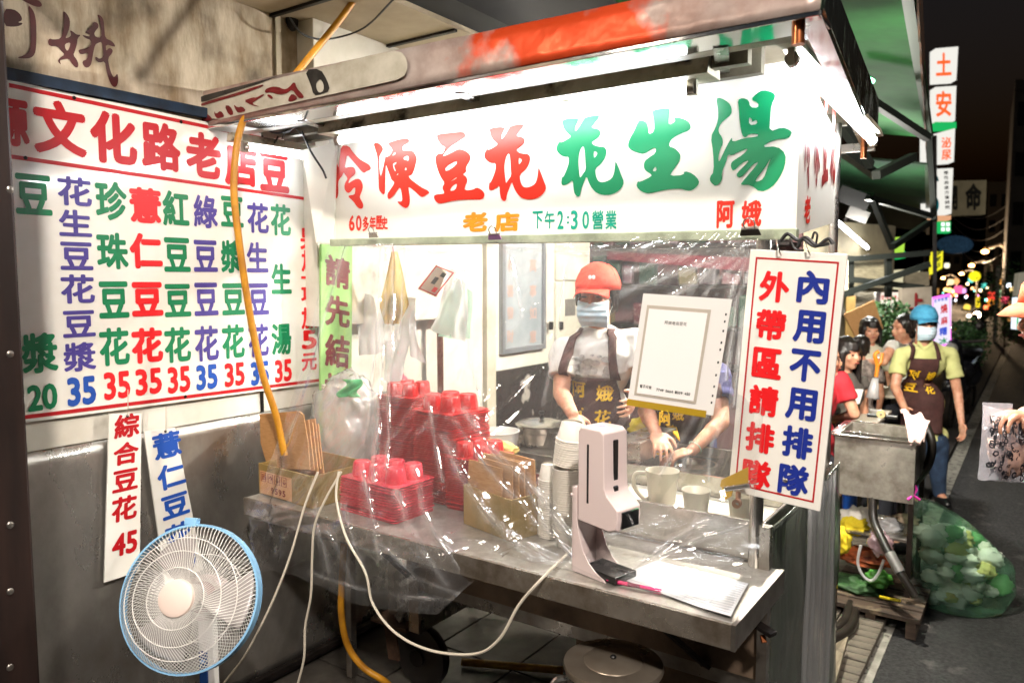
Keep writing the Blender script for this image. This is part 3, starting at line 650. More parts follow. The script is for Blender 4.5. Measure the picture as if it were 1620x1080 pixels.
# bright bottom flange and gutter
MB().bx(xl, xr, FY-0.002, FY+0.105, zb-0.012, zb-0.001).build('roof_flange', pm('mirror_flange','e6e4e0',.1,1.0,bump=.15,bscale=3,rvar=.04), cart, bevel=0.002)
MB().bx(xl+0.01, xr-0.02, FY+0.106, FY+0.15, zb-0.012, zb+0.02).build('roof_gutter', pm('cream_painted_metal','b5ae98',0.5,col2='8f8874',scale=10,detail=8,col3='4a4236',scale3=7,thr3=(0.6,0.7)), cart)
ZB = zb+0.02
yb = 3.25
xrb = -0.53
# roof sheet
MB().hexa([(xl+.01,FY+.05,zb+.06),(xr-.01,FY+.05,zb+.06),(xrb-.01,yb,zb+.05),(xl+.01,yb,zb+.05)], [(xl+.01,FY+.05,zb+.07),(xr-.01,FY+.05,zb+.07),(xrb-.01,yb,zb+.06),(xl+.01,yb,zb+.06)]).build('roof_sheet', pm('grimy_white_metal','c9c3b0',0.45,col2='a49c86',scale=3,detail=8,col3='6b6450',scale3=4,thr3=(0.6,0.75)), cart)
M_beam = pm('grimy_steel_beam','8d8878',0.4,0.6,col2='5d574a',scale=6,detail=8)
for yy in (1.93, 2.04):
    MB().bx(xl+.02, -0.62, yy, yy+.03, zb-.02, zb+.055).build('roof_beam', M_beam, cart)
for xa in (-2.2, -1.5, -0.72):
    MB().bar((xa+.08, FY+.09, zb), (xa-.02, 2.1, zb+.01), .035, .03).build('roof_strut', M_steel, cart)
for yy in (2.5, 3.0):
    MB().bx(xl+.02, -0.60, yy, yy+.03, zb+.0, zb+.045).build('roof_beam', M_beam, cart)
# right side angle, side fascia (green reflecting mirror steel)
fr0 = Vector((xr, FY, zb)); fr1 = P(1393,228,z=zb-0.03)
fr1 = Vector((-0.535, 3.2, zb-0.055))
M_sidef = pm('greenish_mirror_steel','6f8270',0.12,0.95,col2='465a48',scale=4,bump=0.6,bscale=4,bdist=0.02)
MB().hexa([fr0+Vector((0,0,0)), fr1, fr1+Vector((0,0,.17)), fr0+Vector((0,.03,.10))], [p+Vector((.008,0,0)) for p in (fr0, fr1, fr1+Vector((0,0,.17)), fr0+Vector((0,.03,.09)))]).build('side_fascia', M_sidef, cart)
MB().bar(fr0+Vector((-.02,0,-.006)), fr1+Vector((-.02,0,-.006)), .045, .01).build('side_flange', M_steel2, cart)
MB().bar(fr1+Vector((-.45,0,0)), fr1, .03, .03).build('rear_flange', M_steel, cart)
MB().cyl((xr-.05, FY+.03, zb-.055), (xr-.05, FY+.03, zb+.02), 0.014).build('roof_stub', pm('copper_pipe','a5623c',0.3,0.9), cart, smooth=40)
MB().cyl(fr1+Vector((-.03,-.05,-.05)), fr1+Vector((-.03,-.05,0)), 0.012).build('roof_stub', MATS['copper_pipe'], cart, smooth=40)

# ------------------------------------------------------------------ fluorescent lights
M_tubeend = pm('lamp_holder', 'b8b2a2', 0.4)
def tube_light(name, label, a, b, r=0.013, mt=None, housing=True, hh=0.05, hw=0.07, up=Vector((0,0,1)), drop=0.02, mat=None):
    a = Vector(a); b = Vector(b); d = (b-a).normalized()
    t = thing(name, label, 'lamp', tuple(a))
    MB().cyl(a+d*.02, b-d*.02, r, n=14).build('lamp_tube', mt or M_tube, t, smooth=40)
    for p, s in ((a, 1), (b, -1)):
        MB().cyl(p, p+d*.02*s, r+0.004, n=14).build('tube_cap', M_steel, t, smooth=40)
        MB().bar(p+d*.008*s-up*0.018, p+d*.008*s+up*(drop+.02), 0.016, 0.026, up=d).build('tube_holder', M_tubeend, t)
    if housing:
        c0 = a+up*(drop+hh/2+0.003)-d*.05; c1 = b+up*(drop+hh/2+0.003)+d*.05
        s = d.cross(up).normalized()
        q0 = [c0+s*(-hw/2)-up*hh/2+0*s, c0+s*(hw/2)-up*hh/2, c0+s*(hw/2*.6)+up*hh/2, c0+s*(-hw/2*.6)+up*hh/2]
        MB().hexa(q0, [p+(c1-c0) for p in q0]).build('lamp_housing', pm('lamp_housing_paint','d2ccb8',.5,col2='a8a18a',scale=10,detail=10,col3='2e281c',scale3=9,thr3=(.58,.68)), t, bevel=.002)
    return t
fa, fb = P(533,222,y=1.955), P(1100,140,y=1.955)
tube_light('fluorescent_lamp', 'long lit tube lamp under the roof edge just above the big sign', (fa.x, 1.955, (fa.z+fb.z)/2), (fb.x, 1.955, (fa.z+fb.z)/2), hh=.06, hw=.10, drop=.018)
ra, rb2 = P(1258,100,z=zb-.045), P(1336,222,z=zb-.065)
rb2 = Vector((-0.50, 2.95, zb-.075)); ra = P(1252,92,y=1.93)
tube_light('fluorescent_lamp', 'slanting lit tube lamp at the right side of the stall roof', ra, rb2, hh=.03, hw=.05, drop=.02, mt=em('right_tube_light','f4f8ff',60))
tube_light('fluorescent_lamp', 'lit tube lamp inside the stall roof above the toppings', (-2.0, 2.45, 2.10), (-0.95, 2.45, 2.10), hh=.03, mt=em('inner_tube_light','f4f8ff',68))
tube_light('fluorescent_lamp', 'lit tube lamp at the left end of the stall roof near the menu', (-2.43, 1.78, 2.13), (-2.41, 2.06, 2.13), r=.011, hh=.03, hw=.05, drop=.012)
tube_light('fluorescent_lamp', 'lit tube lamp on the back wall side above the counter', (-2.1, 3.35, 2.45), (-1.0, 3.35, 2.45), hh=.03, mt=MATS['inner_tube_light'])
# wiring under the left roof corner
M_wire = pm('black_wire','141210',0.5)
for i, pts in enumerate(([(420,200),(432,210),(455,208),(468,200),(500,196)],[(415,215),(418,228),(432,228),(440,216)],[(478,208),(492,240),(510,268),(516,282)],[(455,205),(448,214),(446,220)],[(468,203),(476,212)])):
    tag(MB().tube(spline([P(a,b,y=1.9) for a,b in pts],5), 0.004 if i<3 else .002, 6).build('wire', M_wire, smooth=40, loc=tuple(P(*pts[0],y=1.9))), ('thin black wire running along','thin black loop of wire hanging','long black wire drooping','tiny wire end sticking down','tiny slanted wire end')[i]+' under the left roof corner', 'wire', 'wires under the left roof corner')

# ------------------------------------------------------------------ bulldog clips on the rail
def clip(u, v, y, sc=1.0, label='', col=M_steel2):
    p = P(u, v, y=y); t = thing('bulldog_clip', label, 'clip', tuple(p))
    s = sc
    MB().prism([p+Vector(a)*s for a in ((-.03,0,-.012),(.03,0,-.012),(.024,-.006,.006),(-.024,-.006,.006))], (0,-.006*s,0)).build('jaw', col, t, bevel=.001)
    MB().cyl(p+Vector((-.024,-.008,.008))*s, p+Vector((.024,-.008,.008))*s, .005*s).build('spring', M_steel, t, smooth=40)
    MB().tube(spline([p+Vector(a)*s for a in ((-.012,-.012,.006),(-.016,-.02,.022),(-.006,-.024,.034),(.006,-.024,.034),(.016,-.02,.022),(.012,-.012,.006))],4), .0022*s, 6).build('wire_handle', M_steel2, t, smooth=40)
    return t
clip(592, 372, 2.03, .8, 'small steel bulldog clip on the sign rail near the left end')
clip(784, 374, 2.03, .9, 'purple and steel bulldog clip in the middle of the sign rail', pm('purple_tinted_steel','a47aa8',.3,.6))
clip(1188, 366, 2.03, .95, 'dark bulldog clip on the sign rail below the last characters', pm('dark_clip_steel','4a4440',.3,.9))

# ------------------------------------------------------------------ tall queue sign
tl, tr, br2, bl2 = [P(*p, y=1.99) for p in ((1187,394),(1341,402),(1297,809),(1152,775))]
bs = thing('queue_sign', 'tall white board with red border, red and blue characters hanging at the right post', 'sign', tuple(tl))
MB().hexa([p+Vector((0,.01,0)) for p in (bl2,br2,tr,tl)], [bl2,br2,tr,tl]).build('board_panel', M_white, bs, bevel=.002)
q = Quad(bl2, br2-bl2, tl-bl2, (0,-1,0))
mb = MB(); q.outline(mb, .07, .028, .93, .972, .012, .001); mb = MB()
w = .018; M_dblue = pm('deep_blue_paint','1c2f8c',0.4)
q.rect(mb,.07,.03,.93,.037); q.rect(mb,.07,.963,.93,.97); q.rect(mb,.07,.037,.07+w,.963); q.rect(mb,.93-w,.037,.93,.963)
mb.build('border_lines', M_red, bs)
for i, (a, b) in enumerate(zip('外帶區請排隊', '內用不用排隊')):
    t1 = .925-i*.153; chars(q, [(a, .14, t1-.128, .46, t1-.006)], M_redb, bs, .04, px=False); t1 -= -.012; chars(q, [(b, .54, t1-.132, .86, t1-.006)], M_dblue, bs, .04, px=False)

MB().ell(q.at(.62,.095,.003),(.006,.003,.006),10,6).build('bolt', M_steel, bs, smooth=True)
for u in (1236, 1282):
    tag(MB().tube(spline([P(u,404,y=1.985),P(u-3,398,y=1.975),P(u-6,390,y=1.99),P(u-8,378,y=2.03)],4),.002,6).build('hook', M_steel2, smooth=40, loc=tuple(P(u,404,y=1.985))), ('left' if u == 1236 else 'right')+' one of the two small steel wire hooks holding the tall white board', 'hook', 'hooks of the tall board')
for i, pts in enumerate(([(1235,382),(1246,370),(1262,380),(1276,376),(1292,388),(1312,385)],[(1262,392),(1270,378),(1290,390),(1310,378),(1318,386)],[(1250,376),(1258,394),(1272,396)],[(1285,378),(1288,368),(1293,372),(1290,390)])):
    tag(MB().tube(spline([P(a,b,y=2.02) for a,b in pts],5), .005 if i<2 else .003, 6).build('cable', M_wire, smooth=40, loc=tuple(P(*pts[0],y=2.02))), ('long wavy dark cable','thick dark cable looping at the right end','thin dark cable curling down at the left','thin short dark cable standing upright')[i]+' above the tall white board', 'cable', 'cables above the tall board')
# clamp and yellow tape at the foot of the sign
cl = thing('spring_clamp', 'steel clamp with folded yellow tape gripping the lower left corner of the tall board', 'clamp', tuple(P(1180,778,y=1.95)))
MB().bar(P(1146,773,y=1.955), P(1187,767,y=1.955), .014, .014).build('clamp_jaw', M_steel2, cl, bevel=.003)
MB().tube([P(1168,778,y=1.96),P(1167,794,y=1.96)], .007).build('clamp_arm', pm('brass_tinted_steel','c99a7a',.3,.9), cl, smooth=40)
MB().lathe([(.006,-.006),(.012,-.006),(.012,.006),(.006,.006)], P(1166,796,y=1.95), 16, rotm(PI/2,0,0)).build('clamp_ring', MATS['brass_tinted_steel'], cl, smooth=40)
MB().prism([P(u,v,y=1.965) for u,v in ((1184,738),(1184,768),(1150,775),(1140,768),(1142,758))], (0,-.004,0)).build('yellow_tape', pm('yellow_tape','b8921c',.4), cl)
MB().prism([P(u,v,y=1.955) for u,v in ((1143,768),(1160,775),(1158,784),(1148,790),(1143,780))], (0,-.004,0)).build('yellow_tape', MATS['yellow_tape'], cl)
# latch on the right side
la = thing('side_latch', 'bent steel latch sticking out of the cart side below the ledge end', 'latch', tuple(P(1185,990,y=1.95)))
MB().bar(P(1180,1000,y=2.0), P(1196,962,y=1.96), .02, .006).build('latch_plate', M_steel2, la)
MB().bar(P(1190,982,y=1.97), P(1224,1004,y=1.95), .03, .012).build('latch_arm', M_dark, la, bevel=.002)
MB().bar(P(1206,1004,y=1.96), P(1209,1016,y=1.95), .012, .008).build('latch_pin', MATS['copper_pipe'], la)
# ================================================================== GOODS ON THE COUNTER
Z0 = ZT+0.001
M_rtray = pm('red_plastic', 'c81414', 0.3, col2='a00c10', scale=5)
M_rtray2 = pm('pinkish_red_plastic', 'dc4150', 0.3, col2='c83040', scale=6)
def tray_mb(nx=3, ny=2, pitch=.075, bumps=True):
    m = MB(); w = nx*pitch+.03; d = ny*pitch+.03; t = .0045
    def rr_(w, d, z, r=.015, n=4):
        o = []
        for cx, cy, a0 in ((w/2-r,d/2-r,0),(-w/2+r,d/2-r,90),(-w/2+r,-d/2+r,180),(w/2-r,-d/2+r,270)):
            for i in range(n+1):
                a = R(a0+90*i/n); o.append(Vector((cx+r*math.cos(a), cy+r*math.sin(a), z)))
        return o
    rings = [rr_(w-.012,d-.012,0), rr_(w-.006,d-.006,.0), rr_(w,d,.0015), rr_(w,d,.0035), rr_(w-.012,d-.012,.0045)]
    n = len(rings[0]); vs = [p for r_ in rings for p in r_]
    fs = [(k*n+i,k*n+(i+1)%n,(k+1)*n+(i+1)%n,(k+1)*n+i) for k in range(4) for i in range(n)]+[tuple(range(4*n,5*n)), tuple(range(n-1,-1,-1))]
    m.add(vs, fs)
    return m, w, d
def cup_bump(cx, cy, r=.031, h=.045):
    "upside-down ribbed cup"
    m = MB(); n = 40; prof = [(r,0),(r*.99,h*.2),(r*.86,h*.93),(r*.78,h),(r*.62,h),(r*.60,h*.97),(0.001,h*.97)]; vs = []; fs = []
    for k, (rad, z) in enumerate(prof):
        for j in range(n):
            q_ = rad*(1+(.035 if j % 4 < 2 else -.02)*(1 if 0 < k < 3 else 0)); a = 2*PI*j/n
            vs.append(Vector((cx+q_*math.cos(a), cy+q_*math.sin(a), z)))
    for k in range(len(prof)-1):
        for j in range(n): fs.append((k*n+j,k*n+(j+1)%n,(k+1)*n+(j+1)%n,(k+1)*n+j))
    m.add(vs, fs); return m
def tray_stack(base, rot, n, nx, ny, pitch, step, mat, label, toplabel, group, jit=.004):
    m, w, d = tray_mb(nx, ny, pitch)
    first = None
    for i in range(n):
        loc = Vector(base)+Vector((rr.uniform(-jit,jit), rr.uniform(-jit,jit), i*step)); rz = rot+rr.uniform(-.04,.04)
        if i < n-1:
            if first is None:
                first = m.build('plastic_tray', mat, smooth=30); o = first; tag(o, label, 'tray', group)
            else: o = first.copy(); COL.objects.link(o)
            o.location = loc; o.rotation_euler = (0,0,rz)
        else:
            t = thing('cup_tray', toplabel, 'tray', loc); t.rotation_euler = (0,0,rz)
            f = m.build('flange', mat, smooth=30); f.parent = t
            c0 = None
            for a in range(nx):
                for b in range(ny):
                    cx, cy = (a-(nx-1)/2)*pitch, (b-(ny-1)/2)*pitch
                    if c0 is None: c0 = cup_bump(0,0,pitch*.42,pitch*.62).build('cup_cell', mat, t, smooth=50); c0.location = (cx, cy, .0045); cc = c0; c0.matrix_parent_inverse.identity()
                    else: cc = c0.copy(); COL.objects.link(cc); cc.location = (cx, cy, .0045)
                    # build() offsets by parent location: undo
    if c0 is not None:
        for v in c0.data.vertices: v.co += t.location
def at(u, v, z=Z0): return P(u, v, z=z)
# positions: centre of base
bA = at(640, 812); bB = at(702, 826)
SA, SB = .0078, .0078
b0 = Vector((-2.08, 2.28, Z0)); tray_stack(b0, .02, 43, 2, 2, .078, .0078, M_rtray, 'thin red plastic cup tray nested in the tall red stack at the back left', 'red plastic cup tray with ribbed cells on top of the back left stack', 'red trays of the back left stack')
b0 = Vector((-1.745, 2.14, Z0)); tray_stack(b0, -.10, 42, 2, 2, .088, .0078, M_rtray, 'thin red plastic cup tray nested in the widest tall red stack', 'red plastic cup tray with ribbed cells on top of the widest stack', 'red trays of the widest stack')
b0 = Vector((-1.585, 2.10, Z0)); tray_stack(b0, .03, 24, 2, 2, .076, .0078, M_rtray, 'thin red plastic cup tray nested in the short stack behind the small cardboard box', 'red plastic cup tray on top of the short stack behind the small cardboard box', 'red trays of the short stack')
b0 = Vector((-1.82, 1.875, Z0)); tray_stack(b0, -.05, 14, 3, 2, .082, .0088, M_rtray2, 'pinkish red plastic cup tray nested in the low stack at the front edge', 'pinkish red cup tray with six upturned cells at the front edge of the counter', 'pinkish red trays of the low front stack')

# cardboard box with cardboard sheets (left end)
def open_box(m_, c, rot, w, d, h, th=.006, taper=.0):
    rm = rotm(0,0,rot)
    for s in (-1,1):
        m_.box(Vector(c)+rm@Vector((s*w/2,0,h/2)), (th,d,h), rm); m_.box(Vector(c)+rm@Vector((0,s*(d/2-th/2),h/2)), (w-th,th,h), rm)
    m_.box(Vector(c)+rm@Vector((0,0,th/2)), (w-th,d-th*2,th), rm)
    return m_
bc = Vector((-2.19, 1.88, Z0))
b1 = thing('cardboard_box', 'open brown box with printed handling marks holding cardboard sheets at the counter left end', 'box', tuple(bc))
rz1 = -.06
open_box(MB(), bc, rz1, .31, .27, .115).build('box_walls', M_cardd, b1, bevel=.001)
rm1 = rotm(0,0,rz1)
fl = bc+rm1@Vector((-.155,-.139,0)); q = Quad(fl, rm1@Vector((.31,0,0)), Vector((0,0,.115)), rm1@Vector((0,-1,0)))
mb = MB(); q.rect(mb, .04,.06,.66,.80,.0008); mb.build('paper_label', pm('tan_label','c9976a',.8), b1)
mb = MB()
for s in (.06,.20,.33,.46):
    q.outline(mb, s,.46,s+.105,.76,.012,.0016)
for s, ch in ((.075,'回'),(.215,'↑'),(.345,'↓'),(.475,'↓')): q.text(mb, ch, s+.012,.52,s+.08,.70,.02,.0018)
for i, ch in enumerate('9595'): q.text(mb, ch, .26+i*.075,.14,.315+i*.075,.34,.03,.0016)
mb.build('printed_marks', pm('dark_red_print','7a2418',.7), b1)
M_cs = pm('corrugated_edge','a07a4c',.9,col2='5e4428',scale=120,stretch=(1,1,1))
def sheet(pts, off, label, mt=M_card, group=None):
    o = MB().prism(pts, off).build('cardboard_sheet', mt, loc=tuple(pts[0]), bevel=.0008)
    return tag(o, label, 'cardboard sheet', group)
sheet([P(u,v,y=1.83) for u,v in ((424,742),(412,700),(411,670),(410,655),(472,650),(480,656),(487,700),(490,742))], (0,.005,0), 'large light brown cardboard sheet standing at the front of the left cardboard box')
for i, (dx, du, dv) in enumerate(((.0,10,4),(.0,16,8),(.0,20,2),(0,25,10))):
    sheet([P(u+du,v+dv,y=1.85+.022*i) for u,v in ((430,740),(430,668),(478,660),(487,740))], (0,.005,0), ('second','third','fourth','rearmost')[i]+' cardboard sheet behind the large one in the left cardboard box', M_card)
# small cardboard box with folded sheets (right of the trays)
bc2 = Vector((-1.375, 1.97, Z0)); rz2 = -.25
b2 = thing('cardboard_box', 'small worn cardboard box with upright cardboard pieces between the red trays and white bowls', 'box', tuple(bc2))
open_box(MB(), bc2, rz2, .23, .18, .13).build('box_walls', M_cardd, b2, bevel=.001)
rm2 = rotm(0,0,rz2)
for i in range(7):
    hh = .20+.012*(i % 3); c_ = bc2+rm2@Vector((-.08+.0*i+(.01*(i%2)), -.065+.02*i, .008+hh/2))
    o = MB().box(c_+rm2@Vector((.02*(i%3)+.04,0,0)), (.17,.005,hh), rm2@rotm(R(3*(i%3)-3),0,0)).build('cardboard_sheet', M_card, loc=tuple(c_), bevel=.0008)
    tag(o, 'upright cardboard piece packed in the small box beside the white bowls', 'cardboard sheet', 'cardboard pieces in the small box')

# white bowls
M_bowl = pm('white_paper_bowl', 'e9e4da', 0.45, col2='ddd6c8', scale=6, coat=.1)
bp_ = [(.030,0.0),(.033,.003),(.0415,.05),(.0455,.0515),(.0455,.0545),(.043,.0545),(.0405,.052),(.031,.006),(.001,.005)]
def bowl_stack(base, n, lab, group, inv=False, sc=1.0, lean=(0,0), step=.0068):
    f = None
    for i in range(n):
        h = i*step
        loc = Vector(base)+Vector((lean[0]*h+rr.uniform(-.0008,.0008), lean[1]*h+rr.uniform(-.0008,.0008), h))
        if f is None: f = MB().lathe(bp_, (0,0,0), 26).build('paper_bowl', M_bowl, smooth=50); o = f; tag(o, lab, 'bowl', group)
        else: o = f.copy(); COL.objects.link(o)
        o.location = loc+Vector((0,0,.056*sc if inv else 0)); o.scale = (sc,sc,sc)
        o.rotation_euler = (PI if inv else 0, 0, rr.uniform(0,6))
        if lean != (0,0): o.rotation_euler = ((PI if inv else 0)-lean[1], lean[0], 0)
bowl_stack(Vector((-1.215,1.975,Z0)), 27, 'white paper bowl nested upside down in the rounded left stack', 'bowls of the left upturned stack', inv=True, sc=.92)
bowl_stack(Vector((-1.125,1.925,Z0)), 28, 'white paper bowl nested in the front stack beside the sanitizer', 'bowls of the front stack', sc=1.02)
bowl_stack(Vector((-1.125,1.935,Z0+.245)), 12, 'white paper bowl turned over on top of the front stack', 'bowls on top of the front stack', inv=True, sc=1.0, lean=(.12,.0))

# bag of white containers at the left behind the boxes
def blob(c, r, seed, amp=.12, n=40, m=28, fr=3.0, sq=1.0):
    mb = MB().ell((0,0,0), (1,1,1), n, m)
    for i, p in enumerate(mb.v):
        d = p.normalized(); k = 1+amp*noise.noise(d*fr+Vector((seed,seed*2,0)))+amp*.5*noise.noise(d*fr*2.7+Vector((seed,0,seed)))+amp*.25*abs(noise.noise(d*fr*6+Vector((0,seed,seed))))
        mb.v[i] = Vector((d.x*r[0], d.y*r[1], (abs(d.z)**sq)*(1 if d.z>0 else -1)*r[2]))*k+Vector(c)
    return mb
bgc = P(548, 675, y=2.17)
bag = thing('bag_of_bowls', 'bulging clear plastic bag packed with stacked pale bowls behind the left cardboard box', 'plastic bag', (bgc.x, bgc.y, Z0))
blob(bgc, (.155,.13,.23), 3, .16, 60, 40).build('bag_film', clear('bag_film', haze=.34, rough=.15, gain=1.6, bump=.9, bs=16, base=.06), bag, smooth=True)
for k, (dx, dy) in enumerate(((-.055,-.02),(.035,-.03),(.0,.05))):
    m = MB()
    for i in range(34): m.lathe([(.048,0),(.05,.002),(.05,.005),(.047,.007)], (bgc.x+dx, bgc.y+dy, Z0+.012+i*.0105), 20)
    m.cyl((bgc.x+dx,bgc.y+dy,Z0+.012),(bgc.x+dx,bgc.y+dy,Z0+.365),.045, n=20)
    m.build('bowl_column', pm('beige_bowl','e0d6c8',.6,col2='c0b09c',scale=8), bag, smooth=40)
MB().grid(lambda a, b: P(540+a*30+6*math.sin(b*6), 600+b*28, y=2.05)+Vector((0,.01*math.sin(a*9+b*5),0)), 10, 10).build('green_print', pm('green_print','3fae6a',.6), bag, smooth=True, solid=.001)

# hanging thin bags and packets inside
M_bagw = clear('white_shopping_bag', haze=.88, rough=.3, gain=.8, bump=.9, bs=10, base=.04)
def hang_bag(quadpx, y, seed, amp=.02):
    tl, tr, br_, bl_ = [P(*p, y=y) for p in quadpx]
    def fn(a, b):
        p = (tl*(1-a)+tr*a)*(1-b)+(bl_*(1-a)+br_*a)*b
        return p+Vector((0, amp*noise.noise(Vector((a*2.5, b*2, seed)))+amp*.6*math.sin(a*11+seed+b*2)*(1-b*.5)-amp*1.2*math.sin(a*PI)*b, 0))
    return MB().grid(fn, 26, 26), tl
for i, (qd, y, lab) in enumerate((
    ([(712,424),(742,455),(738,540),(680,520)], 2.52, 'bundle of plain white plastic bags hanging from the rear post'),
    ([(716,430),(746,462),(744,536),(694,532)], 2.545, 'pale green edged white bag behind the hanging white bundle'),
    ([(558,455),(592,470),(600,560),(566,562)], 2.40, 'crumpled white plastic bag hanging left of the yellow bag'),
    ([(604,462),(658,472),(652,540),(596,560)], 2.44, 'white plastic bag hanging right of the yellow bag'),
    ([(640,470),(660,500),(672,575),(650,560)], 2.42, 'long thin white bag handle hanging beside the packets'),
    ([(608,540),(646,535),(634,620),(612,600)], 2.38, 'small white bag hanging low over the pink packets'))):
    m, o_ = hang_bag(qd, y, i*3.1); tag(m.build('plastic_bag', M_bagw if i != 1 else clear('green_tint_bag',(0.8,1,.9),haze=.7,rough=.3,hazecol='c8f0dc'), smooth=True, loc=tuple(o_)), lab, 'plastic bag')
m = MB().grid(lambda a, b: P(623+(a-.5)*(6+44*min(1,b*1.4)*(1 if b<.75 else 1-(b-.75)*2.4)), 398+b*114, y=2.41)+Vector((0,-.03*math.sin(a*PI)*b+.012*math.sin(a*14+b*3),0)), 18, 22)
yb_ = thing('yellow_bag', 'yellow translucent bag with dark greens inside hanging from a pink string', 'plastic bag', tuple(P(623,398,y=2.41)))
m.build('bag_film', clear('yellow_film',(1,.85,.4),haze=.55,rough=.25,hazecol='e8b840',bump=.9,bs=16), yb_, smooth=True)
blob(P(624,488,y=2.425), (.035,.02,.06), 5, .3).build('dark_greens', pm('dark_greens','2f4a22',.7,col2='55702c',scale=40), yb_, smooth=True)
MB().tube([P(621,385,y=2.41),P(623,402,y=2.41)], .003, 6).build('string', pm('pink_string','d0658c',.5), yb_)
# card on the post
t = thing('tilted_label_pack', 'tilted cream packet with a red framed label hanging near the post', 'packet', tuple(P(686,440,y=2.5)))
q4 = [P(*p, y=2.48) for p in ((660,457),(690,470),(706,432),(690,418))]
MB().slab([q4[0],q4[1],q4[2],q4[3]], .006, (0,-1,0)).build('label_card', pm('cream_card','e2cfbc',.5), t, bevel=.001)
q = Quad(q4[0], q4[3]-q4[0], -(q4[1]-q4[0])*-1, (0,-1,0)); mb = MB()
q.rect(mb,.03,.04,.97,.10,.001); q.rect(mb,.03,.9,.97,.96,.001); q.rect(mb,.03,.10,.07,.9,.001); q.rect(mb,.93,.10,.97,.9,.001); q.rect(mb,.12,.62,.3,.82,.001)
mb.build('red_frame', M_redb, t); mb = MB(); q.rect(mb,.36,.35,.62,.55,.001); q.rect(mb,.68,.5,.84,.72,.001); mb.build('dark_print', M_black, t)
# pink packets behind
M_pinkp = pm('pink_red_packets','cf3550',.4,col2='e8a0ac',scale=28,detail=8)
for i, (u, v, s) in enumerate(((578,590,1),(598,560,.9),(612,590,1),(600,625,1),(634,610,1.05),(622,560,.9),(585,630,1.1))):
    c_ = P(u, v, y=2.62+.02*i)
    tag(blob(c_, (.05*s,.025,.055*s), i*2+1, .25, 24, 16).build('packet', M_pinkp, smooth=True, loc=tuple(c_)), 'pink and red snack packet in the hanging heap behind the white bags', 'packet', 'pink packets behind the white bags')

# things in the tub
def jug(base, sc=1.0):
    t = thing('measuring_jug', 'translucent white jug of cream coloured liquid standing in the steel tub', 'jug', tuple(base)); b = Vector(base)
    MB().lathe([(0.001,.0),(.042,.0),(.044,.004),(.055,.13),(.058,.134),(.056,.134),(.053,.13),(.042,.006),(.001,.006)], b, 32).build('jug_body', pm('milky_plastic','eee8d6',.3,trans=.25), t, smooth=50)
    MB().cyl(b+Vector((0,0,.007)), b+Vector((0,0,.06)), .042,.048, n=28).build('liquid', pm('cream_liquid','ddd08c',.2), t, smooth=40)
    MB().tube(spline([b+Vector(a) for a in ((-.05,-.02,.12),(-.085,-.03,.115),(-.09,-.03,.07),(-.06,-.02,.03),(-.045,-.018,.03))],5), .008, 8).build('jug_handle', MATS['milky_plastic'], t, smooth=40)
jb = Vector((-1.03, 2.40, ZT+.012)); jug(jb)
M_liq = pm('milky_soup','e6e0cc',.15,col2='f2eee0',scale=20,bump=.3,bscale=30)
t = struct('syrup_surface', MB().bx(-1.285,-.615,2.135,2.555,ZT+.02,ZT+.035), M_liq); t.parent = None
del t['kind']; tag(t, 'milky liquid with ice filling the front of the steel tub', 'soup')
# clear cups in the tub
for i, (x, y) in enumerate(((-.70,2.25),(-.74,2.34),(-.84,2.22))):
    tag(MB().lathe([(.03,0),(.042,.11),(.045,.112),(.044,.115),(.041,.112),(.029,.002),(.001,.002)], (0,0,0), 24).build('plastic_cup', MATS['milky_plastic'], smooth=50, loc=(x,y,ZT+.036)), 'pale translucent cup standing in the tub beside the post', 'cup', 'pale cups in the tub')
    o = bpy.data.objects[-1] if False else None
# fix: cups were built at the origin, so shift the mesh instead
for o in [o for o in COL.objects if o.name.startswith('plastic_cup')]:
    off = Vector(o.location)
    for v in o.data.vertices: v.co += off
# pot and ladle at the back of the tub
pc = P(1092, 735, y=2.85)
pt = thing('soup_pot', 'steel pot sunk at the back of the tub beside the second server', 'pot', (pc.x, 2.85, pc.z-.1))
MB().lathe([(.095,-.12),(.10,0),(.106,.003),(.106,.007),(.096,.007),(.094,0),(.09,-.02),(.001,-.02)], pc, 36).build('pot_body', M_steel2, pt, smooth=50)
la_ = thing('ladle', 'ladle with a wooden grip and steel shaft held over the pot', 'ladle', tuple(P(1066,728,y=2.86)))
MB().cyl(P(1033,672,y=2.9), P(1052,708,y=2.9), .012, .013, n=12).build('wooden_grip', pm('pale_wood','c9a070',.6,col2='a87c4c',scale=14), la_, smooth=40)
MB().cyl(P(1051,706,y=2.9), P(1070,732,y=2.88), .006, n=10).build('shaft', M_steel2, la_, smooth=40)
MB().ell(P(1072,738,y=2.88), (.035,.035,.02), 20, 10).build('ladle_bowl', M_steel2, la_, smooth=True)
# lids and tubs behind the trough, fruit
def low_tub(name, label, cat, c, r, h, m, lid=None):
    t = thing(name, label, cat, tuple(c)); c = Vector(c)
    MB().lathe([(.001,0),(r*.85,0),(r,h),(r*1.05,h),(r*1.05,h+.004),(r*.97,h+.004),(r*.95,h*.6),(.001,h*.6)], c, 32).build('tub_body', m, t, smooth=50)
    if lid is not None:
        MB().lathe([(r*1.06,h+.005),(r*1.08,h+.008),(r*.9,h+.016),(r*.3,h+.03),(.001,h+.032)], c, 32).build('lid', lid, t, smooth=50)
        MB().lathe([(.012,h+.03),(.008,h+.045),(.016,h+.055),(.014,h+.065),(.001,h+.067)], c, 16).build('lid_knob', M_black, t, smooth=50)
low_tub('round_tub', 'white round plastic tub at the rear edge behind the red trays', 'tub', (-1.86,2.60,Z0+.06), .085, .09, M_whitep)
low_tub('pot_with_lid', 'steel pot with a domed clear lid on the rear counter', 'pot', (-1.93,3.05,Z0+.02), .12, .08, M_steel, lid=M_steel2)
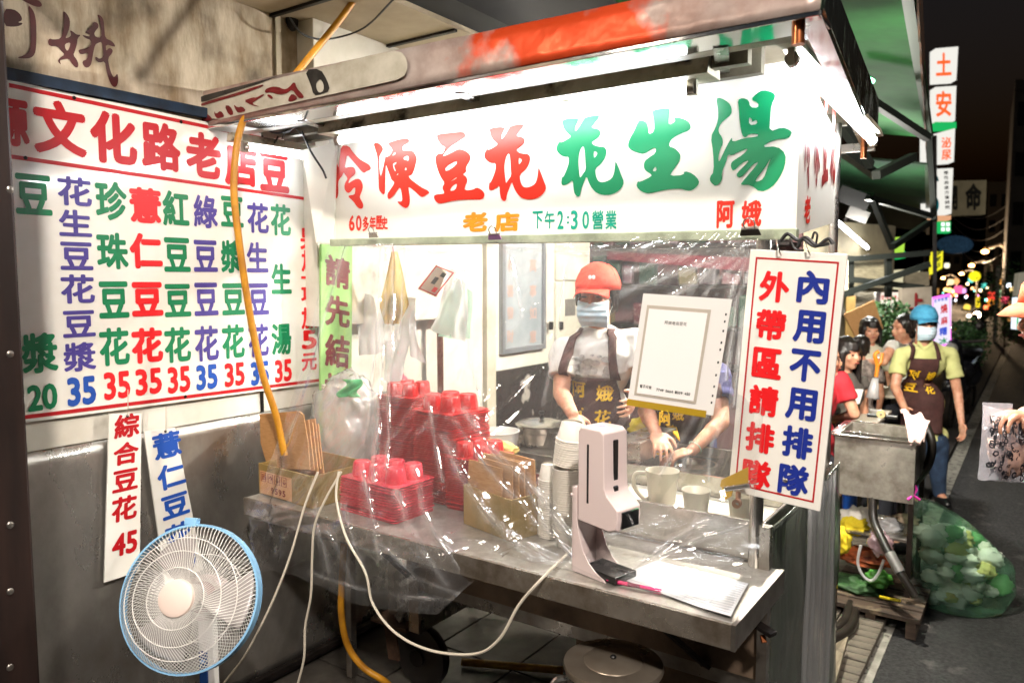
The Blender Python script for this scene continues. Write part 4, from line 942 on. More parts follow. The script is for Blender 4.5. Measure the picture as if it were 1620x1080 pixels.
low_tub('pot_with_lid', 'small steel pot behind the trough near the capped server', 'pot', (-1.62,3.06,Z0), .06, .06, M_steel2)
low_tub('round_tub', 'tall white tub standing beside the capped server', 'tub', (-1.44,3.12,Z0), .055, .11, M_whitep)
tag(blob(P(788,708,y=2.42), (.09,.05,.03), 9, .15).build('fruit', pm('pale_yellow_fruit','e6d68c',.5,col2='c9a04c',scale=10), smooth=True, loc=tuple(P(788,708,y=2.42))), 'pale yellow heap of topping lying in the steel trough', 'topping')
for i,(u,v) in enumerate(((748,700),(760,704),(770,697),(742,706))):
    tag(blob(P(u,v,y=2.5), (.022,.02,.015), i+4, .2, 16, 10).build('topping', pm('mixed_topping','a83a1c',.5,col2='e0a030',scale=20), smooth=True, loc=tuple(P(u,v,y=2.5))), 'small red and orange piece of topping in the steel trough', 'topping', 'red topping pieces')
tag(blob(P(1017,678,y=2.95), (.06,.04,.05), 12, .3, 30, 20).build('cloth', pm('yellow_cloth','e6cf3c',.8,col2='c9ac20',scale=12), smooth=True, loc=tuple(P(1017,678,y=2.95))), 'crumpled yellow cloth between the two servers', 'cloth')
# flat box screen behind the sanitizer
tag(MB().bx(-1.33,-1.21,2.60,2.96,.95,1.03).build('steel_box', M_steel, bevel=.004, loc=(-1.2,2.8,.95)), 'low dull steel box on the tub rim behind the sanitizer', 'box')

# ================================================================== HAND SANITIZER
M_pink = pm('pale_pink_plastic', 'dccac6', 0.3, coat=.3)
sb_ = P(950, 905, z=Z0)
san = thing('sanitizer_dispenser', 'white automatic sanitizer dispenser on a curved stand with a black drip tray', 'dispenser', tuple(sb_))
# local frame: front of the device points right and towards the camera
fd = Vector((math.cos(R(-14)), math.sin(R(-14)), 0)); sd = Vector((-fd.y, fd.x, 0))
kk = (sb_-Vector((0,0,EYE))).dot(cF)
def SP(a, b, z): return sb_+fd*a+sd*b+Vector((0,0,z))
px2m = kk/FPX
# body: side profile (a,z) extruded across b with a rounded front
Hh = .405
prof = [(-.045,.145),(-.045,.39),(-.035,.405),(.035,.405),(.048,.395),(.050,.29),(.052,.25),(.060,.232),(.085,.212),(.098,.20),(.100,.175),(.094,.148),(.07,.138)]
bw = .047
mb = MB(); n = len(prof)
ring = []
for s, ins in ((-bw,.006),(-bw+.006,0),(bw-.006,0),(bw,.006)):
    cx_ = sum(p[0] for p in prof)/n; cz_ = sum(p[1] for p in prof)/n
    ring.append([SP(a-(a-cx_)*ins*8, s, z-(z-cz_)*ins*5) for a, z in prof])
vs = [p for r_ in ring for p in r_]; fs = [(k*n+i,k*n+(i+1)%n,(k+1)*n+(i+1)%n,(k+1)*n+i) for k in range(3) for i in range(n)]+[tuple(range(n-1,-1,-1)),tuple(range(3*n,4*n))]
mb.add(vs, fs); mb.build('dispenser_body', M_pink, san, smooth=38, bevel=.002)
mb = MB(); mb.hexa([SP(.008,-bw-.0015,.20),SP(.015,-bw-.0015,.20),SP(.015,-bw-.0015,.36),SP(.008,-bw-.0015,.36)], [SP(.008,-bw+.002,.20),SP(.015,-bw+.002,.20),SP(.015,-bw+.002,.36),SP(.008,-bw+.002,.36)])
mb.v = [p+fd*-.018 for p in mb.v]; mb.build('level_window', M_black, san, bevel=.002)
mb = MB(); mb.hexa([SP(.0515,-.010,.265),SP(.0515,.010,.265),SP(.0515,.010,.375),SP(.0515,-.010,.375)], [SP(.045,-.010,.265),SP(.045,.010,.265),SP(.045,.010,.375),SP(.045,-.010,.375)]); mb.build('front_window', M_black, san, bevel=.003)
mb = MB(); mb.hexa([SP(.088,-.03,.150),SP(.088,.03,.150),SP(.093,.03,.196),SP(.093,-.03,.196)], [SP(.1035,-.034,.152),SP(.1035,.034,.152),SP(.1035,.034,.196),SP(.1035,-.034,.196)]); mb.build('display_panel', pm('glossy_black','0a0a0c',.08,coat=.5), san, bevel=.002)
mb = MB().prism([SP(.053+a,-.012,z) for a,z in ((0,.235),(.004,.232),(.004,.25),(0,.253))], sd*.016); mb.build('sensor_eye', M_black, san)
MB().ell(SP(-.005,0,.404), (.02,.016,.006), 16, 8).build('top_button', pm('lilac_button','a8a2b8',.3), san, smooth=True)
# stand: two curved side cheeks and a back plate
side = [(-.062,.0),(-.062,.235),(-.046,.235),(-.044,.14),(-.036,.10),(-.022,.065),(-.002,.038),(.025,.018),(.055,.006),(.06,0)]
for s in (-1, 1):
    MB().prism([SP(a, s*.048, z) for a, z in side], sd*(-s*.004)).build('stand_cheek', M_pink, san, bevel=.001)
MB().hexa([SP(-.062,-.048,0),SP(-.062,.048,0),SP(-.062,.048,.235),SP(-.062,-.048,.235)], [SP(-.057,-.048,0),SP(-.057,.048,0),SP(-.057,.048,.235),SP(-.057,-.048,.235)]).build('stand_back', M_pink, san)
MB().bar(SP(-.062,-.05,.212), SP(-.062,.05,.212), .012, .008).build('stand_ring', M_pink, san, bevel=.002)
mb = MB()
for (a0,a1,b0,b1) in ((-.03,.09,-.042,-.038),(-.03,.09,.038,.042),(-.03,-.026,-.038,.038),(.086,.09,-.038,.038)):
    mb.hexa([SP(a0,b0,.002),SP(a1,b0,.002),SP(a1,b1,.002),SP(a0,b1,.002)], [SP(a0,b0,.022),SP(a1,b0,.022),SP(a1,b1,.022),SP(a0,b1,.022)])
mb.hexa([SP(-.026,-.038,.002),SP(.086,-.038,.002),SP(.086,.038,.002),SP(-.026,.038,.002)], [SP(-.026,-.038,.005),SP(.086,-.038,.005),SP(.086,.038,.005),SP(-.026,.038,.005)])
mb.build('drip_tray', M_black, san, bevel=.001)

# ledger paper and pen
pq = [P(*p, z=Z0+.004) for p in ((975,912),(1156,978),(1184,922),(1040,886))]
pp = thing('paper_pad', 'pad of white ruled order sheets at the right end of the ledge', 'paper', tuple(pq[0]))
def pfn(a, b):
    p = (pq[0]*(1-a)+pq[1]*a)*(1-b)+(pq[3]*(1-a)+pq[2]*a)*b
    return p+Vector((0,0,.006*max(0,a-.75)*4*(1-b)+.0015*math.sin(a*7)*math.sin(b*4)))
MB().grid(pfn, 24, 12).build('top_sheet', pm('grey_white_paper','d8dadb',.7), pp, smooth=True, solid=.001)
MB().grid(lambda a, b: pfn(a*.985+.006, b*.97+.015)-Vector((0,0,.0028)), 10, 6).build('under_sheets', pm('dark_card','3c3434',.7), pp, smooth=True, solid=.0022)
mb = MB()
for i in range(1, 15):
    b = i/15; mb.grid(lambda a, c: pfn(.02+a*.96, b+(c-.5)*.012)+Vector((0,0,.0009)), 14, 1)
for a0 in (.08,.22,.42,.6,.8): mb.grid(lambda a, c: pfn(a0+(a-.5)*.004, .03+c*.94)+Vector((0,0,.001)), 1, 12)
mb.build('ruled_lines', pm('ruled_line_ink','9aa0aa',.8), pp)
pen = thing('pink_marker', 'bright pink marker pen lying at the foot of the sanitizer', 'pen', tuple(P(1000,928,z=Z0+.008)))
a, b = P(966,918,z=Z0+.008), P(1046,934,z=Z0+.008)
MB().cyl(a, b, .005, n=14).build('pen_body', pm('hot_pink_plastic','e0146a',.3), pen, smooth=40)
MB().cyl(a+(a-b)*.0, a+(a-b)*.08, .0045, .002, n=14).build('pen_tip', MATS['hot_pink_plastic'], pen, smooth=40)
mb = MB(); mb.cyl(a+(b-a)*.35, a+(b-a)*.6, .0053, n=14); mb.build('printed_band', pm('dark_pink_print','7a0a3c',.4), pen, smooth=40)

# ================================================================== CARD IN PLASTIC SLEEVE on the curtain
cq = [P(*p, y=1.90) for p in ((993,636),(1128,657),(1147,476),(1018,464))]
cs = thing('payment_card', 'white payment sheet in a sleeve with yellow tape along its bottom, on the curtain', 'sheet', tuple(cq[0]))
q = Quad(cq[0], cq[1]-cq[0], cq[3]-cq[0], (0,-1,0))
MB().add([q.at(0,0,0),q.at(1,0,0),q.at(1,1,0),q.at(0,1,0)],[(0,1,2,3)]).build('sleeve', pm('frosted_sleeve','eae8e4',.25,coat=.4), cs, solid=.002)
mb = MB(); q.rect(mb, .07,.08,.80,.90,.003); mb.build('inner_frame', pm('grey_beige_card','b9b0a2',.5), cs)
mb = MB(); q.rect(mb, .10,.10,.77,.87,.0045); mb.build('printed_sheet', pm('warm_white_paper','f0efec',.5), cs)
mb = MB(); q.rect(mb, .0,-.025,.93,.035,.005); mb.build('yellow_tape', pm('mustard_tape','a88a1e',.45), cs)
mb = MB()
for i, ch in enumerate('阿娥老店豆花'): q.text(mb, ch, .31+i*.043,.745,.347+i*.043,.775,.005,.0055)
for i, ch in enumerate('電子代號'): q.text(mb, ch, .13+i*.036,.155,.16+i*.036,.183,.01,.0055)
for i, ch in enumerate('7749'): q.text(mb, ch, .33+i*.022,.145,.348+i*.022,.17,.015,.0055)
for i, ch in enumerate('0664'): q.text(mb, ch, .44+i*.022,.145,.458+i*.022,.17,.015,.0055)
for i, ch in enumerate('1009'): q.text(mb, ch, .55+i*.022,.145,.568+i*.022,.17,.015,.0055)
for i, ch in enumerate('450'): q.text(mb, ch, .66+i*.022,.145,.678+i*.022,.17,.015,.0055)
mb.build('small_print', M_black, cs)
mb = MB()
for t_ in (.10,.16,.24,.34,.45,.56,.62,.72,.80,.86): q.rect(mb, .955,t_,.972,t_+.02,.0015)
mb.build('punch_marks', M_black, cs)

# ================================================================== CLEAR PLASTIC CURTAIN
def ridg(x): return 1-abs(x)
FOLDS = [([(612,388),(607,500),(601,620),(592,760)],3.2,.012),([(623,388),(620,560),(612,740)],2.4,.010),([(602,390),(592,560),(578,700)],2.2,.008),([(640,388),(636,480),(630,560)],2,.005),
 ([(735,650),(775,705),(860,790),(905,850),(928,890)],5,.014),([(700,690),(745,780),(800,840),(870,880)],4,.012),([(715,665),(790,760),(850,830)],3,.010),
 ([(1192,386),(1100,420),(985,462)],3,.011),([(1192,388),(1120,430),(1060,470)],2.6,.010),([(1195,390),(1160,450),(1148,520)],3,.011),([(1190,386),(1040,396),(880,392)],4,.010),([(1060,384),(940,404),(800,392)],3.5,.009),([(1180,392),(1090,402),(990,430)],2.2,.008),([(1170,384),(1100,392),(1030,412)],2.2,.008),([(560,386),(700,400),(780,388)],3,.008),([(1195,400),(1175,520),(1160,640)],3,.010),([(1198,392),(1168,470),(1150,600)],2,.006),([(1190,388),(1085,446)],1.6,.005),([(1196,390),(1140,440),(1120,462)],1.6,.005),
 ([(1130,640),(1100,690),(1080,740)],2,.006),([(1105,650),(1075,700),(1045,750)],1.8,.005),([(1150,650),(1128,700),(1120,760)],1.8,.005),
 ([(628,780),(650,835),(672,880),(706,925)],5,.014),([(575,745),(590,820),(600,880)],3.2,.010),([(655,740),(668,800),(690,850),(730,900)],3.5,.010),([(500,790),(505,850),(520,905)],4,.012),([(545,800),(556,850),(575,900)],3,.010),([(760,800),(800,850),(865,892)],5,.013),([(830,770),(870,840),(905,880)],3.5,.010),([(490,905),(560,930),(640,944),(735,950)],2.5,.006),([(600,860),(660,915),(735,945)],3,.008),([(520,840),(540,880),(560,930)],3,.009),
 ([(1000,900),(1060,858),(1120,820)],2.5,.008),([(1040,880),(1110,850),(1180,830)],2.5,.008),([(680,640),(700,760)],2,.006),([(730,400),(742,560),(760,640)],1.6,.004),([(800,388),(830,500)],1.6,.004),([(900,388),(880,520),(860,640)],1.6,.004),([(770,388),(700,470),(650,520)],1.6,.004)]
def segd(px_, py_, a, b):
    dx, dy = b[0]-a[0], b[1]-a[1]; t = ((px_-a[0])*dx+(py_-a[1])*dy)/(dx*dx+dy*dy); t = 0 if t < 0 else 1 if t > 1 else t
    return math.hypot(px_-a[0]-dx*t, py_-a[1]-dy*t)
def curt(a, b):
    x = -2.275+a*1.70
    # a: 0..1 left to right, b: 0..1 down the sheet
    if x < -1.32: path = [(2.045,1.775),(1.90,1.30),(1.76,1.02),(1.683,.862),(1.665,.80),(1.668,.64)]; 
    else:
        path = [(2.045,1.775),(2.02,1.40),(1.99,1.10),(1.93,.93),(1.86,.868),(1.80,.862)]
    k = min(1, max(0, (x+1.42)/.2)); 
    A = [(2.045,1.775),(1.90,1.30),(1.765,1.02),(1.683,.862),(1.662,.80),(1.668,.60+.10*a+.02*math.sin(a*14))]
    B = [(2.045,1.775),(2.01,1.40),(1.95,1.12),(1.885,.955),(1.81,.872),(1.74,.862)]
    L_ = [((1-k)*p[0]+k*r_[0], (1-k)*p[1]+k*r_[1]) for p, r_ in zip(A, B)]
    t = b*5; i = min(4, int(t)); f = t-i
    y = L_[i][0]*(1-f)+L_[i+1][0]*f; z = L_[i][1]*(1-f)+L_[i+1][1]*f
    # folds: vertical bundle at the left end, a fan from the clip at the right, soft wrinkles between
    w = .014*math.sin(a*60+math.sin(b*5)*1.5)*math.exp(-((a-.06)/.05)**2)
    du, dv = (a-.98), (b+.06)
    ang = math.atan2(dv, -du+1e-4); rad = math.hypot(du*1.2, dv)
    w += .009*(ridg(math.sin(ang*26+2*noise.noise(Vector((ang*5,0,2)))))-.5)*math.exp(-((rad-.35)/.35)**2)
    ang2 = math.atan2(max(0,b-.15), (a-.36)+.25*b)
    w += .008*(ridg(math.sin(ang2*20+3*noise.noise(Vector((a*4,b*4,3)))))-.5)*min(1,max(0,(b-.3)*3))
    w += .012*noise.noise(Vector((a*9+b*4, b*3, 5)))*min(1,b*3)+.004*noise.noise(Vector((a*30+b*14, b*11, 9)))
    return Vector((x+.02*noise.noise(Vector((a*3,b*5,8)))*b, y-.004-abs(w)*.3+w, z+(.006*noise.noise(Vector((a*20,b*12,1))) if b > .6 else 0)))
cm = MB().grid(curt, 400, 260); fv = []
FB = [(min(p[0] for p in f[0])-20, max(p[0] for p in f[0])+20, min(p[1] for p in f[0])-20, max(p[1] for p in f[0])+20, f) for f in FOLDS]
for i, p in enumerate(cm.v):
    u, v = PX(p); u += 5*noise.noise(Vector((u*.02, v*.02, 1))); best = 0; dz = 0
    for x0_, x1_, y0_, y1_, (pl_, w_, amp_) in FB:
        if x0_ < u < x1_ and y0_ < v < y1_:
            d_ = min(segd(u, v, pl_[j], pl_[j+1]) for j in range(len(pl_)-1)); tt_ = .75+.6*noise.noise(Vector((u*.03, v*.03, w_*9))); e_ = tt_*(.72*math.exp(-(d_/w_)**2)+.28*math.exp(-(d_/(w_*3))**2))
            if e_ > .02: dz += amp_*e_; best = max(best, e_)
    k_ = .6+.8*abs(noise.noise(Vector((u*.015, v*.015, 4))))
    cm.v[i] = p+(Vector((0,0,EYE))-p).normalized()*min(dz,.02); fv.append(min(1, best*k_))
o = cm.build('plastic_curtain', M_film, smooth=True, loc=(-1.4,2.0,1.7))
at_ = o.data.attributes.new('fold', 'FLOAT', 'POINT'); at_.data.foreach_set('value', fv)
tag(o, 'clear wrinkled plastic sheet clipped under the sign and draped over the counter edge', 'plastic sheet')
# plastic sheet end lying over the right part of the ledge
o = MB().grid(lambda a, b: Vector((-1.25+a*.66, 2.075-b*(.08+.03*a), ZT+.10-.09*b))+Vector((0, .006*math.sin(a*15+b*5), .008*noise.noise(Vector((a*7+b*3,b*4,1))))), 90, 30).build('plastic_sheet', M_film2, smooth=True, loc=(-1,2,.9))
tag(o, 'crumpled clear plastic film lying over the tub rim behind the order pad', 'plastic sheet')

# ================================================================== FAN
fk = 2.04; fc = P(302, 945, k=fk)
toc = (Vector((0,0,EYE))-fc).normalized()
ax = (toc - cR*.46 + Vector((0,0,-.02))).normalized()     # front of the fan
s_ = ax.cross(Vector((0,0,1))).normalized(); u_ = s_.cross(ax)
def FP(a, b, c): return fc+s_*a+u_*b+ax*c
FR = .192
fan = thing('standing_fan', 'white standing electric fan with a light blue rim and wire cage', 'fan', (fc.x, fc.y, 0))
def ringpts(r, c, n=64): return [FP(r*math.cos(2*PI*i/n), r*math.sin(2*PI*i/n), c) for i in range(n+1)]
m = MB()
for i in range(64):
    a0, a1 = 2*PI*i/64, 2*PI*(i+1)/64
    for (r0, r1, c0, c1) in ((FR,FR,-.014,.014),(FR-.006,FR-.006,.014,-.014),(FR,FR-.006,.014,.014),(FR-.006,FR,-.014,-.014)):
        m.add([FP(r0*math.cos(a0),r0*math.sin(a0),c0),FP(r0*math.cos(a1),r0*math.sin(a1),c0),FP(r1*math.cos(a1),r1*math.sin(a1),c1),FP(r1*math.cos(a0),r1*math.sin(a0),c1)],[(0,1,2,3)])
m.build('blue_rim', pm('light_blue_plastic','8abce0',.35), fan, smooth=40)
MB().box(FP(.03,FR+.006,0), (.035,.02,.025), Matrix((s_,u_,ax)).transposed()).build('rim_latch', MATS['light_blue_plastic'], fan, bevel=.003)
m = MB(); NW = 110
for i in range(NW):
    a = 2*PI*i/NW; pts = []
    for t_, c_ in ((.245,.074),(.4,.082),(.6,.075),(.8,.055),(.93,.03),(.985,.008)):
        aa = a+.85*(1-t_)*.9; pts.append(FP(FR*t_*math.cos(aa), FR*t_*math.sin(aa), c_))
    m.tube(pts, .0009, 4, cap=False)
for r_, c_ in ((.62,.0745),(.80,.055),(.40,.082)):
    m.tube(ringpts(FR*r_, c_), .0014, 5, cap=False)
m.build('front_cage', M_whitep, fan, kind='stuff')
m = MB()
for i in range(NW):
    a = 2*PI*i/NW; pts = []
    for t_, c_ in ((.22,-.06),(.5,-.068),(.75,-.055),(.93,-.025),(.985,-.006)):
        aa = a-.5*(1-t_); pts.append(FP(FR*t_*math.cos(aa), FR*t_*math.sin(aa), c_))
    m.tube(pts, .0009, 4, cap=False)
m.tube(ringpts(FR*.6, -.066), .0014, 5, cap=False)
m.build('rear_cage', M_whitep, fan, kind='stuff')
m = MB(); rf = Matrix((s_,u_,ax)).transposed()
m.lathe([(.001,.088),(.035,.087),(.046,.082),(.048,.072),(.001,.07)], fc, 40, rf); hub = m.build('hub_badge', pm('pinkish_white_plastic','ecd8cc',.35), fan, smooth=40)
bl_mb = MB()
for kb in range(3):
    a0 = R(60+120*kb)
    def bf(t, w):
        r_ = .03+t*.135; aa = a0+(w-.5)*(1.0*math.sin(min(1,t*1.3+.25)*PI*.62)); return FP(r_*math.cos(aa), r_*math.sin(aa), -.012+.05*(w-.5)*(1-.3*t))
    MB().grid(bf, 12, 10).build('fan_blade', pm('translucent_blade','cfc8c4',.25,trans=.4), fan, smooth=True, solid=.002)
m = MB(); m.lathe([(.001,.03),(.026,.028),(.034,.02),(.036,-.02),(.001,-.021)], fc, 28, rf); m.build('blade_hub', MATS['translucent_blade'], fan, smooth=40)
m = MB(); m.lathe([(.001,-.06),(.055,-.062),(.062,-.075),(.060,-.12),(.045,-.155),(.001,-.165)], fc, 32, rf); m.build('motor_housing', pm('mauve_plastic','b9a2a0',.35), fan, smooth=40)
pb = FP(0,-.05,-.11); pole_x, pole_y = pb.x, pb.y
MB().bar((pole_x,pole_y,pb.z), (pole_x,pole_y,.42), .045, .03, up=ax).build('neck', M_whitep, fan, bevel=.005)
MB().bar((pole_x,pole_y,.42), (pole_x,pole_y,.36), .08, .06, up=ax).build('control_box', M_whitep, fan, bevel=.006)
MB().cyl((pole_x,pole_y,.36),(pole_x,pole_y,.03),.014).build('pole', M_whitep, fan, smooth=40)
MB().lathe([(.001,.04),(.03,.036),(.12,.022),(.14,.012),(.142,0),(.001,0)], (pole_x,pole_y,0), 32).build('base', M_whitep, fan, smooth=40)
cpt = P(322,1052,k=(Vector((pole_x,pole_y,.6))-Vector((0,0,EYE))).dot(cF)-.025)
MB().bar(cpt+Vector((0,0,.04)), cpt-Vector((0,0,.05)), .022, .006, up=ax).build('control_strip', pm('navy_plastic','17407c',.4), fan)
MB().ell(cpt+ax*.006+Vector((0,0,.012)), (.007,.007,.005), 12, 8).build('knob', pm('pale_blue_knob','8ab4e0',.3), fan, smooth=True)

# ================================================================== HOSES, CORDS, POT
def hose(name, label, cat, pts, r, m, n=8, group=None, segs=8):
    pts = [Vector(p) for p in pts]
    o = MB().tube(spline(pts, segs), r, n).build(name, m, smooth=40, loc=tuple(pts[0]))
    return tag(o, label, cat, group)
hose('gas_hose', 'thick yellow gas hose running down from the ceiling in front of the menu', 'hose',
     [P(585,-40,x=-2.15),P(545,22,x=-2.2),P(490,90,x=-2.22),P(452,135,x=-2.24),P(405,170,x=-2.28),P(380,205,x=-2.33),P(370,290,x=-2.34),P(378,380,x=-2.33),P(396,500,x=-2.31),P(415,590,x=-2.28),P(436,655,x=-2.25),P(450,720,x=-2.22)], .0125, M_hose_y, 12)
hose('gas_hose', 'yellow gas hose hanging under the counter to the floor', 'hose',
     [P(545,850,y=1.9),P(541,915,y=1.9),P(540,970,y=1.9),P(550,1020,y=1.92),P(575,1055,y=1.95),P(610,1078,y=2.0),(-2.0,2.1,.02)], .0125, M_hose_y, 12)
tag(MB().cyl((-1.95,2.45,.02),(-1.55,2.62,.03),.016).build('yellow_pipe', M_hose_y, smooth=40, loc=(-1.95,2.45,.02)), 'short yellow pipe lying on the floor under the cart', 'pipe')
fc1 = hose('power_cord', 'cream power cord hanging from the left box down behind the fan', 'cord',
     [P(503,746,y=1.70),P(482,800,y=1.66),P(462,870,y=1.62),P(440,930,y=1.58),P(415,985,y=1.55),P(385,1040,y=1.52),P(350,1085,y=1.5)], .0042, M_cord, 6)
hose('hanging_cord', 'cream power cord hanging straight down to the floor left of the curtain', 'cord',
     [P(540,746,y=1.69),P(517,785,y=1.66),P(498,830,y=1.64),P(494,880,y=1.64),P(492,940,y=1.64),P(483,990,y=1.64),P(481,1040,y=1.64),P(470,1085,y=1.64)], .0042, M_cord, 6)  # plain power cord hanging on its own
fc2 = hose('power_cord', 'long white power cord looping under the counter up to the sanitizer', 'cord',
     [P(536,745,y=1.68),P(532,790,y=1.655),P(548,850,y=1.63),P(578,905,y=1.62),P(590,955,y=1.62),P(625,1000,y=1.62),P(680,1028,y=1.62),P(750,1034,y=1.62),P(790,1010,y=1.62),P(822,955,y=1.63),P(860,912,y=1.66),P(893,880,z=ZT+.012),P(922,845,z=ZT+.05),SP(-.066,0,.15)], .0042, M_cord, 6)
for o_, t_ in ((fc1, fan), (fc2, san)):
    del o_['category']; o_.parent = t_; o_.location = o_.location-t_.location
hose('cable', 'dark cable sagging from the ceiling corner to the conduit', 'cable', [P(458,28,x=-2.4),P(480,55,x=-2.4),P(520,62,x=-2.4),P(575,45,x=-2.3),P(622,0,x=-2.0)], .004, M_wire, 6)
cr = P(462, 30, x=WX+.02); tag(MB().ell(cr, (.02,.03,.05), 10, 8).build('junction_box', M_dark, smooth=True, loc=tuple(cr)), 'small dark junction box on the wall under the ceiling', 'electrical box')
# stock pot under the counter
lk = P(970, 1045, k=2.06)
pot = thing('stock_pot', 'large steel pot with a dark round lid on the floor under the ledge', 'pot', (lk.x, lk.y, 0))
L0 = Vector((lk.x, lk.y, 0)); zl = lk.z; rl = .133
M_lid = pm('brown_reflecting_lid','b8ac9c',.3,.8,col2='8f8272',scale=3,bump=.15,bscale=8,rvar=.06)
MB().lathe([(rl+.0,-.02),(rl+.003,-.012),(rl,-.002),(rl-.012,0),(rl*.64,.004),(rl*.60,.001),(rl*.58,.004),(.02,.008),(.001,.008)], L0+Vector((0,0,zl)), 56).build('lid', M_lid, pot, smooth=50)
MB().ell(L0+Vector((0,0,zl+.012)), (.009,.009,.006), 12, 8).build('lid_knob', M_black, pot, smooth=True)
MB().lathe([(rl-.01,0),(rl-.008,zl*.9),(rl-.003,zl-.022)], L0, 48).build('pot_wall', M_steel2, pot, smooth=50)
hp = L0-cR*(rl-.01); MB().tube(spline([hp+Vector((0,0,zl-.05))+cR*.0, hp-cR*.03+Vector((0,-.0,zl-.055)), hp-cR*.045+Vector((0,0,zl-.09)), hp-cR*.04+Vector((0,0,zl-.15)), hp+Vector((0,0,zl-.17))],6), .01, 8).build('handle', M_steel2, pot, smooth=40)
# ================================================================== PEOPLE
def fuse(mb, voxel, smooth_it=4):
    "one continuous surface from overlapping closed volumes"
    me = bpy.data.meshes.new('tmp'); me.from_pydata([tuple(p) for p in mb.v], [], mb.f)
    bm = bmesh.new(); bm.from_mesh(me); bmesh.ops.recalc_face_normals(bm, faces=bm.faces); bm.to_mesh(me); bm.free()
    o = bpy.data.objects.new('tmp', me); COL.objects.link(o)
    r = o.modifiers.new('r', 'REMESH'); r.mode = 'VOXEL'; r.voxel_size = voxel
    s = o.modifiers.new('s', 'SMOOTH'); s.iterations = smooth_it; s.factor = .5
    dg = bpy.context.evaluated_depsgraph_get(); dg.update()
    ev = bpy.data.meshes.new_from_object(o.evaluated_get(dg))
    out = MB(); out.v = [v.co.copy() for v in ev.vertices]; out.f = [tuple(p.vertices) for p in ev.polygons]
    bpy.data.objects.remove(o); bpy.data.meshes.remove(me); bpy.data.meshes.remove(ev)
    return out
def cap(mb, p0, p1, r0, r1, n=12):
    p0 = Vector(p0); p1 = Vector(p1)
    mb.cyl(p0, p1, r0, r1, n=n); mb.ell(p0, r0*1.0, n, 8); mb.ell(p1, r1*1.0, n, 8)
def hand(mb, wrist, d, nrm, size=1.0, curl=.5, side=1, spread=1.0):
    "palm and five fingers; d = pointing direction, nrm = palm normal, side = thumb side"
    d = Vector(d).normalized(); nrm = Vector(nrm); nrm = (nrm-d*nrm.dot(d)).normalized(); x = d.cross(nrm)*side; s = size
    w = Vector(wrist); palm = Matrix((x, d, nrm)).transposed()
    mb.ell(w+d*.045*s, (.040*s,.052*s,.016*s), 14, 10, palm)
    mb.ell(w+d*.065*s, (.038*s,.028*s,.014*s), 14, 10, palm)
    for k, (off, ln, sp) in enumerate(((.030,.070,.13),(.0105,.080,.03),(-.0095,.075,-.06),(-.0285,.060,-.16))):
        base = w+d*.082*s*(1 if k in (1,2) else .95)+x*off*s
        dd = (d+x*sp*spread).normalized(); p = base; L = ln*s; ang = curl*(.8+.12*k)
        for seg, (fr, rr_) in enumerate(((.42,.0088),(.32,.0080),(.26,.0072))):
            a = ang*(seg+.6)
            v = dd*math.cos(a)+nrm*math.sin(a); q_ = p+v*L*fr; cap(mb, p, q_, rr_*s, (rr_-.0008)*s, 8); p = q_
    p = w+d*.02*s+x*.032*s; v = (d*.7+x*.75+nrm*.25).normalized(); q_ = p+v*.036*s; cap(mb, p, q_, .012*s, .0105*s, 8)
    v2 = (d*.95+x*.25+nrm*(.3+curl*.4)).normalized(); cap(mb, q_, q_+v2*.03*s, .0102*s, .0085*s, 8)
def ridg2(x): return max(0, .35-abs(x))*2
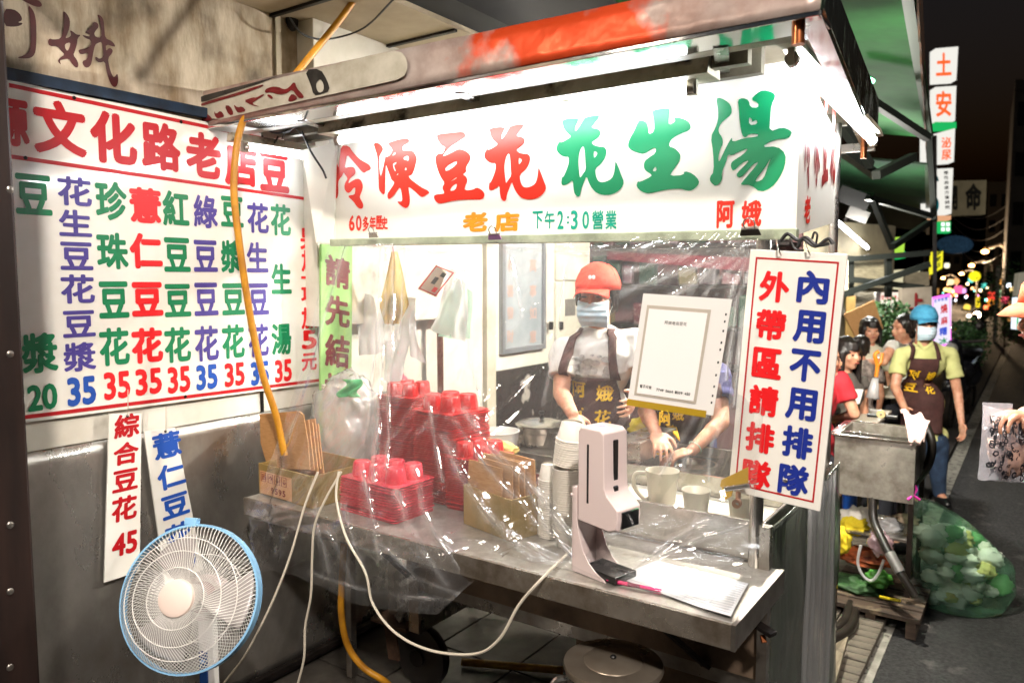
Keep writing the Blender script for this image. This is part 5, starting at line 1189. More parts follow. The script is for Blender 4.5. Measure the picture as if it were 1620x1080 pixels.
class Person:
    def __init__(s, name_label, cat, head, face, h=1.6, voxel=.006, J=None, sit=False, group=None, lean=0.0):
        "head = world centre of the head; face = horizontal direction looked at"
        s.f = Vector((face[0], face[1], 0)).normalized(); s.x = Vector((-s.f.y, s.f.x, 0)); s.k = h/1.62; s.vox = voxel   # x = person's left
        s.head = Vector(head); k = s.k
        s.root = Vector((head[0], head[1], 0))
        s.t = thing('person', name_label, cat, (head[0], head[1], 0), group)
        f, x = s.f, s.x
        D = {}
        def L(a, b, c): return s.head+x*a*k+f*b*k+Vector((0,0,c*k))
        D['neck'] = L(0,-.025-lean*.1,-.155); D['chest'] = L(0,-.03-lean*.3,-.31); D['waist'] = L(0,-.03-lean*.7,-.52); D['hip'] = L(0,-.04-lean,-.66)
        for sg, n in ((1,'l'),(-1,'r')):
            D['sh'+n] = L(.165*sg,-.035-lean*.2,-.225); D['el'+n] = L(.215*sg,-.05-lean*.2,-.49); D['wr'+n] = L(.225*sg,.03,-.72)
            D['hj'+n] = L(.085*sg,-.04-lean,-.70)
            if sit: D['kn'+n] = L(.11*sg,.38,-.72); D['an'+n] = L(.11*sg,.36,-1.12)
            else: D['kn'+n] = L(.095*sg,-.01-lean*.6,-1.06); D['an'+n] = L(.10*sg,-.03-lean*.6,-1.45)
        if J: D.update({a: Vector(b) for a, b in J.items()})
        s.D = D
    def headmb(s, mb):
        k = s.k; H = s.head; f, x = s.f, s.x; M = Matrix((x, f, Vector((0,0,1)))).transposed(); Z = Vector((0,0,1))
        mb.ell(H+Z*.03*k-f*.01*k, (.076*k,.094*k,.088*k), 20, 14, M)
        mb.ell(H-Z*.035*k+f*.012*k, (.062*k,.074*k,.075*k), 18, 12, M)
        mb.ell(H-Z*.082*k+f*.042*k, (.034*k,.034*k,.026*k), 14, 10, M)
        cap(mb, H+f*.082*k+Z*.012*k, H+f*.100*k-Z*.028*k, .008*k, .0125*k, 10)
        for sg in (1,-1):
            mb.ell(H+x*sg*.076*k-Z*.005*k-f*.005*k, (.009*k,.018*k,.030*k), 10, 8, M)
            mb.ell(H+x*sg*.036*k+f*.062*k-Z*.025*k, (.026*k,.022*k,.022*k), 12, 8, M)
            mb.ell(H+x*sg*.03*k+f*.070*k+Z*.03*k, (.028*k,.018*k,.010*k), 12, 8, M)
        mb.ell(H+f*.080*k-Z*.055*k, (.024*k,.014*k,.010*k), 12, 8, M)
        cap(mb, s.D['neck']-f*.0, H-Z*.06*k-f*.02*k, .052*k, .048*k, 14)
    def limbs(s, mb, legs=True, hands=True, curl=.45, nl=None, nr=None, dl=None, dr=None, handscale=1.0):
        D, k = s.D, s.k
        s.torso(mb, 0)
        for n, sg in (('l',1),('r',-1)):
            cap(mb, D['sh'+n], D['el'+n], .046*k, .037*k); cap(mb, D['el'+n], D['wr'+n], .037*k, .025*k)
            mb.ell(D['el'+n]*.7+D['wr'+n]*.3, .037*k, 10, 8)
            if hands:
                d = (D['wr'+n]-D['el'+n]).normalized()
                dd = {'l': dl, 'r': dr}[n]; nn = {'l': nl, 'r': nr}[n]
                d = Vector(dd) if dd is not None else d
                nn = Vector(nn) if nn is not None else (-s.x*sg+s.f*.2)
                hand(mb, D['wr'+n]+d.normalized()*.004, d, nn, k*handscale, curl, side=(-1 if n == 'l' else 1))
            if legs:
                cap(mb, D['hj'+n], D['kn'+n], .078*k, .052*k); cap(mb, D['kn'+n], D['an'+n], .050*k, .034*k)
                a = D['an'+n]; cap(mb, a, a+s.f*.13*k-Vector((0,0,.04*k)), .036*k, .028*k)
    def torso(s, mb, e):
        D, k = s.D, s.k; M = Matrix((s.x, s.f, Vector((0,0,1)))).transposed()
        mb.ell(D['chest']+Vector((0,0,.03*k)), (.150*k+e,.098*k+e,.165*k), 22, 14, M)
        mb.ell(D['waist'], (.132*k+e,.098*k+e,.17*k), 22, 14, M)
        mb.ell(D['hip'], (.150*k+e,.108*k+e,.12*k), 22, 14, M)
        for n in 'lr': cap(mb, D['neck']-Vector((0,0,.05*k)), D['sh'+n], .042*k+e, .048*k+e)
    def build_body(s, skin=M_skin, down=False, **kw):
        mb = MB(); s.headmb(mb); s.limbs(mb, **kw)
        b = fuse(mb, s.vox, 3).build('body', skin, s.t, smooth=True); s.body = b
        k, H, f, x = s.k, s.head, s.f, s.x; M = Matrix((x, f, Vector((0,0,1)))).transposed()
        for sg in (1,-1):
            if down: MB().ell(H+x*sg*.032*k+f*.083*k+Vector((0,0,.002*k)), (.014*k,.006*k,.0035*k), 12, 6, M).build('eyelid', M_hair, s.t, smooth=True)
        for sg in (() if down else (1,-1)):
            e = MB().ell(H+x*sg*.032*k+f*.0765*k+Vector((0,0,.008*k)), (.0135*k,.010*k,.0085*k), 14, 8, M).build('eye', pm('eye_white','e6dfd6',.2), s.t, smooth=True)
            MB().ell(H+x*sg*.031*k+f*.0845*k+Vector((0,0,.008*k)), (.0058*k,.003*k,.0062*k), 10, 6, M).build('iris', pm('dark_iris','1a0f0a',.15), e, smooth=True)
            MB().tube([H+x*sg*.016*k+f*.090*k+Vector((0,0,.030*k)), H+x*sg*.034*k+f*.088*k+Vector((0,0,.036*k)), H+x*sg*.052*k+f*.074*k+Vector((0,0,.030*k))], .003*k, 6).build('eyebrow', M_hair, s.t, smooth=True)
        MB().ell(H+f*.092*k-Vector((0,0,.055*k)), (.022*k,.006*k,.0055*k), 12, 8, M).build('mouth', pm('lips','a8564a',.4), s.t, smooth=True)
        return b
    def shirt(s, m, sleeve=.6, name='shirt', e=.009, voxel=None, hem=True):
        D, k = s.D, s.k; mb = MB(); s.torso(mb, e)
        for n in 'lr':
            p = D['sh'+n].lerp(D['el'+n], sleeve); mb.cyl(D['sh'+n], p, .048*k+e, .046*k+e*1.8, n=16); mb.ell(D['sh'+n], .047*k+e, 14, 10)
        s.shirtmb = fuse(mb, voxel or s.vox*1.2, 4)
        for i, p in enumerate(s.shirtmb.v):
            q_ = p*14; w_ = ridg2(noise.noise(Vector((p.x*9,p.y*9,p.z*16))))*.008; s.shirtmb.v[i] = p+Vector((noise.noise(q_), noise.noise(q_+Vector((5,5,5))), 0))*.009+(p-s.D['chest']).normalized()*w_
        bm = bmesh.new()
        o = s.shirtmb.build(name, m, s.t, smooth=True); return o
    def trousers(s, m, skirt=False):
        D, k = s.D, s.k; mb = MB(); M = Matrix((s.x, s.f, Vector((0,0,1)))).transposed()
        mb.ell(D['hip']-Vector((0,0,.02)), (.160*k,.120*k,.13*k), 20, 12, M)
        for n in 'lr': cap(mb, D['hj'+n], D['kn'+n], .092*k, .064*k); cap(mb, D['kn'+n], D['an'+n], .064*k, .050*k)
        return fuse(mb, s.vox*1.4, 3).build('trousers', m, s.t, smooth=True)
    def shoes(s, m):
        for n in 'lr':
            a = s.D['an'+n]; MB().ell(a+s.f*.06*s.k-Vector((0,0,.045*s.k)), (.048*s.k,.125*s.k,.045*s.k), 14, 10, Matrix((s.x,s.f,Vector((0,0,1)))).transposed()).build('shoe', m, s.t, smooth=True)
    def surf(s):
        mb = s.shirtmb
        return BVHTree.FromPolygons([tuple(p) for p in mb.v], mb.f)
    def apron(s, m, bib_w=.13, top=-.30, bot=-1.0, width=.24, text=True, tm=M_yel, straps=True):
        k, f, x, H = s.k, s.f, s.x, s.head; bvh = s.surf(); D = s.D
        def proj(a, c, off=.012):
            org = H+x*a*k+Vector((0,0,c*k))+(D['waist']-H).dot(f)*f*0+f*.6
            hit = bvh.ray_cast(org, -f, 1.2)
            if hit[0] is not None: return hit[0]+f*off
            return None
        def depth(a, c, off):
            p = proj(a, c, off)
            if p is not None: return p
            # outside the torso: continue backwards from the nearest hit
            aa = a; n = 0
            while p is None and n < 40: aa *= .95; p = proj(aa, c, off); n += 1
            if p is None:
                cc = c
                while p is None and cc < -.3: cc += .02; p = proj(a*.4, cc, off)
            if p is None: return H+x*a*k+Vector((0,0,c*k))
            q_ = Vector(p); q_ += x*(a-aa)*k*.6-f*abs(a-aa)*k*.8; q_.z = H.z+c*k; return q_
        def fn(u, v):
            c = top+(bot-top)*v; w = bib_w if c > -.42 else bib_w+(width-bib_w)*min(1, (-.42-c)/.14)
            a = (u-.5)*2*w
            if c < -.70:
                p = depth(a*.9, -.66, .016); p = Vector(p); p.z = H.z+c*k
                p += f*(.012*math.sin(u*15+1)*min(1,(-.70-c)*5)+.05*min(.35,(-.7-c))); return p
            return depth(a, c, .012)
        g = MB().grid(fn, 26, 34)
        o = g.build('apron', m, s.t, smooth=True, solid=.003)
        if straps:
            for sg in (1,-1):
                def sf(u, v):
                    a = sg*(.10+(-.014 if v < .1 else 0)+.0*v)+(u-.5)*.036; c = -.135+(top-.01+.135)*v
                    p = depth(a*(.80+.22*v), c, .014); return p
                MB().grid(sf, 3, 12).build('strap', m, o, smooth=True, solid=.003)
        if text:
            av = BVHTree.FromPolygons([tuple(p) for p in g.v], g.f); mb = MB()
            for ch, a, c in (('阿',-.062,-.40),('娥',.055,-.41),('豆',-.062,-.51),('花',.055,-.515)):
                vs, fs, _ = glyph(ch, .03); w = .034
                pts = []
                for (p0, p1) in vs:
                    aa = a+(p0-.5)*2*w; cc = c+(p1-.5)*2*w
                    org = H+x*aa*k+Vector((0,0,cc*k))+f*.6; hit = av.ray_cast(org, -f, 1.3)
                    pts.append(hit[0]+f*.004 if hit[0] is not None else org-f*.5)
                mb.add(pts, fs)
            mb.build('yellow_lettering', tm, o)
        return o
    def hatcap(s, m, brimlen=.07, tilt=.0):
        k, f, x, H = s.k, s.f, s.x, s.head; Z = Vector((0,0,1)); M = Matrix((x, f, Z)).transposed()
        mb = MB(); n = 28
        C_ = H+Z*.040*k-f*.008*k
        mb.lathe([(.094,-.008),(.0955,.02),(.085,.05),(.070,.078),(.045,.095),(.018,.103),(.0005,.105)], (0,0,0), n)
        mb.v = [C_+M@Vector((p.x*k*1.02, p.y*k*1.16, p.z*k*1.06)) for p in mb.v]
        c = mb.build('cap', m, s.t, smooth=True, solid=.003)
        def bf(u, v):
            a = (u-.5)*1.75; r0 = .093; base = Vector((math.sin(a)*r0*1.02, math.cos(a)*r0*1.16, -.004))
            out = Vector((math.sin(a)*.1*brimlen, brimlen*(1-(a/.95)**2*.75), -.012-.030*(a/.9)**2))
            return C_+M@((base+out*v)*k)
        MB().grid(bf, 18, 6).build('brim', m, c, smooth=True, solid=.003)
        for i in range(6):
            a = 2*PI*i/6+.26
            MB().tube([C_+M@Vector((math.cos(a)*r_*1.02*k, math.sin(a)*r_*1.16*k, (h_+.0015)*1.06*k)) for r_, h_ in ((.0955,.02),(.086,.05),(.071,.078),(.046,.0955),(.019,.104))], .0012*k, 5).build('seam', m, c, smooth=True)
        MB().ell(C_+Z*.106*k, (.006,.006,.004), 8, 6).build('top_button', m, c, smooth=True)
        return c
    def mask(s, m=None):
        k, f, x, H = s.k, s.f, s.x, s.head; Z = Vector((0,0,1)); m = m or pm('pale_blue_mask','d6e8f0',.8,col2='c4dfec',scale=30)
        def fn(u, v):
            a = (u-.5)*2; w = .072*(1-.10*abs(v-.4)-.30*max(0,v-.6)); c = -.022-.10*v+.010*a*a*(1-2*v)
            d = .114-.050*a*a-.034*(abs(v-.38)*1.6)**2+.0022*math.sin(v*26)
            if abs(a) < .25 and v < .15: d += .004
            return H+x*a*w*k+f*d*k+Z*(c)*k
        o = MB().grid(fn, 22, 26).build('face_mask', m, s.t, smooth=True, solid=.0015)
        for sg in (1,-1):
            for vv in (-.008,-.09):
                MB().tube([H+x*sg*.066*k+f*.064*k+Z*vv*k, H+x*sg*.080*k+f*.0*k+Z*(-.01+.02*(vv>-.05))*k], .0012, 5).build('ear_loop', M_whitep, o)
        return o
    def hair(s, style='short', m=M_hair, down=.0):
        k, f, x, H = s.k, s.f, s.x, s.head; Z = Vector((0,0,1)); M = Matrix((x, f, Z)).transposed(); mb = MB()
        mb.ell(H+Z*.045*k-f*.020*k, (.086*k,.098*k,.085*k), 22, 14, M)
        mb.ell(H-f*.045*k-Z*.01*k, (.080*k,.062*k,.085*k), 18, 12, M)
        for sg in (1,-1):
            for j in range(3): cap(mb, H+M@Vector((sg*.078,.03-.025*j,.03))*k, H+M@Vector((sg*(.083-.002*j),.028-.03*j,-.035-.012*j))*k, .013*k, .008*k, 8)
        if style in ('bangs','long'):
            for i in range(9):
                a = -1.0+i*.25; cap(mb, H+M@Vector((math.sin(a)*.06,math.cos(a)*.075,.085))*k, H+M@Vector((math.sin(a)*.074,math.cos(a)*.092,.030 if abs(a) < .6 else .01))*k, .014*k, .008*k, 8)
        if style in ('long',):
            for i in range(11):
                a = 1.1+i*.40; a2 = a
                p0 = H+M@Vector((math.sin(a)*.078,math.cos(a)*.075,.02))*k; ln = .36+down+.03*math.sin(i*2)
                cap(mb, p0, H+M@Vector((math.sin(a2)*.092,math.cos(a2)*.085-.01,-ln))*k, .026*k, .014*k, 8)
        if style == 'bangs':
            for i in range(10):
                a = 1.1+i*.45; p0 = H+M@Vector((math.sin(a)*.078,math.cos(a)*.078,.02))*k
                cap(mb, p0, H+M@Vector((math.sin(a)*.085,math.cos(a)*.085,-.11))*k, .024*k, .014*k, 8)
        o = fuse(mb, s.vox*1.0, 2)
        for i, p in enumerate(o.v): o.v[i] = p+(p-s.head).normalized()*(.007*noise.noise(Vector((p.x*70, p.y*70, p.z*9)))+.006*noise.noise(Vector((p.x*25, p.y*25, p.z*6))))
        return o.build('hair', m, s.t, smooth=True)

# directions in the plane of the floor
camf = Vector((cF.x, cF.y, 0)).normalized()
# --- server with the red cap
hd = P(945, 470, k=3.28)
J = dict(shr=P(892,553,k=3.30), elr=P(888,622,k=3.22), wrr=P(906,655,k=3.06), shl=P(1003,540,k=3.30), ell=P(1018,612,k=3.22), wrl=P(1002,634,k=3.02))
w1 = Person('server in orange red cap, face mask, white T-shirt and brown apron behind the counter', 'person', hd, -camf-cR*.45, h=1.60, voxel=.0048, J=J)
w1.build_body(legs=False, down=True, curl=.38, dr=(P(922,668,k=3.0)-P(902,640,k=3.06))+Vector((0,0,-.04)), nr=-cR*.3-camf*-.8+Vector((0,0,-.2)), handscale=.92)
w1.shirt(pm('white_tshirt','e9e4dc',.85,col2='dcd6cc',scale=8,bump=.4,bscale=10,bdist=.01), .62)
w1.apron(M_apron, bib_w=.105, top=-.345, bot=-.95, width=.165)
c_ = w1.hatcap(pm('orange_red_cap','e8442a',.8,col2='d63a22',scale=30,bump=.2), .07)
w1.mask(); w1.hair('short'); w1.trousers(pm('dark_trousers','22222a',.9))
# grey print on the T-shirt and white mark on the cap
bv = w1.surf(); mb = MB()
for i in range(34):
    a = rr.uniform(-.075,.08); c = rr.uniform(-.34,-.24); r_ = rr.uniform(.006,.02); pts = []
    for j in range(10):
        t_ = 2*PI*j/10; org = w1.head+w1.x*(a+r_*math.cos(t_)*1.3)+Vector((0,0,c+r_*math.sin(t_)*.8))+w1.f*.6; h_ = bv.ray_cast(org, -w1.f, 1.2); pts.append(h_[0]+w1.f*(.002+.0002*i) if h_[0] is not None else None)
    if None not in pts: mb.add(pts, [tuple(range(10))])
mb.build('grey_print', pm('grey_print','8f8c88',.8,col2='c9c4bc',scale=40), w1.t)
cap_c = w1.head+Vector((0,0,.085))+w1.f*.088*1.1
for dx in (-.008,.008):
    MB().ell(cap_c+w1.x*(dx+.006), (.0075,.003,.009), 12, 6, Matrix((w1.x,w1.f,Vector((0,0,1)))).transposed()).build('white_mark', M_whitep, c_, smooth=True)

# --- second server, bent over the pot, head behind the hanging sheet
hd = P(1085, 545, k=3.18)
J = dict(shl=P(1135,592,k=3.22), ell=P(1140,668,k=3.10), wrl=P(1095,712,k=3.02), shr=P(1045,600,k=3.2), elr=P(1022,650,k=3.15), wrr=P(1038,684,k=3.0),
         neck=P(1088,575,k=3.26), chest=P(1092,640,k=3.30), waist=P(1085,705,k=3.36), hip=P(1080,760,k=3.42))
w2 = Person('second server in navy shirt and brown apron, stirring a pot behind the hanging sheet', 'person', hd, -camf+cR*.05, h=1.55, voxel=.0048, J=J)
w2.build_body(legs=False, curl=.5, dl=(P(1066,718,k=2.98)-P(1098,708,k=3.0)), nl=Vector((0,0,-1)), nr=Vector((0,0,-1)))
w2.shirt(pm('navy_patterned_shirt','2c2a5c',.8,col2='4a4a88',scale=45,thr=(.6,.68),bump=.3), .55)
w2.apron(M_apron, bib_w=.13, top=-.16, bot=-.8, width=.15, text=False)
w2.hair('short'); w2.trousers(MATS['dark_trousers'])
mb = MB(); qq = Quad(P(1040,735,k=2.98), cR, Vector((0,0,1)), -camf)
for ch, u, v in (('阿',1052,662),('娥',1094,672),('豆',1048,708),('花',1084,704)): qq.textpx(mb, ch, u, v, 19, 22, .03)
bv2 = w2.surf(); 
for i, p in enumerate(mb.v):
    h_ = bv2.ray_cast(p+(-camf)*.4, camf, 1.0)
    if h_[0] is not None: mb.v[i] = h_[0]-camf*.018
mb.build('yellow_lettering', M_yel, w2.t)
wr = w2.D['wrl']; dd = (w2.D['ell']-w2.D['wrl']).normalized()
MB().lathe([(.028,-.003),(.031,0),(.028,.003)], wr+dd*.02, 20, dd.to_track_quat('Z','Y').to_matrix()).build('bracelet', pm('jade_bracelet','b9d2bc',.2), w2.t, smooth=True)

# --- man in the blue cap crossing behind the sink cart
hd = P(1462, 512, k=5.55)
J = dict(shr=P(1425,562,k=5.6), elr=P(1416,612,k=5.55), wrr=P(1432,648,k=5.35), shl=P(1502,560,k=5.6), ell=P(1515,620,k=5.6), wrl=P(1521,668,k=5.55),
         chest=P(1462,575,k=5.62), waist=P(1464,640,k=5.64), hip=P(1466,690,k=5.66))
z_f = -.06
J['hjl'] = P(1482,705,k=5.66); J['hjr'] = P(1452,705,k=5.66); J['knl'] = P(1484,752,k=5.7); J['knr'] = P(1450,752,k=5.64); 
a_ = P(1486,790,k=5.75); J['anl'] = Vector((a_.x,a_.y,.03)); a_ = P(1450,790,k=5.65); J['anr'] = Vector((a_.x,a_.y,.03))
w3 = Person('man in blue cap, glasses, mask, pale yellow polo and brown apron behind the sink cart', 'person', hd, -camf-cR*.12, h=1.5, voxel=.006, J=J)
w3.build_body(legs=True, curl=.45, down=True)
w3.shirt(pm('pale_yellow_polo','cfd08e',.85,col2='bcbd78',scale=8,bump=.4,bscale=10,bdist=.01), .62)
w3.apron(M_apron, bib_w=.10, top=-.27, bot=-.86, width=.165)
w3.hatcap(pm('blue_cap','4a9fc4',.8,col2='3c8ab0',scale=30,bump=.2), .06); w3.mask(); w3.hair('short')
w3.trousers(pm('blue_jeans','26364e',.9,col2='344a66',scale=12)); w3.shoes(M_black)
k = w3.k; Hh_ = w3.head; mb = MB()
for sg in (1,-1):
    cc = Hh_+w3.x*sg*.033*k+w3.f*.102*k+Vector((0,0,.006))
    mb.tube([cc+w3.x*.024*k*math.cos(a)+Vector((0,0,.017*k*math.sin(a))) for a in [2*PI*i/16 for i in range(17)]], .0018, 6)
    mb.tube([cc+w3.x*sg*.024*k, Hh_+w3.x*sg*.078*k+Vector((0,0,.01))], .0016, 6)
mb.build('glasses', M_black, w3.t, smooth=True)
MB().prism([w3.D['neck']+w3.f*.055+w3.x*sx+Vector((0,0,sz)) for sx, sz in ((-.05,.03),(-.005,-.03),(.005,-.03),(.05,.03),(.055,.0),(.0,-.06),(-.055,0))], w3.f*.004).build('collar', MATS['pale_yellow_polo'], w3.t)

# --- customer at the right edge: hand with a printed bag, orange hat brim
hd = P(1662, 505, k=2.55)
J = dict(wrl=P(1660,652,k=2.42), ell=P(1720,720,k=2.5), shl=P(1700,600,k=2.65), wrr=P(1622,655,k=2.45), elr=P(1690,720,k=2.4), shr=P(1690,600,k=2.45),
        chest=P(1730,640,k=2.6), waist=P(1735,760,k=2.6), hip=P(1740,860,k=2.6), neck=P(1700,560,k=2.58))
for n in 'lr':
    a_ = P(1740,1100,k=2.6+(.1 if n=='l' else -.1)); J['hj'+n] = P(1740,900,k=2.6+(.1 if n=='l' else -.1)); J['kn'+n] = Vector((a_.x,a_.y,.45)); J['an'+n] = Vector((a_.x,a_.y,.04))
w4 = Person('customer mostly outside the right edge with an orange hat, hand holding a printed plastic bag', 'person', hd, -cR, h=1.6, voxel=.0045, J=J)
w4.build_body(legs=True, curl=.75, dr=(P(1585,650,k=2.4)-P(1625,648,k=2.44)), nr=Vector((0,0,-1)), dl=(P(1600,655,k=2.42)-P(1640,650,k=2.42)), nl=Vector((0,0,-1)))
w4.shirt(pm('grey_shirt','6a6a70',.85), .6); w4.trousers(MATS['dark_trousers']); w4.shoes(M_black); w4.hair('short')
M_or = pm('orange_hat','e8784e',.8,col2='d66a42',scale=20)
hcz = w4.head+Vector((0,0,.055))
hat = MB().lathe([(.0005,.11),(.05,.10),(.085,.06),(.095,.0)], hcz, 28).build('hat_crown', M_or, w4.t, smooth=True, solid=.003)
MB().lathe([(.094,.0),(.125,-.018),(.152,-.045)], hcz, 36).build('hat_brim', M_or, hat, smooth=True, solid=.003)
bt = [P(*p, k=2.42) for p in ((1556,640),(1632,660),(1636,764),(1547,758))]
gb = thing('printed_bag', 'clear plastic bag with black printed cartoonless doodles hanging from the hand at the right edge', 'plastic bag', tuple(bt[0]))
gb['label'] = 'clear plastic bag with busy black print hanging from the hand at the right edge'
def bagf(s_):
    def fn(a, b):
        p = (bt[0]*(1-a)+bt[1]*a)*(1-b)+(bt[3]*(1-a)+bt[2]*a)*b
        return p-camf*(s_*.035*math.sin(a*PI)*math.sin(b*PI*.9+.1))+Vector((0,0,.006*noise.noise(Vector((a*6,b*6,1)))))-camf*.006*noise.noise(Vector((a*9,b*7,s_*4)))
    return fn
MB().grid(bagf(1),22,22).build('bag_front', clear('printed_bag_film',haze=.26,rough=.15,gain=1.6,bump=.8,bs=20,hazecol='e2e0ea'), gb, smooth=True)
MB().grid(bagf(-1),22,22).build('bag_back', MATS['printed_bag_film'], gb, smooth=True)
mb = MB(); fn = bagf(1.06)
for i in range(230):
    a, b = rr.uniform(.12,.92), rr.uniform(.12,.95); r_ = rr.uniform(.012,.05); n = rr.choice((5,7,10)); w_ = rr.uniform(.2,.6); ph = rr.uniform(0,6)
    if rr.random() < .5:
        vs = [fn(min(.99,max(0,a+r_*q_*math.cos(2*PI*j/n+ph))), min(.99,b+r_*q_*math.sin(2*PI*j/n+ph)))-camf*.0012 for q_ in (1,.55) for j in range(n)]
        mb.add(vs, [(j,(j+1)%n,n+(j+1)%n,n+j) for j in range(n)])
    else: mb.add([fn(min(.99,max(0,a+r_*w_*math.cos(2*PI*j/n+ph))), min(.99,b+r_*math.sin(2*PI*j/n+ph)))-camf*.0012 for j in range(n)], [tuple(range(n))])
mb.build('black_print', pm('black_print','18161c',.5), gb, kind='stuff')
blob((bt[0]+bt[1]+bt[2]+bt[3])/4-Vector((0,0,.03)), (.05,.035,.07), 31, .4, 24, 16).build('bag_contents', pm('bag_contents_dark','4a3a3c',.6,col2='c9a08c',scale=12), gb, smooth=True)
MB().prism([P(*p,k=2.46) for p in ((1554,636),(1602,638),(1600,662),(1555,676))], -camf*.001).build('bag_flap', MATS['printed_bag_film'], gb)

# --- people sitting at the tables behind
def sitter(label, u, v, k, face, shirtm, style='short', down=.0, h=1.55, vox=.010, J=None, sleeve=.5, skin=M_skin):
    p = Person(label, 'person', P(u,v,k=k), face, h=h, voxel=vox, J=J, sit=True)
    p.build_body(skin=skin, legs=True, down=True); p.shirt(shirtm, sleeve); p.trousers(MATS['dark_trousers']); p.hair(style, down=down); p.shoes(M_black)
    return p
sitter('woman with very long black hair and grey top seated just right of the tall board', 1341, 560, 5.2, -camf+cR*.35, pm('grey_top','5c5650',.85), 'long', .10, sleeve=.05)
k0 = 4.75
sitter('person in a red T-shirt, elbow showing at the right side of the tall board', 1305, 568, k0, cR*.8-camf*.3, pm('red_tshirt','b3202c',.85), 'short', J=dict(shl=P(1330,600,k=k0), ell=P(1352,655,k=k0-.05), wrl=P(1328,660,k=k0+.2)), sleeve=.62)
sitter('woman with bangs and a dark bob eating at the far table before the cardboard', 1377, 523, 6.6, -camf-cR*.15, pm('cream_top','cfc9b0',.85), 'bangs')
sitter('boy with short black hair seen from behind at the table', 1360, 549, 6.0, camf, pm('checked_shirt','a89a92',.85,col2='5a504c',scale=30), 'short', h=1.25)
sitter('person in a white shirt with a black strap, arm raised across the table', 1430, 520, 6.2, -cR-camf*.1, pm('white_shirt','cfccc4',.85), 'short', J=dict(shr=P(1412,548,k=6.0), elr=P(1398,572,k=5.9), wrr=P(1372,572,k=6.0)), sleeve=.3)
# ================================================================== SINK CART, RUBBISH
YP = P(1302,968,z=-.02).y; DY = YP-3.44
sk = thing('sink_cart', 'narrow steel sink on a dark metal frame standing at the kerb', 'sink cart', (-.62, 4.1, 0))
kz = .93
fl_, fr_ = P(1320,690,z=kz), P(1452,698,z=kz)
y0 = 3.60+DY; fl_ = P(1321,688,y=y0); fr_ = P(1450,700,y=y0); kz = (fl_.z+fr_.z)/2
x0s, x1s = fl_.x, fr_.x; y1s = y0+.42
M_sk = pm('scratched_sink_steel','c2bcb0',.38,.6,col2='787065',scale=9,detail=8,bump=.3,bscale=14,rvar=.12)
m = rim_tub(x0s, x1s, y0, y1s, kz-.20, kz, .008); m.build('basin', M_sk, sk)
MB().bx(x0s-.012,x1s+.012,y0-.014,y0+.0,kz-.002,kz+.006).build('basin_rim', M_steel2, sk)
MB().bx(x0s-.012,x1s+.012,y1s,y1s+.012,kz-.002,kz+.006).build('basin_rim', M_steel2, sk)
MB().bx(x0s-.03,x0s,y0,y1s,kz-.002,kz+.006).build('basin_rim', M_steel2, sk)
MB().bx(x1s,x1s+.012,y0,y1s,kz-.002,kz+.006).build('basin_rim', M_steel2, sk)
MB().bx(x0s+.008,x1s-.008,y0+.17,y0+.178,kz-.12,kz-.01).build('basin_divider', M_steel2, sk)
MB().bx(x0s+.002,x1s-.002,y0-.006,y0-.001,kz-.30,kz-.004).build('front_sheet', M_sk, sk)
M_fr = pm('dark_rusty_frame','3c332d',.5,.7,col2='241c18',scale=14)
for xa in (x0s+.012, x1s-.012):
    for ya in (y0+.012, y1s-.012): MB().bar((xa,ya,.085),(xa,ya,kz-.205),.024,.024,up=(0,1,0)).build('leg', M_fr, sk)
zs = P(1385, 848, y=y0).z
MB().bx(x0s+.025,x1s-.025,y0+.02,y1s-.02,zs-.012,zs).build('shelf', M_steel, sk)
# splash of dried foam on the sheet
mb = MB()
q = Quad((0,y0-.0068,0),(1,0,0),(0,0,1),(0,-1,0))
for a0, a1, rx, ry in ():
    pts = [q.px(1352+rx*math.cos(R(a)), 727+ry*math.sin(R(a))) for a in range(a0, a1, 20)]
    mb.tube([q.at(s, t, .001) for s, t in pts], .0018, 5)

# printed strip on the left rim
mb = MB(); 
for i in range(9): mb.bx(x0s-.026, x0s-.006, y0+.02+i*.042, y0+.02+i*.042+.022, kz+.0065, kz+.0075)
mb.build('printed_strip', M_black, sk)
# pallet
pl = thing('wooden_pallet', 'low dark wooden pallet under the sink cart', 'pallet', (-.62,3.8,0))
M_wd = pm('dark_wet_wood','4a3a2c',.7,col2='241b14',scale=5,stretch=(1,6,6),bump=.5,bscale=20,col3='7a6a54',scale3=9,thr3=(.58,.7))
pa, pb_ = P(1302,948,y=3.45+DY), P(1456,975,y=3.45+DY)
X0, X1 = pa.x, pb_.x; PZ = max(.05, pa.z)
for i in range(5): MB().bx(X0,X1,3.44+DY+i*.115,3.44+DY+i*.115+.095,PZ-.022,PZ).build('plank', M_wd, pl, bevel=.002)
for xa in (X0+.02,(X0+X1)/2-.02,X1-.06): MB().bx(xa,xa+.045,3.445+DY,3.98+DY,-.02 if xa < -.62 else -.055,PZ-.0225).build('runner', M_wd, pl, bevel=.002)
for o in (sk,): pass
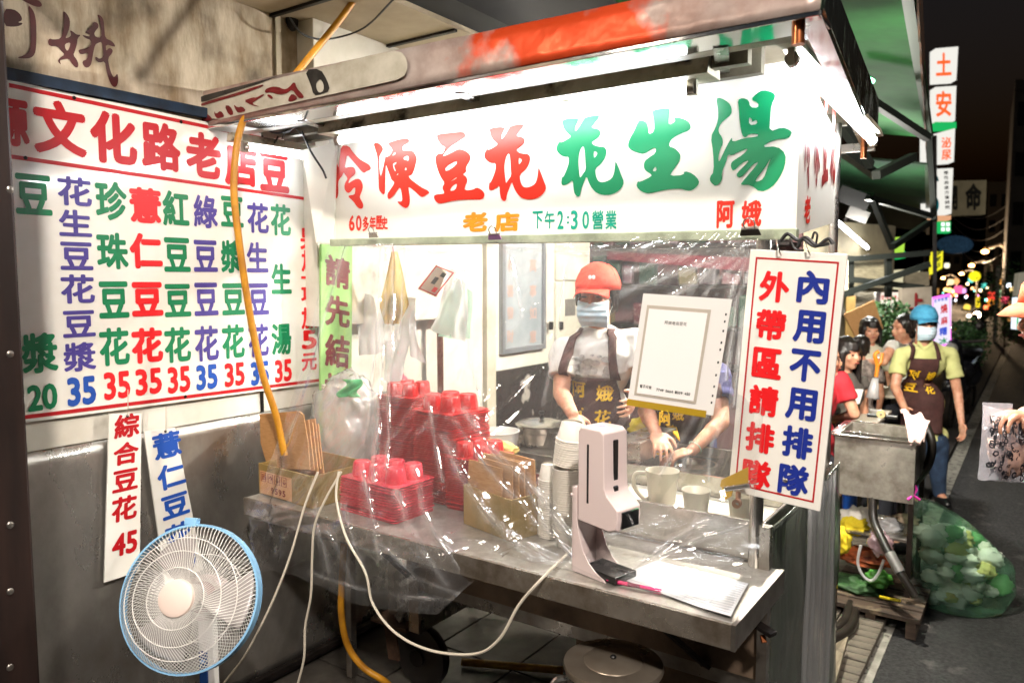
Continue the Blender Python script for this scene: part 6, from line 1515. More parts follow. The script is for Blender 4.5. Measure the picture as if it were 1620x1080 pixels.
# hoses
hose('black_hose', 'thick black drain hose with a grey taped joint running from the sink to the bag', 'hose',
     [P(1381,780,y=3.62+DY),P(1382,820,y=3.58+DY),P(1395,852,y=3.52+DY),P(1412,885,y=3.46+DY),P(1430,915,y=3.42+DY),P(1448,942,y=3.40+DY)], .021, M_hose_b, 14)
MB().cyl(P(1407,874,y=3.47+DY), P(1424,905,y=3.43+DY), .0245, n=16).build('tape_wrap', pm('silver_tape','8a8884',.4,.5), bpy.data.objects['black_hose'], smooth=40)
MB().cyl(P(1381,770,y=3.68+DY), P(1381,804,y=3.66+DY), .03, .026, n=18).build('drain_trap', pm('beige_pipe','c9b48e',.5), sk, smooth=40)
hose('black_hose', 'black corrugated hose curving down behind the right side of the sink', 'hose', [P(1462,668,y=3.98+DY),P(1474,700,y=3.95+DY),P(1468,735,y=3.95+DY),P(1445,765,y=3.98+DY),P(1428,785,y=4.0+DY),P(1425,815,y=4.0+DY)], .022, M_hose_b, 12)
for i, pts in enumerate(([(1345,955),(1335,985),(1300,1003),(1268,1010),(1235,1003)],[(1352,958),(1345,992),(1310,1012),(1280,1014),(1250,1008)])):
    hose('black_hose', ('glossy black hose bending over the bricks from under the pallet','lower black hose lying against the other on the bricks')[i], 'hose', [P(a,b,z=.03-.005*i) for a,b in pts], .024, M_hose_b, 12)
# tap and towel, items on the shelf
tp = thing('water_tap', 'brass coloured tap end with a black coupling lying on the sink divider', 'tap', tuple(P(1390,655,y=3.8+DY)))
MB().cyl(P(1372,656,y=3.8+DY), P(1420,660,y=3.8+DY), .010, n=14).build('coupling', M_black, tp, smooth=40)
MB().lathe([(.006,-.01),(.02,-.01),(.023,0),(.02,.01),(.006,.01)], P(1394,655,y=3.78+DY), 18, rotm(PI/2,0,0)).build('tap_collar', pm('cream_brass','d6c08c',.3,.3), tp, smooth=40)
M_towel = pm('pinkish_towel','dcc0b8',.9,col2='cfae a6'.replace(' ',''),scale=20,bump=.6,bscale=60)
tc_ = [P(*p) if False else P(p[0],p[1],y=p[2]+DY) for p in ((1424,648,3.9),(1472,664,3.75),(1462,700,3.6),(1440,700,3.585))]
def tw(a, b):
    p = (tc_[0]*(1-a)+tc_[1]*a)*(1-b)+(tc_[3]*(1-a)+tc_[2]*a)*b
    return p+Vector((0,0,.02*noise.noise(Vector((a*5,b*5,2)))+.012*math.sin(a*12+b*4)+.015*math.sin(b*PI)))
tag(MB().grid(tw,24,24).build('towel', M_towel, smooth=True, solid=.006, loc=tuple(tc_[0])), 'pale pink rag draped over the right corner of the sink', 'towel')
bt_ = P(1344,800,y=3.85+DY)
bo = thing('water_bottle', 'clear plastic bottle with a blue label standing on the sink shelf', 'bottle', (bt_.x,3.85+DY,zs))
bz = Vector((bt_.x,3.85+DY,zs)); 
MB().lathe([(.001,0),(.036,0),(.036,.15),(.03,.17),(.014,.20),(.014,.215)], bz, 24).build('bottle_body', clear('bottle_plastic',haze=.12,rough=.05,gain=2,bump=.2,bs=10), bo, smooth=50)
MB().lathe([(.0368,.05),(.0368,.125)], bz, 24).build('blue_label', pm('blue_label','1d56b4',.3,col2='cfdcee',scale=40,thr=(.62,.66)), bo, smooth=True)
MB().cyl(bz+Vector((0,0,.21)), bz+Vector((0,0,.232)), .015, n=16).build('bottle_cap', M_whitep, bo, smooth=40)
def rag(u, v, y, r, seed, m, label, cat='cloth', amp=.35, name='crumpled_cloth'):
    c_ = P(u,v,y=y+DY); tag(blob(c_, r, seed, amp, 34, 24, fr=2.6).build(name, m, smooth=True, loc=tuple(c_)), label, cat)
M_wc = pm('white_cloth','d8d2c6',.9,bump=.5,bscale=30); M_yc = pm('yellow_cleaning_cloth','e2cc28',.85,col2='c9ae18',scale=14,bump=.5,bscale=30)
rag(1362,822,3.78,(.10,.08,.06),2,M_wc,'white crumpled cloth heap on the sink shelf behind the yellow cloth')
rag(1352,832,3.70,(.07,.06,.045),4,M_yc,'bright yellow crumpled cloth on the sink shelf')
rag(1330,855,3.62,(.045,.05,.07),14,M_yc,'yellow cloth hanging over the left edge of the sink shelf')
rag(1405,835,3.75,(.07,.05,.05),6,M_milky,'milky crumpled bag on the right half of the sink shelf','plastic bag',name='crumpled_bag')
rag(1432,822,3.95,(.06,.04,.03),8,pm('beige_cloth','b9a58c',.9,bump=.5,bscale=30),'beige rag lying at the back right of the sink shelf')
rag(1393,858,3.56,(.055,.03,.06),11,clear('pink_clear_bag',(1,.9,.92),haze=.4,rough=.15,gain=1.8,bump=.9,bs=22,hazecol='f0d0d8'),'clear pinkish plastic bag hanging off the shelf front','plastic bag',name='crumpled_bag')
bh_ = hose('bag_handle','translucent bag handle loop dangling under the shelf','bag handle',[P(1362,862,y=3.55+DY),P(1357,888,y=3.55+DY),P(1364,908,y=3.55+DY),P(1378,918,y=3.55+DY),P(1390,906,y=3.55+DY),P(1398,885,y=3.55+DY)],.007,M_milky,8)
del bh_['category']; pb__ = [o for o in COL.objects if o.name.startswith('crumpled_bag') and 'pinkish' in o.get('label','')][0]; bh_.parent = pb__; bh_.location = bh_.location-pb__.location
rag(1370,880,3.75,(.15,.1,.035),21,pm('orange_brown_sack','a84e18',.8,col2='5a2a12',scale=9,bump=.4),'orange and brown folded sack under the sink shelf','sack',name='sack')
rag(1358,925,3.68,(.13,.1,.04),23,pm('dark_green_bag','1e3a1a',.7,col2='2f5a26',scale=12,bump=.5),'dark green flattened sack on the pallet','sack',name='sack')
rag(1390,915,3.62,(.06,.05,.04),25,pm('leaf_green_bag','2f6a22',.6,col2='4a8a30',scale=20,bump=.6),'bright green crumpled bag on the pallet','plastic bag',name='crumpled_bag')
tag(MB().bar(P(1391,943,y=3.5+DY),P(1425,950,y=3.5+DY),.014,.008).build('yellow_strap', pm('yellow_strap','d8c020',.5), loc=tuple(P(1391,943,y=3.5+DY))), 'short yellow plastic strip lying on the pallet', 'strip')
# green rubbish bag
gc = P(1522, 884, k=4.02); 
gb_ = thing('rubbish_bag', 'full translucent green rubbish bag tied to the sink leg with a pink string', 'rubbish bag', (gc.x,gc.y,-.05))
mb = MB(); n_, m_ = 64, 48
tie = P(1447,783,k=3.78)
for j in range(m_+1):
    for i in range(n_):
        t_ = j/m_; a = 2*PI*i/n_
        # body outline: pixel-space extents left/right per height taken at the bag's own distance
        v_ = 785+t_*195
        lft = 1446+ (0 if t_ < .3 else (t_-.3)*8) + (30*max(0,t_-.85)/.15 if t_ > .85 else 0)
        rgt = 1446+ 152*min(1, (t_/.55))**.62 if t_ < .55 else 1598-70*max(0,(t_-.72)/.28)**2
        cu_ = (lft+rgt)/2; w_ = max(.004,(rgt-lft)/2/FPX*4.02)
        kx = 3.80+(.22)*min(1,t_*2)
        c_ = P(cu_, v_, k=kx); dp = min(w_, .19)*.95
        wr_ = 1+.05*noise.noise(Vector((math.cos(a)*2,math.sin(a)*2,t_*5)))+.03*noise.noise(Vector((math.cos(a)*6,math.sin(a)*6,t_*9)))+.035*ridg(math.sin(a*7+t_*3+2*noise.noise(Vector((a,t_*3,0)))))*(1-t_)
        p = c_+cR*math.cos(a)*w_*wr_+camf*math.sin(a)*dp*wr_
        if t_ > .93: p = c_+(p-c_)*max(.02,(1-((t_-.93)/.07)**2)**.5)
        p.z = max(p.z, -.055)
        mb.v.append(p)
for j in range(m_):
    for i in range(n_): mb.f.append((j*n_+i,j*n_+(i+1)%n_,(j+1)*n_+(i+1)%n_,(j+1)*n_+i))
mb.build('bag_film', clear('green_bag_film',(.86,1,.91),haze=.14,rough=.22,gain=1.0,bump=.6,bs=10,hazecol='a0f0c0',base=.05), gb_, smooth=True)
cols_ = [pm('pale_rubbish','ece8da',.7,bump=.5,bscale=30),pm('white_rubbish','e9e6dc',.6,bump=.5,bscale=30),pm('yellowish_rubbish','cfc47c',.7,bump=.5,bscale=30),pm('greenish_rubbish','6ea868',.6,bump=.5,bscale=30)]
for i in range(74):
    t_ = rr.uniform(.28,.95); a = rr.uniform(0,2*PI); q_ = rr.uniform(.1,.95); rg_w = 1446+152*min(1,(t_/.55))**.62 if t_ < .55 else 1598-70*max(0,(t_-.72)/.28)**2; lf_w = 1452+(t_-.3)*8; uu = (lf_w+rg_w)/2+(rg_w-lf_w)*.42*q_*math.cos(a); vv = 785+195*t_
    c_ = P(uu, vv, k=4.02+.10*q_*math.sin(a)); s1 = rr.uniform(.03,.065)
    blob(c_, (s1,s1*rr.uniform(.6,1),s1*rr.uniform(.5,.9)), i*1.7, .32, 22, 16).build('rubbish_piece', cols_[(0,1,1,2,1,0,3)[i % 7]], gb_, smooth=True)
MB().tube(spline([P(1436,790,k=3.7),P(1444,783,k=3.7),P(1450,775,k=3.72),P(1447,768,k=3.72),P(1443,780,k=3.7),P(1455,790,k=3.7)],4), .006, 6).build('pink_string', pm('magenta_string','d838a0',.5), gb_, smooth=40)
# broken wooden boards at the lower right of the cart
for i, (pts, lab) in enumerate((([(1262,1028),(1330,1042),(1312,1085),(1238,1085)],'weathered grey plank end on the bricks beside the cart corner'),
                          ([(1312,1022),(1342,1005),(1322,1080),(1300,1090)],'upright edge of a weathered plank standing beside the grey one'))):
    tag(MB().slab([P(a,b,z=.05+.03*i) for a,b in pts], .03, (0,0,1)).build('wooden_plank', pm('weathered_wood','8a7f6a',.85,col2='5a5040',scale=6,stretch=(6,1,1),bump=.6,bscale=20,col3='2e2820',scale3=8,thr3=(.6,.7)), bevel=.003, loc=tuple(P(*pts[0],z=.05))), lab, 'plank')

# loose wrinkled film hanging down the cart side
o = MB().grid(lambda a, b: Vector((-.556+.010*math.sin(a*31+1.2*noise.noise(Vector((a*2,b*1.2,0))))+.008*noise.noise(Vector((a*5,b*2,3))), 2.42+a*.42+.03*noise.noise(Vector((b*2,a,1))), .97-b*.78)), 90, 50).build('plastic_sheet', clear('side_film',haze=.22,rough=.14,gain=1.6,bump=.5,bs=8,base=.06), smooth=True, loc=(-.55,2.6,.6))
tag(o, 'wrinkled clear plastic film hanging down the right side of the cart', 'plastic sheet')

# ================================================================== BEHIND THE CART
cabx = WX
cab = thing('wall_cabinet', 'plain white overhanging wall cabinet behind the hanging bags', 'cabinet', (WX, 3.0, 1.5))
ya, yb2 = P(560,440,x=WX+.1).y, P(722,440,x=WX+.1).y
zz = P(680,505,x=WX+.1).z
MB().bx(WX+.001, WX+.10, ya-.2, yb2, zz, 2.9).build('cabinet_body', M_wallw, cab, bevel=.003)
for yy in (P(768,600,x=WX).y, P(722,600,x=WX).y):
    pass
MB().bx(WX+.001,WX+.03,P(764,600,x=WX).y,P(778,600,x=WX).y,0,3.0).build('door_jamb', pm('cream_jamb','d2cbb8',.5,col2='b9b09a',scale=6,detail=8), wall)
y1_, y2_ = P(789,500,x=WX).y, P(858,500,x=WX).y; z1_, z2_ = P(820,556,x=WX).z, P(820,385,x=WX).z
nb = thing('notice_case', 'grey framed glass notice case with faded red characters on the back wall', 'notice case', (WX, y1_, z1_))
MB().bx(WX+.001,WX+.012,y1_,y2_,z1_,z2_+.1).build('case_glass', pm('grey_glass','a9aeb0',.15,col2='8b9296',scale=2), nb)
m = MB(); w_ = .03
for a in ((y1_,y1_+w_,z1_,z2_+.1),(y2_-w_,y2_,z1_,z2_+.1),(y1_+w_,y2_-w_,z1_,z1_+w_)): m.bx(WX+.012,WX+.03,*a)
m.build('case_frame', pm('bluish_grey_frame','85878a',.4,.3), nb, bevel=.002)
q = Quad((WX+.0125,0,0),(0,1,0),(0,0,1),(1,0,0)); mb = MB()
for j, u in enumerate((807,843)):
    for i, v in enumerate((420,460,495,532)): q.textpx(mb, '恭喜發財萬事如意'[j*4+i], u, v, 11, 20, .03)
mb.v = mb.v
mb.build('faded_lettering', pm('faded_red','a89088',.7), nb)
mb_y = P(783,590,x=WX).y; y3_ = P(905,565,x=WX).y
tag(MB().bx(WX+.001,WX+.02,mb_y,4.6,0,1.12).build('marble_panel', pm('black_marble','24211f',.18,col2='3a3632',scale=3,detail=8,col3='a8a096',scale3=5,thr3=(.60,.63)), loc=(WX,mb_y,0)), 'black marble panel with pale veins along the foot of the back wall', 'marble panel')
y4_, y5_ = P(876,500,x=WX).y, P(925,500,x=WX).y
dr_ = thing('metal_door', 'cream metal door panels with a small grey plate beside the capped server', 'door', (WX,y4_,1.12))
MB().bx(WX+.001,WX+.02,y4_,y5_,1.14,P(880,446,x=WX).z).build('door_leaf', pm('cream_metal','d0ccbc',.4,col2='bdb8a6',scale=4), dr_, bevel=.003)
MB().bx(WX+.001,WX+.02,y4_,y5_,P(880,443,x=WX).z,2.6).build('door_leaf', MATS['cream_metal'], dr_, bevel=.003)
a = P(902,486,x=WX+.021); MB().box(a, (.004,.13,.11)).build('grey_plate', pm('grey_plate','6c6862',.5), dr_)
for u, v in ((872,515),(888,515)): MB().box(P(u,v,x=WX+.03), (.02,.02,.05)).build('door_handle', M_dark, dr_)
# shelf of goods behind the servers
YS = 5.0
sh = thing('goods_shelf', 'dim shelf stand with a red banner and colourful packets behind the servers', 'shelf', (-2.0,YS,0))
xa_, xb_ = P(925,450,y=YS).x, P(1200,450,y=YS).x
MB().bx(xa_-.3,xb_+.2,YS+.25,YS+.3,0,3.0).build('back_board', pm('dim_brown_board','6a4a4c',.8,col2='5a4846',scale=4), sh)
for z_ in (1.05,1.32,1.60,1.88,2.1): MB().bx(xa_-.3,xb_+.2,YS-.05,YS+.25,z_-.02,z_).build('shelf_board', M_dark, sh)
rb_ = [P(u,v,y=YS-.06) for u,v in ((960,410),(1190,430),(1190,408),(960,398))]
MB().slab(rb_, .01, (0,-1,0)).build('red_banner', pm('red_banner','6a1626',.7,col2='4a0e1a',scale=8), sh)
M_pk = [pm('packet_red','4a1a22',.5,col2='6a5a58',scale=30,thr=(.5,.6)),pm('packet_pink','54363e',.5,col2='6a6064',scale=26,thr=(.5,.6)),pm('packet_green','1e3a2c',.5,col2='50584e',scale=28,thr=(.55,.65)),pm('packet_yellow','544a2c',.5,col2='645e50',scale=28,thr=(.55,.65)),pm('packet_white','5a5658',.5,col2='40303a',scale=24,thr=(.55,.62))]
x_ = xa_-.2; i = 0
for z_ in (1.05,1.32,1.60,1.88):
    x_ = xa_-.25+rr.uniform(0,.2)
    while x_ < xb_+.1:
        w_ = rr.uniform(.07,.15); h_ = rr.uniform(.12,.22); i += 1
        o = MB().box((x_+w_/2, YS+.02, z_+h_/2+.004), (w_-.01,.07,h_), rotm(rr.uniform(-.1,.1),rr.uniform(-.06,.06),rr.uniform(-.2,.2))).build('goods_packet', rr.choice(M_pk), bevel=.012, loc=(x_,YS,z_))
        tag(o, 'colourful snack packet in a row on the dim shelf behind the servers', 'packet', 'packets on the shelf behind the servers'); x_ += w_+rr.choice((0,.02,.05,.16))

# ================================================================== CANOPY AND STREET
M_can = pm('green_awning_sheet','24702f',col2='185022',rough=.85,scale=1.2,bump=.2,bscale=2,bdist=.05,col3='0e3618',scale3=.8,thr3=(.5,.7))
def edge(v, z=3.0): return P({0:1448,60:1456,150:1474,330:1472,390:1466}[v] if v in (0,60,150,330,390) else 1470, v, z=z)
E0 = P(1440,-90,z=3.0); E1 = P(1477,215,z=3.0); E2 = P(1471,345,z=3.0)
can = thing('green_awning', 'large green sheet awning over the pavement with dark metal brackets and a ragged rusty edge', 'awning', tuple(E1))
inner = Vector((-2.6, 0, .55))
def sheetq(A, B, dz=.0): return [A, B, B+Vector((-2.4,0,.45+dz)), A+Vector((-2.4,0,.45+dz))]
MB().slab(sheetq(E0,E1), .02, (0,0,1)).build('awning_sheet', M_can, can)
MB().slab([E1+Vector((0,.05,-.25)), E2+Vector((0,0,-.3)), E2+Vector((-2.2,0,.1)), E1+Vector((-2.2,.05,.15))], .02, (0,0,1)).build('awning_sheet', pm('dark_green_sheet','1a4a26',.6,col2='0f2e18',scale=1.5), can)
MB().bar(E0+Vector((-.03,0,-.03)), E1+Vector((-.03,0,-.03)), .05, .06).build('edge_beam', pm('grey_green_beam','4a5a4c',.4,.5), can)
MB().bar(E1+Vector((-.03,0,-.3)), E2+Vector((-.03,0,-.34)), .06, .06).build('edge_beam', MATS['grey_green_beam'], can)
m = MB(); N_ = 90
for i in range(N_):
    t0, t1 = i/N_, (i+1)/N_; p0 = E0.lerp(E2,t0)+Vector((.03,0,.02)); p1 = E0.lerp(E2,t1)+Vector((.03,0,.02))
    d0 = .10+.07*noise.noise(Vector((i*.6,0,0))); d1 = .10+.07*noise.noise(Vector(((i+1)*.6,0,0)))
    m.add([p0,p1,p1-Vector((.01,0,d1)),p0-Vector((.01,0,d0))],[(0,1,2,3)])
m.build('ragged_valance', pm('rusty_valance','6b4226',.8,col2='2e2a1e',scale=3,detail=8), can, solid=.01)
M_br = pm('dark_bracket','2a2e2a',.5,.6)
for i, seg in enumerate((((1372,155),(1468,218),5.2),((1332,238),(1386,277),4.6),((1386,277),(1445,248),4.6),((1372,312),(1474,342),7.0),((1378,308),(1412,392),7.0),((1412,390),(1470,352),7.0),((1300,150),(1376,262),4.4),((1470,205),(1478,350),7.0))):
    MB().bar(P(*seg[0],k=seg[2]), P(*seg[1],k=seg[2]+.4), .05,.05).build('bracket', M_br, can)
for (u,v,k_,w_,h_) in ((1352,312,7.5,.30,.16),(1358,338,7.6,.20,.12)):
    tag(MB().box((0,0,0)+P(u,v,k=k_) if False else P(u,v,k=k_), (w_,.1,h_), rotm(.3,.4,.2)).build('hanging_box', pm('grey_card','24221f',.8), loc=tuple(P(u,v,k=k_))), 'tilted pale box hung under the dark awning frame' if w_ > .25 else 'smaller pale box hung just below the tilted one', 'box')
# arcade ceiling lights beyond
for i, (u,v,k_) in enumerate(((1337,364,9),(1352,376,9.5),(1362,384,10))):
    c_ = P(u,v,k=k_); t = thing('ceiling_lamp', 'small bright white lamp in the row under the far awning, '+('nearest','middle','farthest')[i]+' of three', 'lamp', tuple(c_))
    MB().ell(c_, (.07,.07,.05), 16, 10).build('lamp_bulb', em('white_lamp','f4fff8',30), t, smooth=True)
    MB().cyl(c_+Vector((0,0,.04)), c_+Vector((0,0,.14)), .04, n=12).build('lamp_socket', M_dark, t)
tube_light('fluorescent_lamp','thin lit tube slanting under the far awning above the diners', P(1315,343,k=7.0), P(1372,392,k=9.0), r=.02, housing=False)
# shop front modules far behind: back to front
def board(name, label, cat, quadpx, k_, m, th=.1, group=None, kk2=None):
    pts = [P(*p, k=(k_ if kk2 is None else (k_ if i in (0,3) else kk2))) for i, p in enumerate(quadpx)]
    t = thing(name, label, cat, tuple(pts[3]), group); n_ = (pts[1]-pts[0]).cross(pts[3]-pts[0]).normalized()
    if n_.dot(cF) > 0: n_ = -n_
    MB().hexa([p-n_*th for p in (pts[3],pts[2],pts[1],pts[0])], [pts[3],pts[2],pts[1],pts[0]]).build('board_face', m, t)
    q = Quad(pts[3], pts[2]-pts[3], pts[0]-pts[3], n_)
    return t, q
def letters(t, q, items, m, name='lettering', bold=.03, h=.01):
    mb = MB()
    for ch, s0, t0, s1, t1 in items: q.text(mb, ch, s0, t0, s1, t1, bold, h)
    mb.build(name, m, t)
E_wh = em('lit_white_sign','f2efe6',.62); E_gr = em('lit_green_sign','1fae5a',.7); E_org = em('lit_orange_letter','e05a28',.9)
M_oL = em('lit_orange_letter','e04818',.55); M_rL = em('lit_red_letter','d01c20',.6); M_bLl = em('lit_blue_letter','2850d0',.6); M_gLl = em('lit_green_letter','109a50',.6); M_bL = pm('black_letter','20201c',.5)
KS = 11
t, q = board('light_box_sign','uppermost lit white sign cube with one orange character on the tall street stack','sign',((1480,77),(1516,74),(1513,127),(1480,129)),KS,E_wh,.15)
letters(t,q,[('土',.0,.15,.75,.85)],M_oL)
t, q = board('light_box_sign','second lit white sign cube from the top with the orange character for peace','sign',((1480,138),(1513,136),(1511,191),(1480,192)),KS,E_wh,.15)
letters(t,q,[('安',.0,.12,.8,.88)],M_oL)
t, q = board('light_box_sign','lit white sign with four small orange characters below the two cubes','sign',((1464,216),(1511,203),(1509,256),(1464,259)),KS,E_wh,.15)
letters(t,q,[('皮',.08,.52,.35,.9),('膚',.08,.1,.35,.48),('泌',.55,.52,.9,.92),('尿',.55,.08,.9,.46)],M_oL)
t, q = board('light_box_sign','green band with small pale marks between the lit signs of the street stack','sign',((1480,193),(1513,193),(1513,203),(1480,204)),KS,E_gr,.15)
t, q = board('clinic_sign','tall lit white clinic sign with teal swirl and a column of small black characters','sign',((1463,268),(1508,266),(1505,338),(1466,340)),KS,E_wh,.15)
letters(t,q,[(c,.74,.86-i*.108,.93,.94-i*.108) for i, c in enumerate('慢性病處方箋調劑')],M_bL,bold=.02)
mb = MB()
def arc(mb, q, cx_, cy_, r0, r1, a0, a1, h=.012, asp=1.6):
    n = 16; vs = [q.at(cx_+r*math.cos(R(a0+(a1-a0)*i/n)), cy_+r*math.sin(R(a0+(a1-a0)*i/n))/asp, h) for r in (r0,r1) for i in range(n+1)]
    mb.add(vs, [(i,i+1,n+2+i,n+1+i) for i in range(n)])
arc(mb,q,.15,.72,.30,.38,0,120); arc(mb,q,.1,.22,.26,.40,-60,80); arc(mb,q,.15,.70,.0,.14,0,360); mb.build('teal_swirl', pm('teal_swirl','1f9aa8',.5), t)
t, q = board('light_box_sign','small pinkish sign strip under the tall clinic sign','sign',((1474,341),(1505,341),(1504,348),(1474,349)),KS,em('lit_peach_sign','d8a078',.7),.12)
t, q = board('pharmacy_cross','small green lit box with four white squares on the street stack','sign',((1486,350),(1504,350),(1504,368),(1486,368)),KS,E_gr,.1)
mb = MB()
for a in (.12,.56):
    for b in (.12,.56): q.rect(mb,a,b,a+.32,b+.32,.012)
mb.build('white_squares', em('lit_white_square','e8f4ea',1.0), t)
t, q = board('fortune_sign','dim square sign with a large dark character sticking out beyond the clinic sign','sign',((1503,286),(1561,285),(1559,339),(1503,341)),KS+2,pm('dim_beige_board','8f8468',.8,col2='7c7258',scale=6,emis='6a604a',estr=.12),.12)
letters(t,q,[('命',.42,.12,.88,.9),('開',-.08,.15,.2,.85)],M_bL,bold=.04)
c_ = P(1511,387,k=14); tag(MB().lathe([(.001,-.03),(.32,-.03),(.34,0),(.32,.03),(.001,.03)], c_, 32, Matrix((cR,cU,-cF)).transposed(), 1, .5).build('oval_sign', pm('dim_blue_sign','24405a',.5,col2='3a6080',scale=20,emis='24405a',estr=.12), smooth=30, loc=tuple(c_)), 'dim blue oval sign hanging beside the green cross', 'sign')
t, q = board('yellow_sign','narrow lit yellow sign with green characters below the oval sign','sign',((1477,398),(1492,397),(1491,424),(1474,434)),13,em('lit_yellow_sign','d8d02a',.9),.1)
letters(t,q,[(c,.3,.70-i*.28,.75,.93-i*.28) for i, c in enumerate('茶飲店')],M_green)
MB().bar(P(1479,215,k=KS),P(1479,520,k=KS),.05,.05,up=(0,1,0)).build('sign_pole', M_dark, t)
# neighbouring shops on the left side of the pavement
ns = thing('shop_row','row of beige shop fronts with shutters and beams along the pavement beyond the stall','building',(-2.6,7.6,0))
M_ns = pm('beige_shop_wall','8f8468',.8,col2='6e6450',scale=2,detail=8,col3='3c362a',scale3=1.5)
NR = Vector((-.56,.83,0)); 
MB().hexa([(-2.6,7.6,0),(-1.5,10.6,0),(-3.5,16,0),(-6,8,0)],[(-2.6,7.6,2.3),(-1.5,10.6,2.3),(-3.5,16,2.3),(-6,8,2.3)]).build('shop_wall', M_ns, ns)
for (u0,v0,u1,v1,k_,c_) in ((1322,412,1342,470,8.2,'c9c0a4'),(1345,415,1402,455,8.6,'8a8268'),(1340,456,1384,500,8.7,'b9b2a0'),(1432,430,1470,452,8.8,'6a6250')):
    MB().slab([P(u0,v1,k=k_),P(u1,v1,k=k_),P(u1,v0,k=k_),P(u0,v0,k=k_)],.05).build('shutter_panel', pm('shutter_'+c_, c_, .6, col2='5c5442', scale=14, stretch=(1,1,6)), ns).data.materials[0].name = 'shutter_paint'
for (a,b,k_) in (((1320,412),(1470,400),8.4),((1320,470),(1470,418),8.2),((1345,500),(1345,405),8.5),((1405,470),(1405,405),8.5),((1330,440),(1460,455),8.3)):
    MB().bar(P(*a,k=k_),P(*b,k=k_),.06,.06).build('beam', M_br, ns)
nl = bpy.data.lights.new('shop_row_light','POINT'); nl.energy = 110; nl.shadow_soft_size = .1; nl.color = (1,.96,.88)
no_ = bpy.data.objects.new('shop_row_light', nl); COL.objects.link(no_); no_.location = P(1352,376,k=7.6)
# shops between awning and man
t, q = board('shop_fascia','green lit shop fascia with a yellow green box, far under the awning','fascia',((1300,392),(1432,397),(1432,408),(1300,408)),10,E_gr,.2)
t, q = board('light_box_sign','pale yellow green lit box above the green fascia','sign',((1409,376),(1432,374),(1430,400),(1405,398)),9.8,em('lit_yellowgreen','a8d848',.7),.1)
t, q = board('roller_blind','pale striped awning blind lit from behind above the diners','blind',((1405,428),(1456,424),(1455,460),(1403,456)),9.6,em('lit_cream_blind','e8dfb8',.6),.05)
mb = MB()
for i in range(7): q.rect(mb,.03,.08+i*.13,.97,.10+i*.13,.01)
mb.build('blind_slats', pm('cream_slat','c9bf98',.7), t)
t, q = board('shop_window','brightly lit shop window with a red lettered header behind the plants','shop front',((1384,463),(1428,462),(1428,520),(1384,520)),9.4,em('lit_window','e8d8c8',.9),.1)
letters(t,q,[(c,.06+i*.15,.80,.18+i*.15,.95) for i, c in enumerate('綜合冷飲冰品')],M_rL,bold=.03)
mb = MB(); q.rect(mb,.05,.15,.55,.62,.012); q.rect(mb,.62,.1,.9,.66,.012); mb.build('window_display', pm('peach_display','c98a60',.6,col2='8a4a30',scale=8), t)
t, q = board('wooden_signboard','grey brown upright signboard with a large dark red character behind the man','sign',((1427,456),(1474,453),(1474,560),(1427,560)),8.2,pm('taupe_board','82786a',.7,col2='6c6356',scale=4),.08)
letters(t,q,[('上',.22,.66,.72,.93),('好',.22,.30,.75,.58)],M_mar,bold=.05)
t, q = board('light_box_sign','lit white stand-up sign with red, blue and green characters right of the man','sign',((1474,470),(1506,470),(1504,546),(1476,552)),8.6,em('lit_cool_sign','e8e0f4',.7),.12)
letters(t,q,[(c,.1+i*.2,.88,.26+i*.2,.96) for i, c in enumerate('古早味!')],M_bLl); letters(t,q,[('燒',.45,.64,.85,.82),('麻',.45,.42,.85,.58)],M_rL); letters(t,q,[('糬',.35,.22,.8,.38)],M_bLl); letters(t,q,[('冰',.3,.04,.8,.18)],M_gLl)
mb = MB(); q.outline(mb,0,0,1,1,.05,.013); mb.build('pink_neon_edge', em('pink_neon','e060d0',1.5), t)
ac = thing('air_conditioner','white slatted air conditioner unit behind the cardboard sheets','air conditioner',tuple(P(1362,480,k=8.9)))
c_ = P(1362,480,k=8.9); MB().box(c_,(.36,.25,.28)).build('unit_body', M_whitep, ac, bevel=.01)
for i in range(8): MB().box(c_+Vector((0,-.13,-.11+.031*i)),(.30,.012,.012)).build('slat', pm('grey_slat','9a9a94',.5), ac)
for i, (pts, k_, lab) in enumerate((([(1334,497),(1382,475),(1396,520),(1352,532)],7.6,'large flattened cardboard box leaning behind the seated diners'),([(1338,470),(1352,468),(1352,540),(1336,540)],7.8,'narrow dark cardboard piece standing left of the large one'))):
    P4 = [P(*p,k=k_) for p in pts]; tag(MB().slab(P4,.02).build('cardboard_sheet', M_card if i == 0 else M_cardd, loc=tuple(P4[0])), lab, 'cardboard sheet')
# plants
M_leaf = pm('dark_leaf','1f3a1a',.6,col2='35562a',scale=8)
def bush(label, u, v, k_, r, n, seed, m=M_leaf, group=None):
    c = P(u,v,k=k_); t = thing('potted_bush', label, 'plant', tuple(c), group); rg = random.Random(seed); mb = MB()
    for i in range(n):
        d = Vector((rg.gauss(0,1),rg.gauss(0,1),rg.gauss(0,1))).normalized()*rg.random()**.4
        p = c+Vector((d.x*r[0],d.y*r[1],d.z*r[2])); a = Vector((rg.uniform(-1,1),rg.uniform(-1,1),rg.uniform(-.3,1))).normalized(); b = a.cross(Vector((rg.uniform(-1,1),1,rg.uniform(-1,1)))).normalized(); L_ = rg.uniform(.03,.07); W_ = L_*.35
        mb.add([p,p+a*L_*.5+b*W_,p+a*L_,p+a*L_*.5-b*W_],[(0,1,2,3)])
    mb.build('leaves', m, t, kind='stuff'); MB().cyl(c-Vector((0,0,r[2]+.5)), c, .02, .01).build('stem', pm('bark','3a2c20',.9), t)
    return t
bush('dark leafy bush behind the seated diners before the lit shop window', 1403, 515, 7.9, (.26,.25,.28), 900, 3)
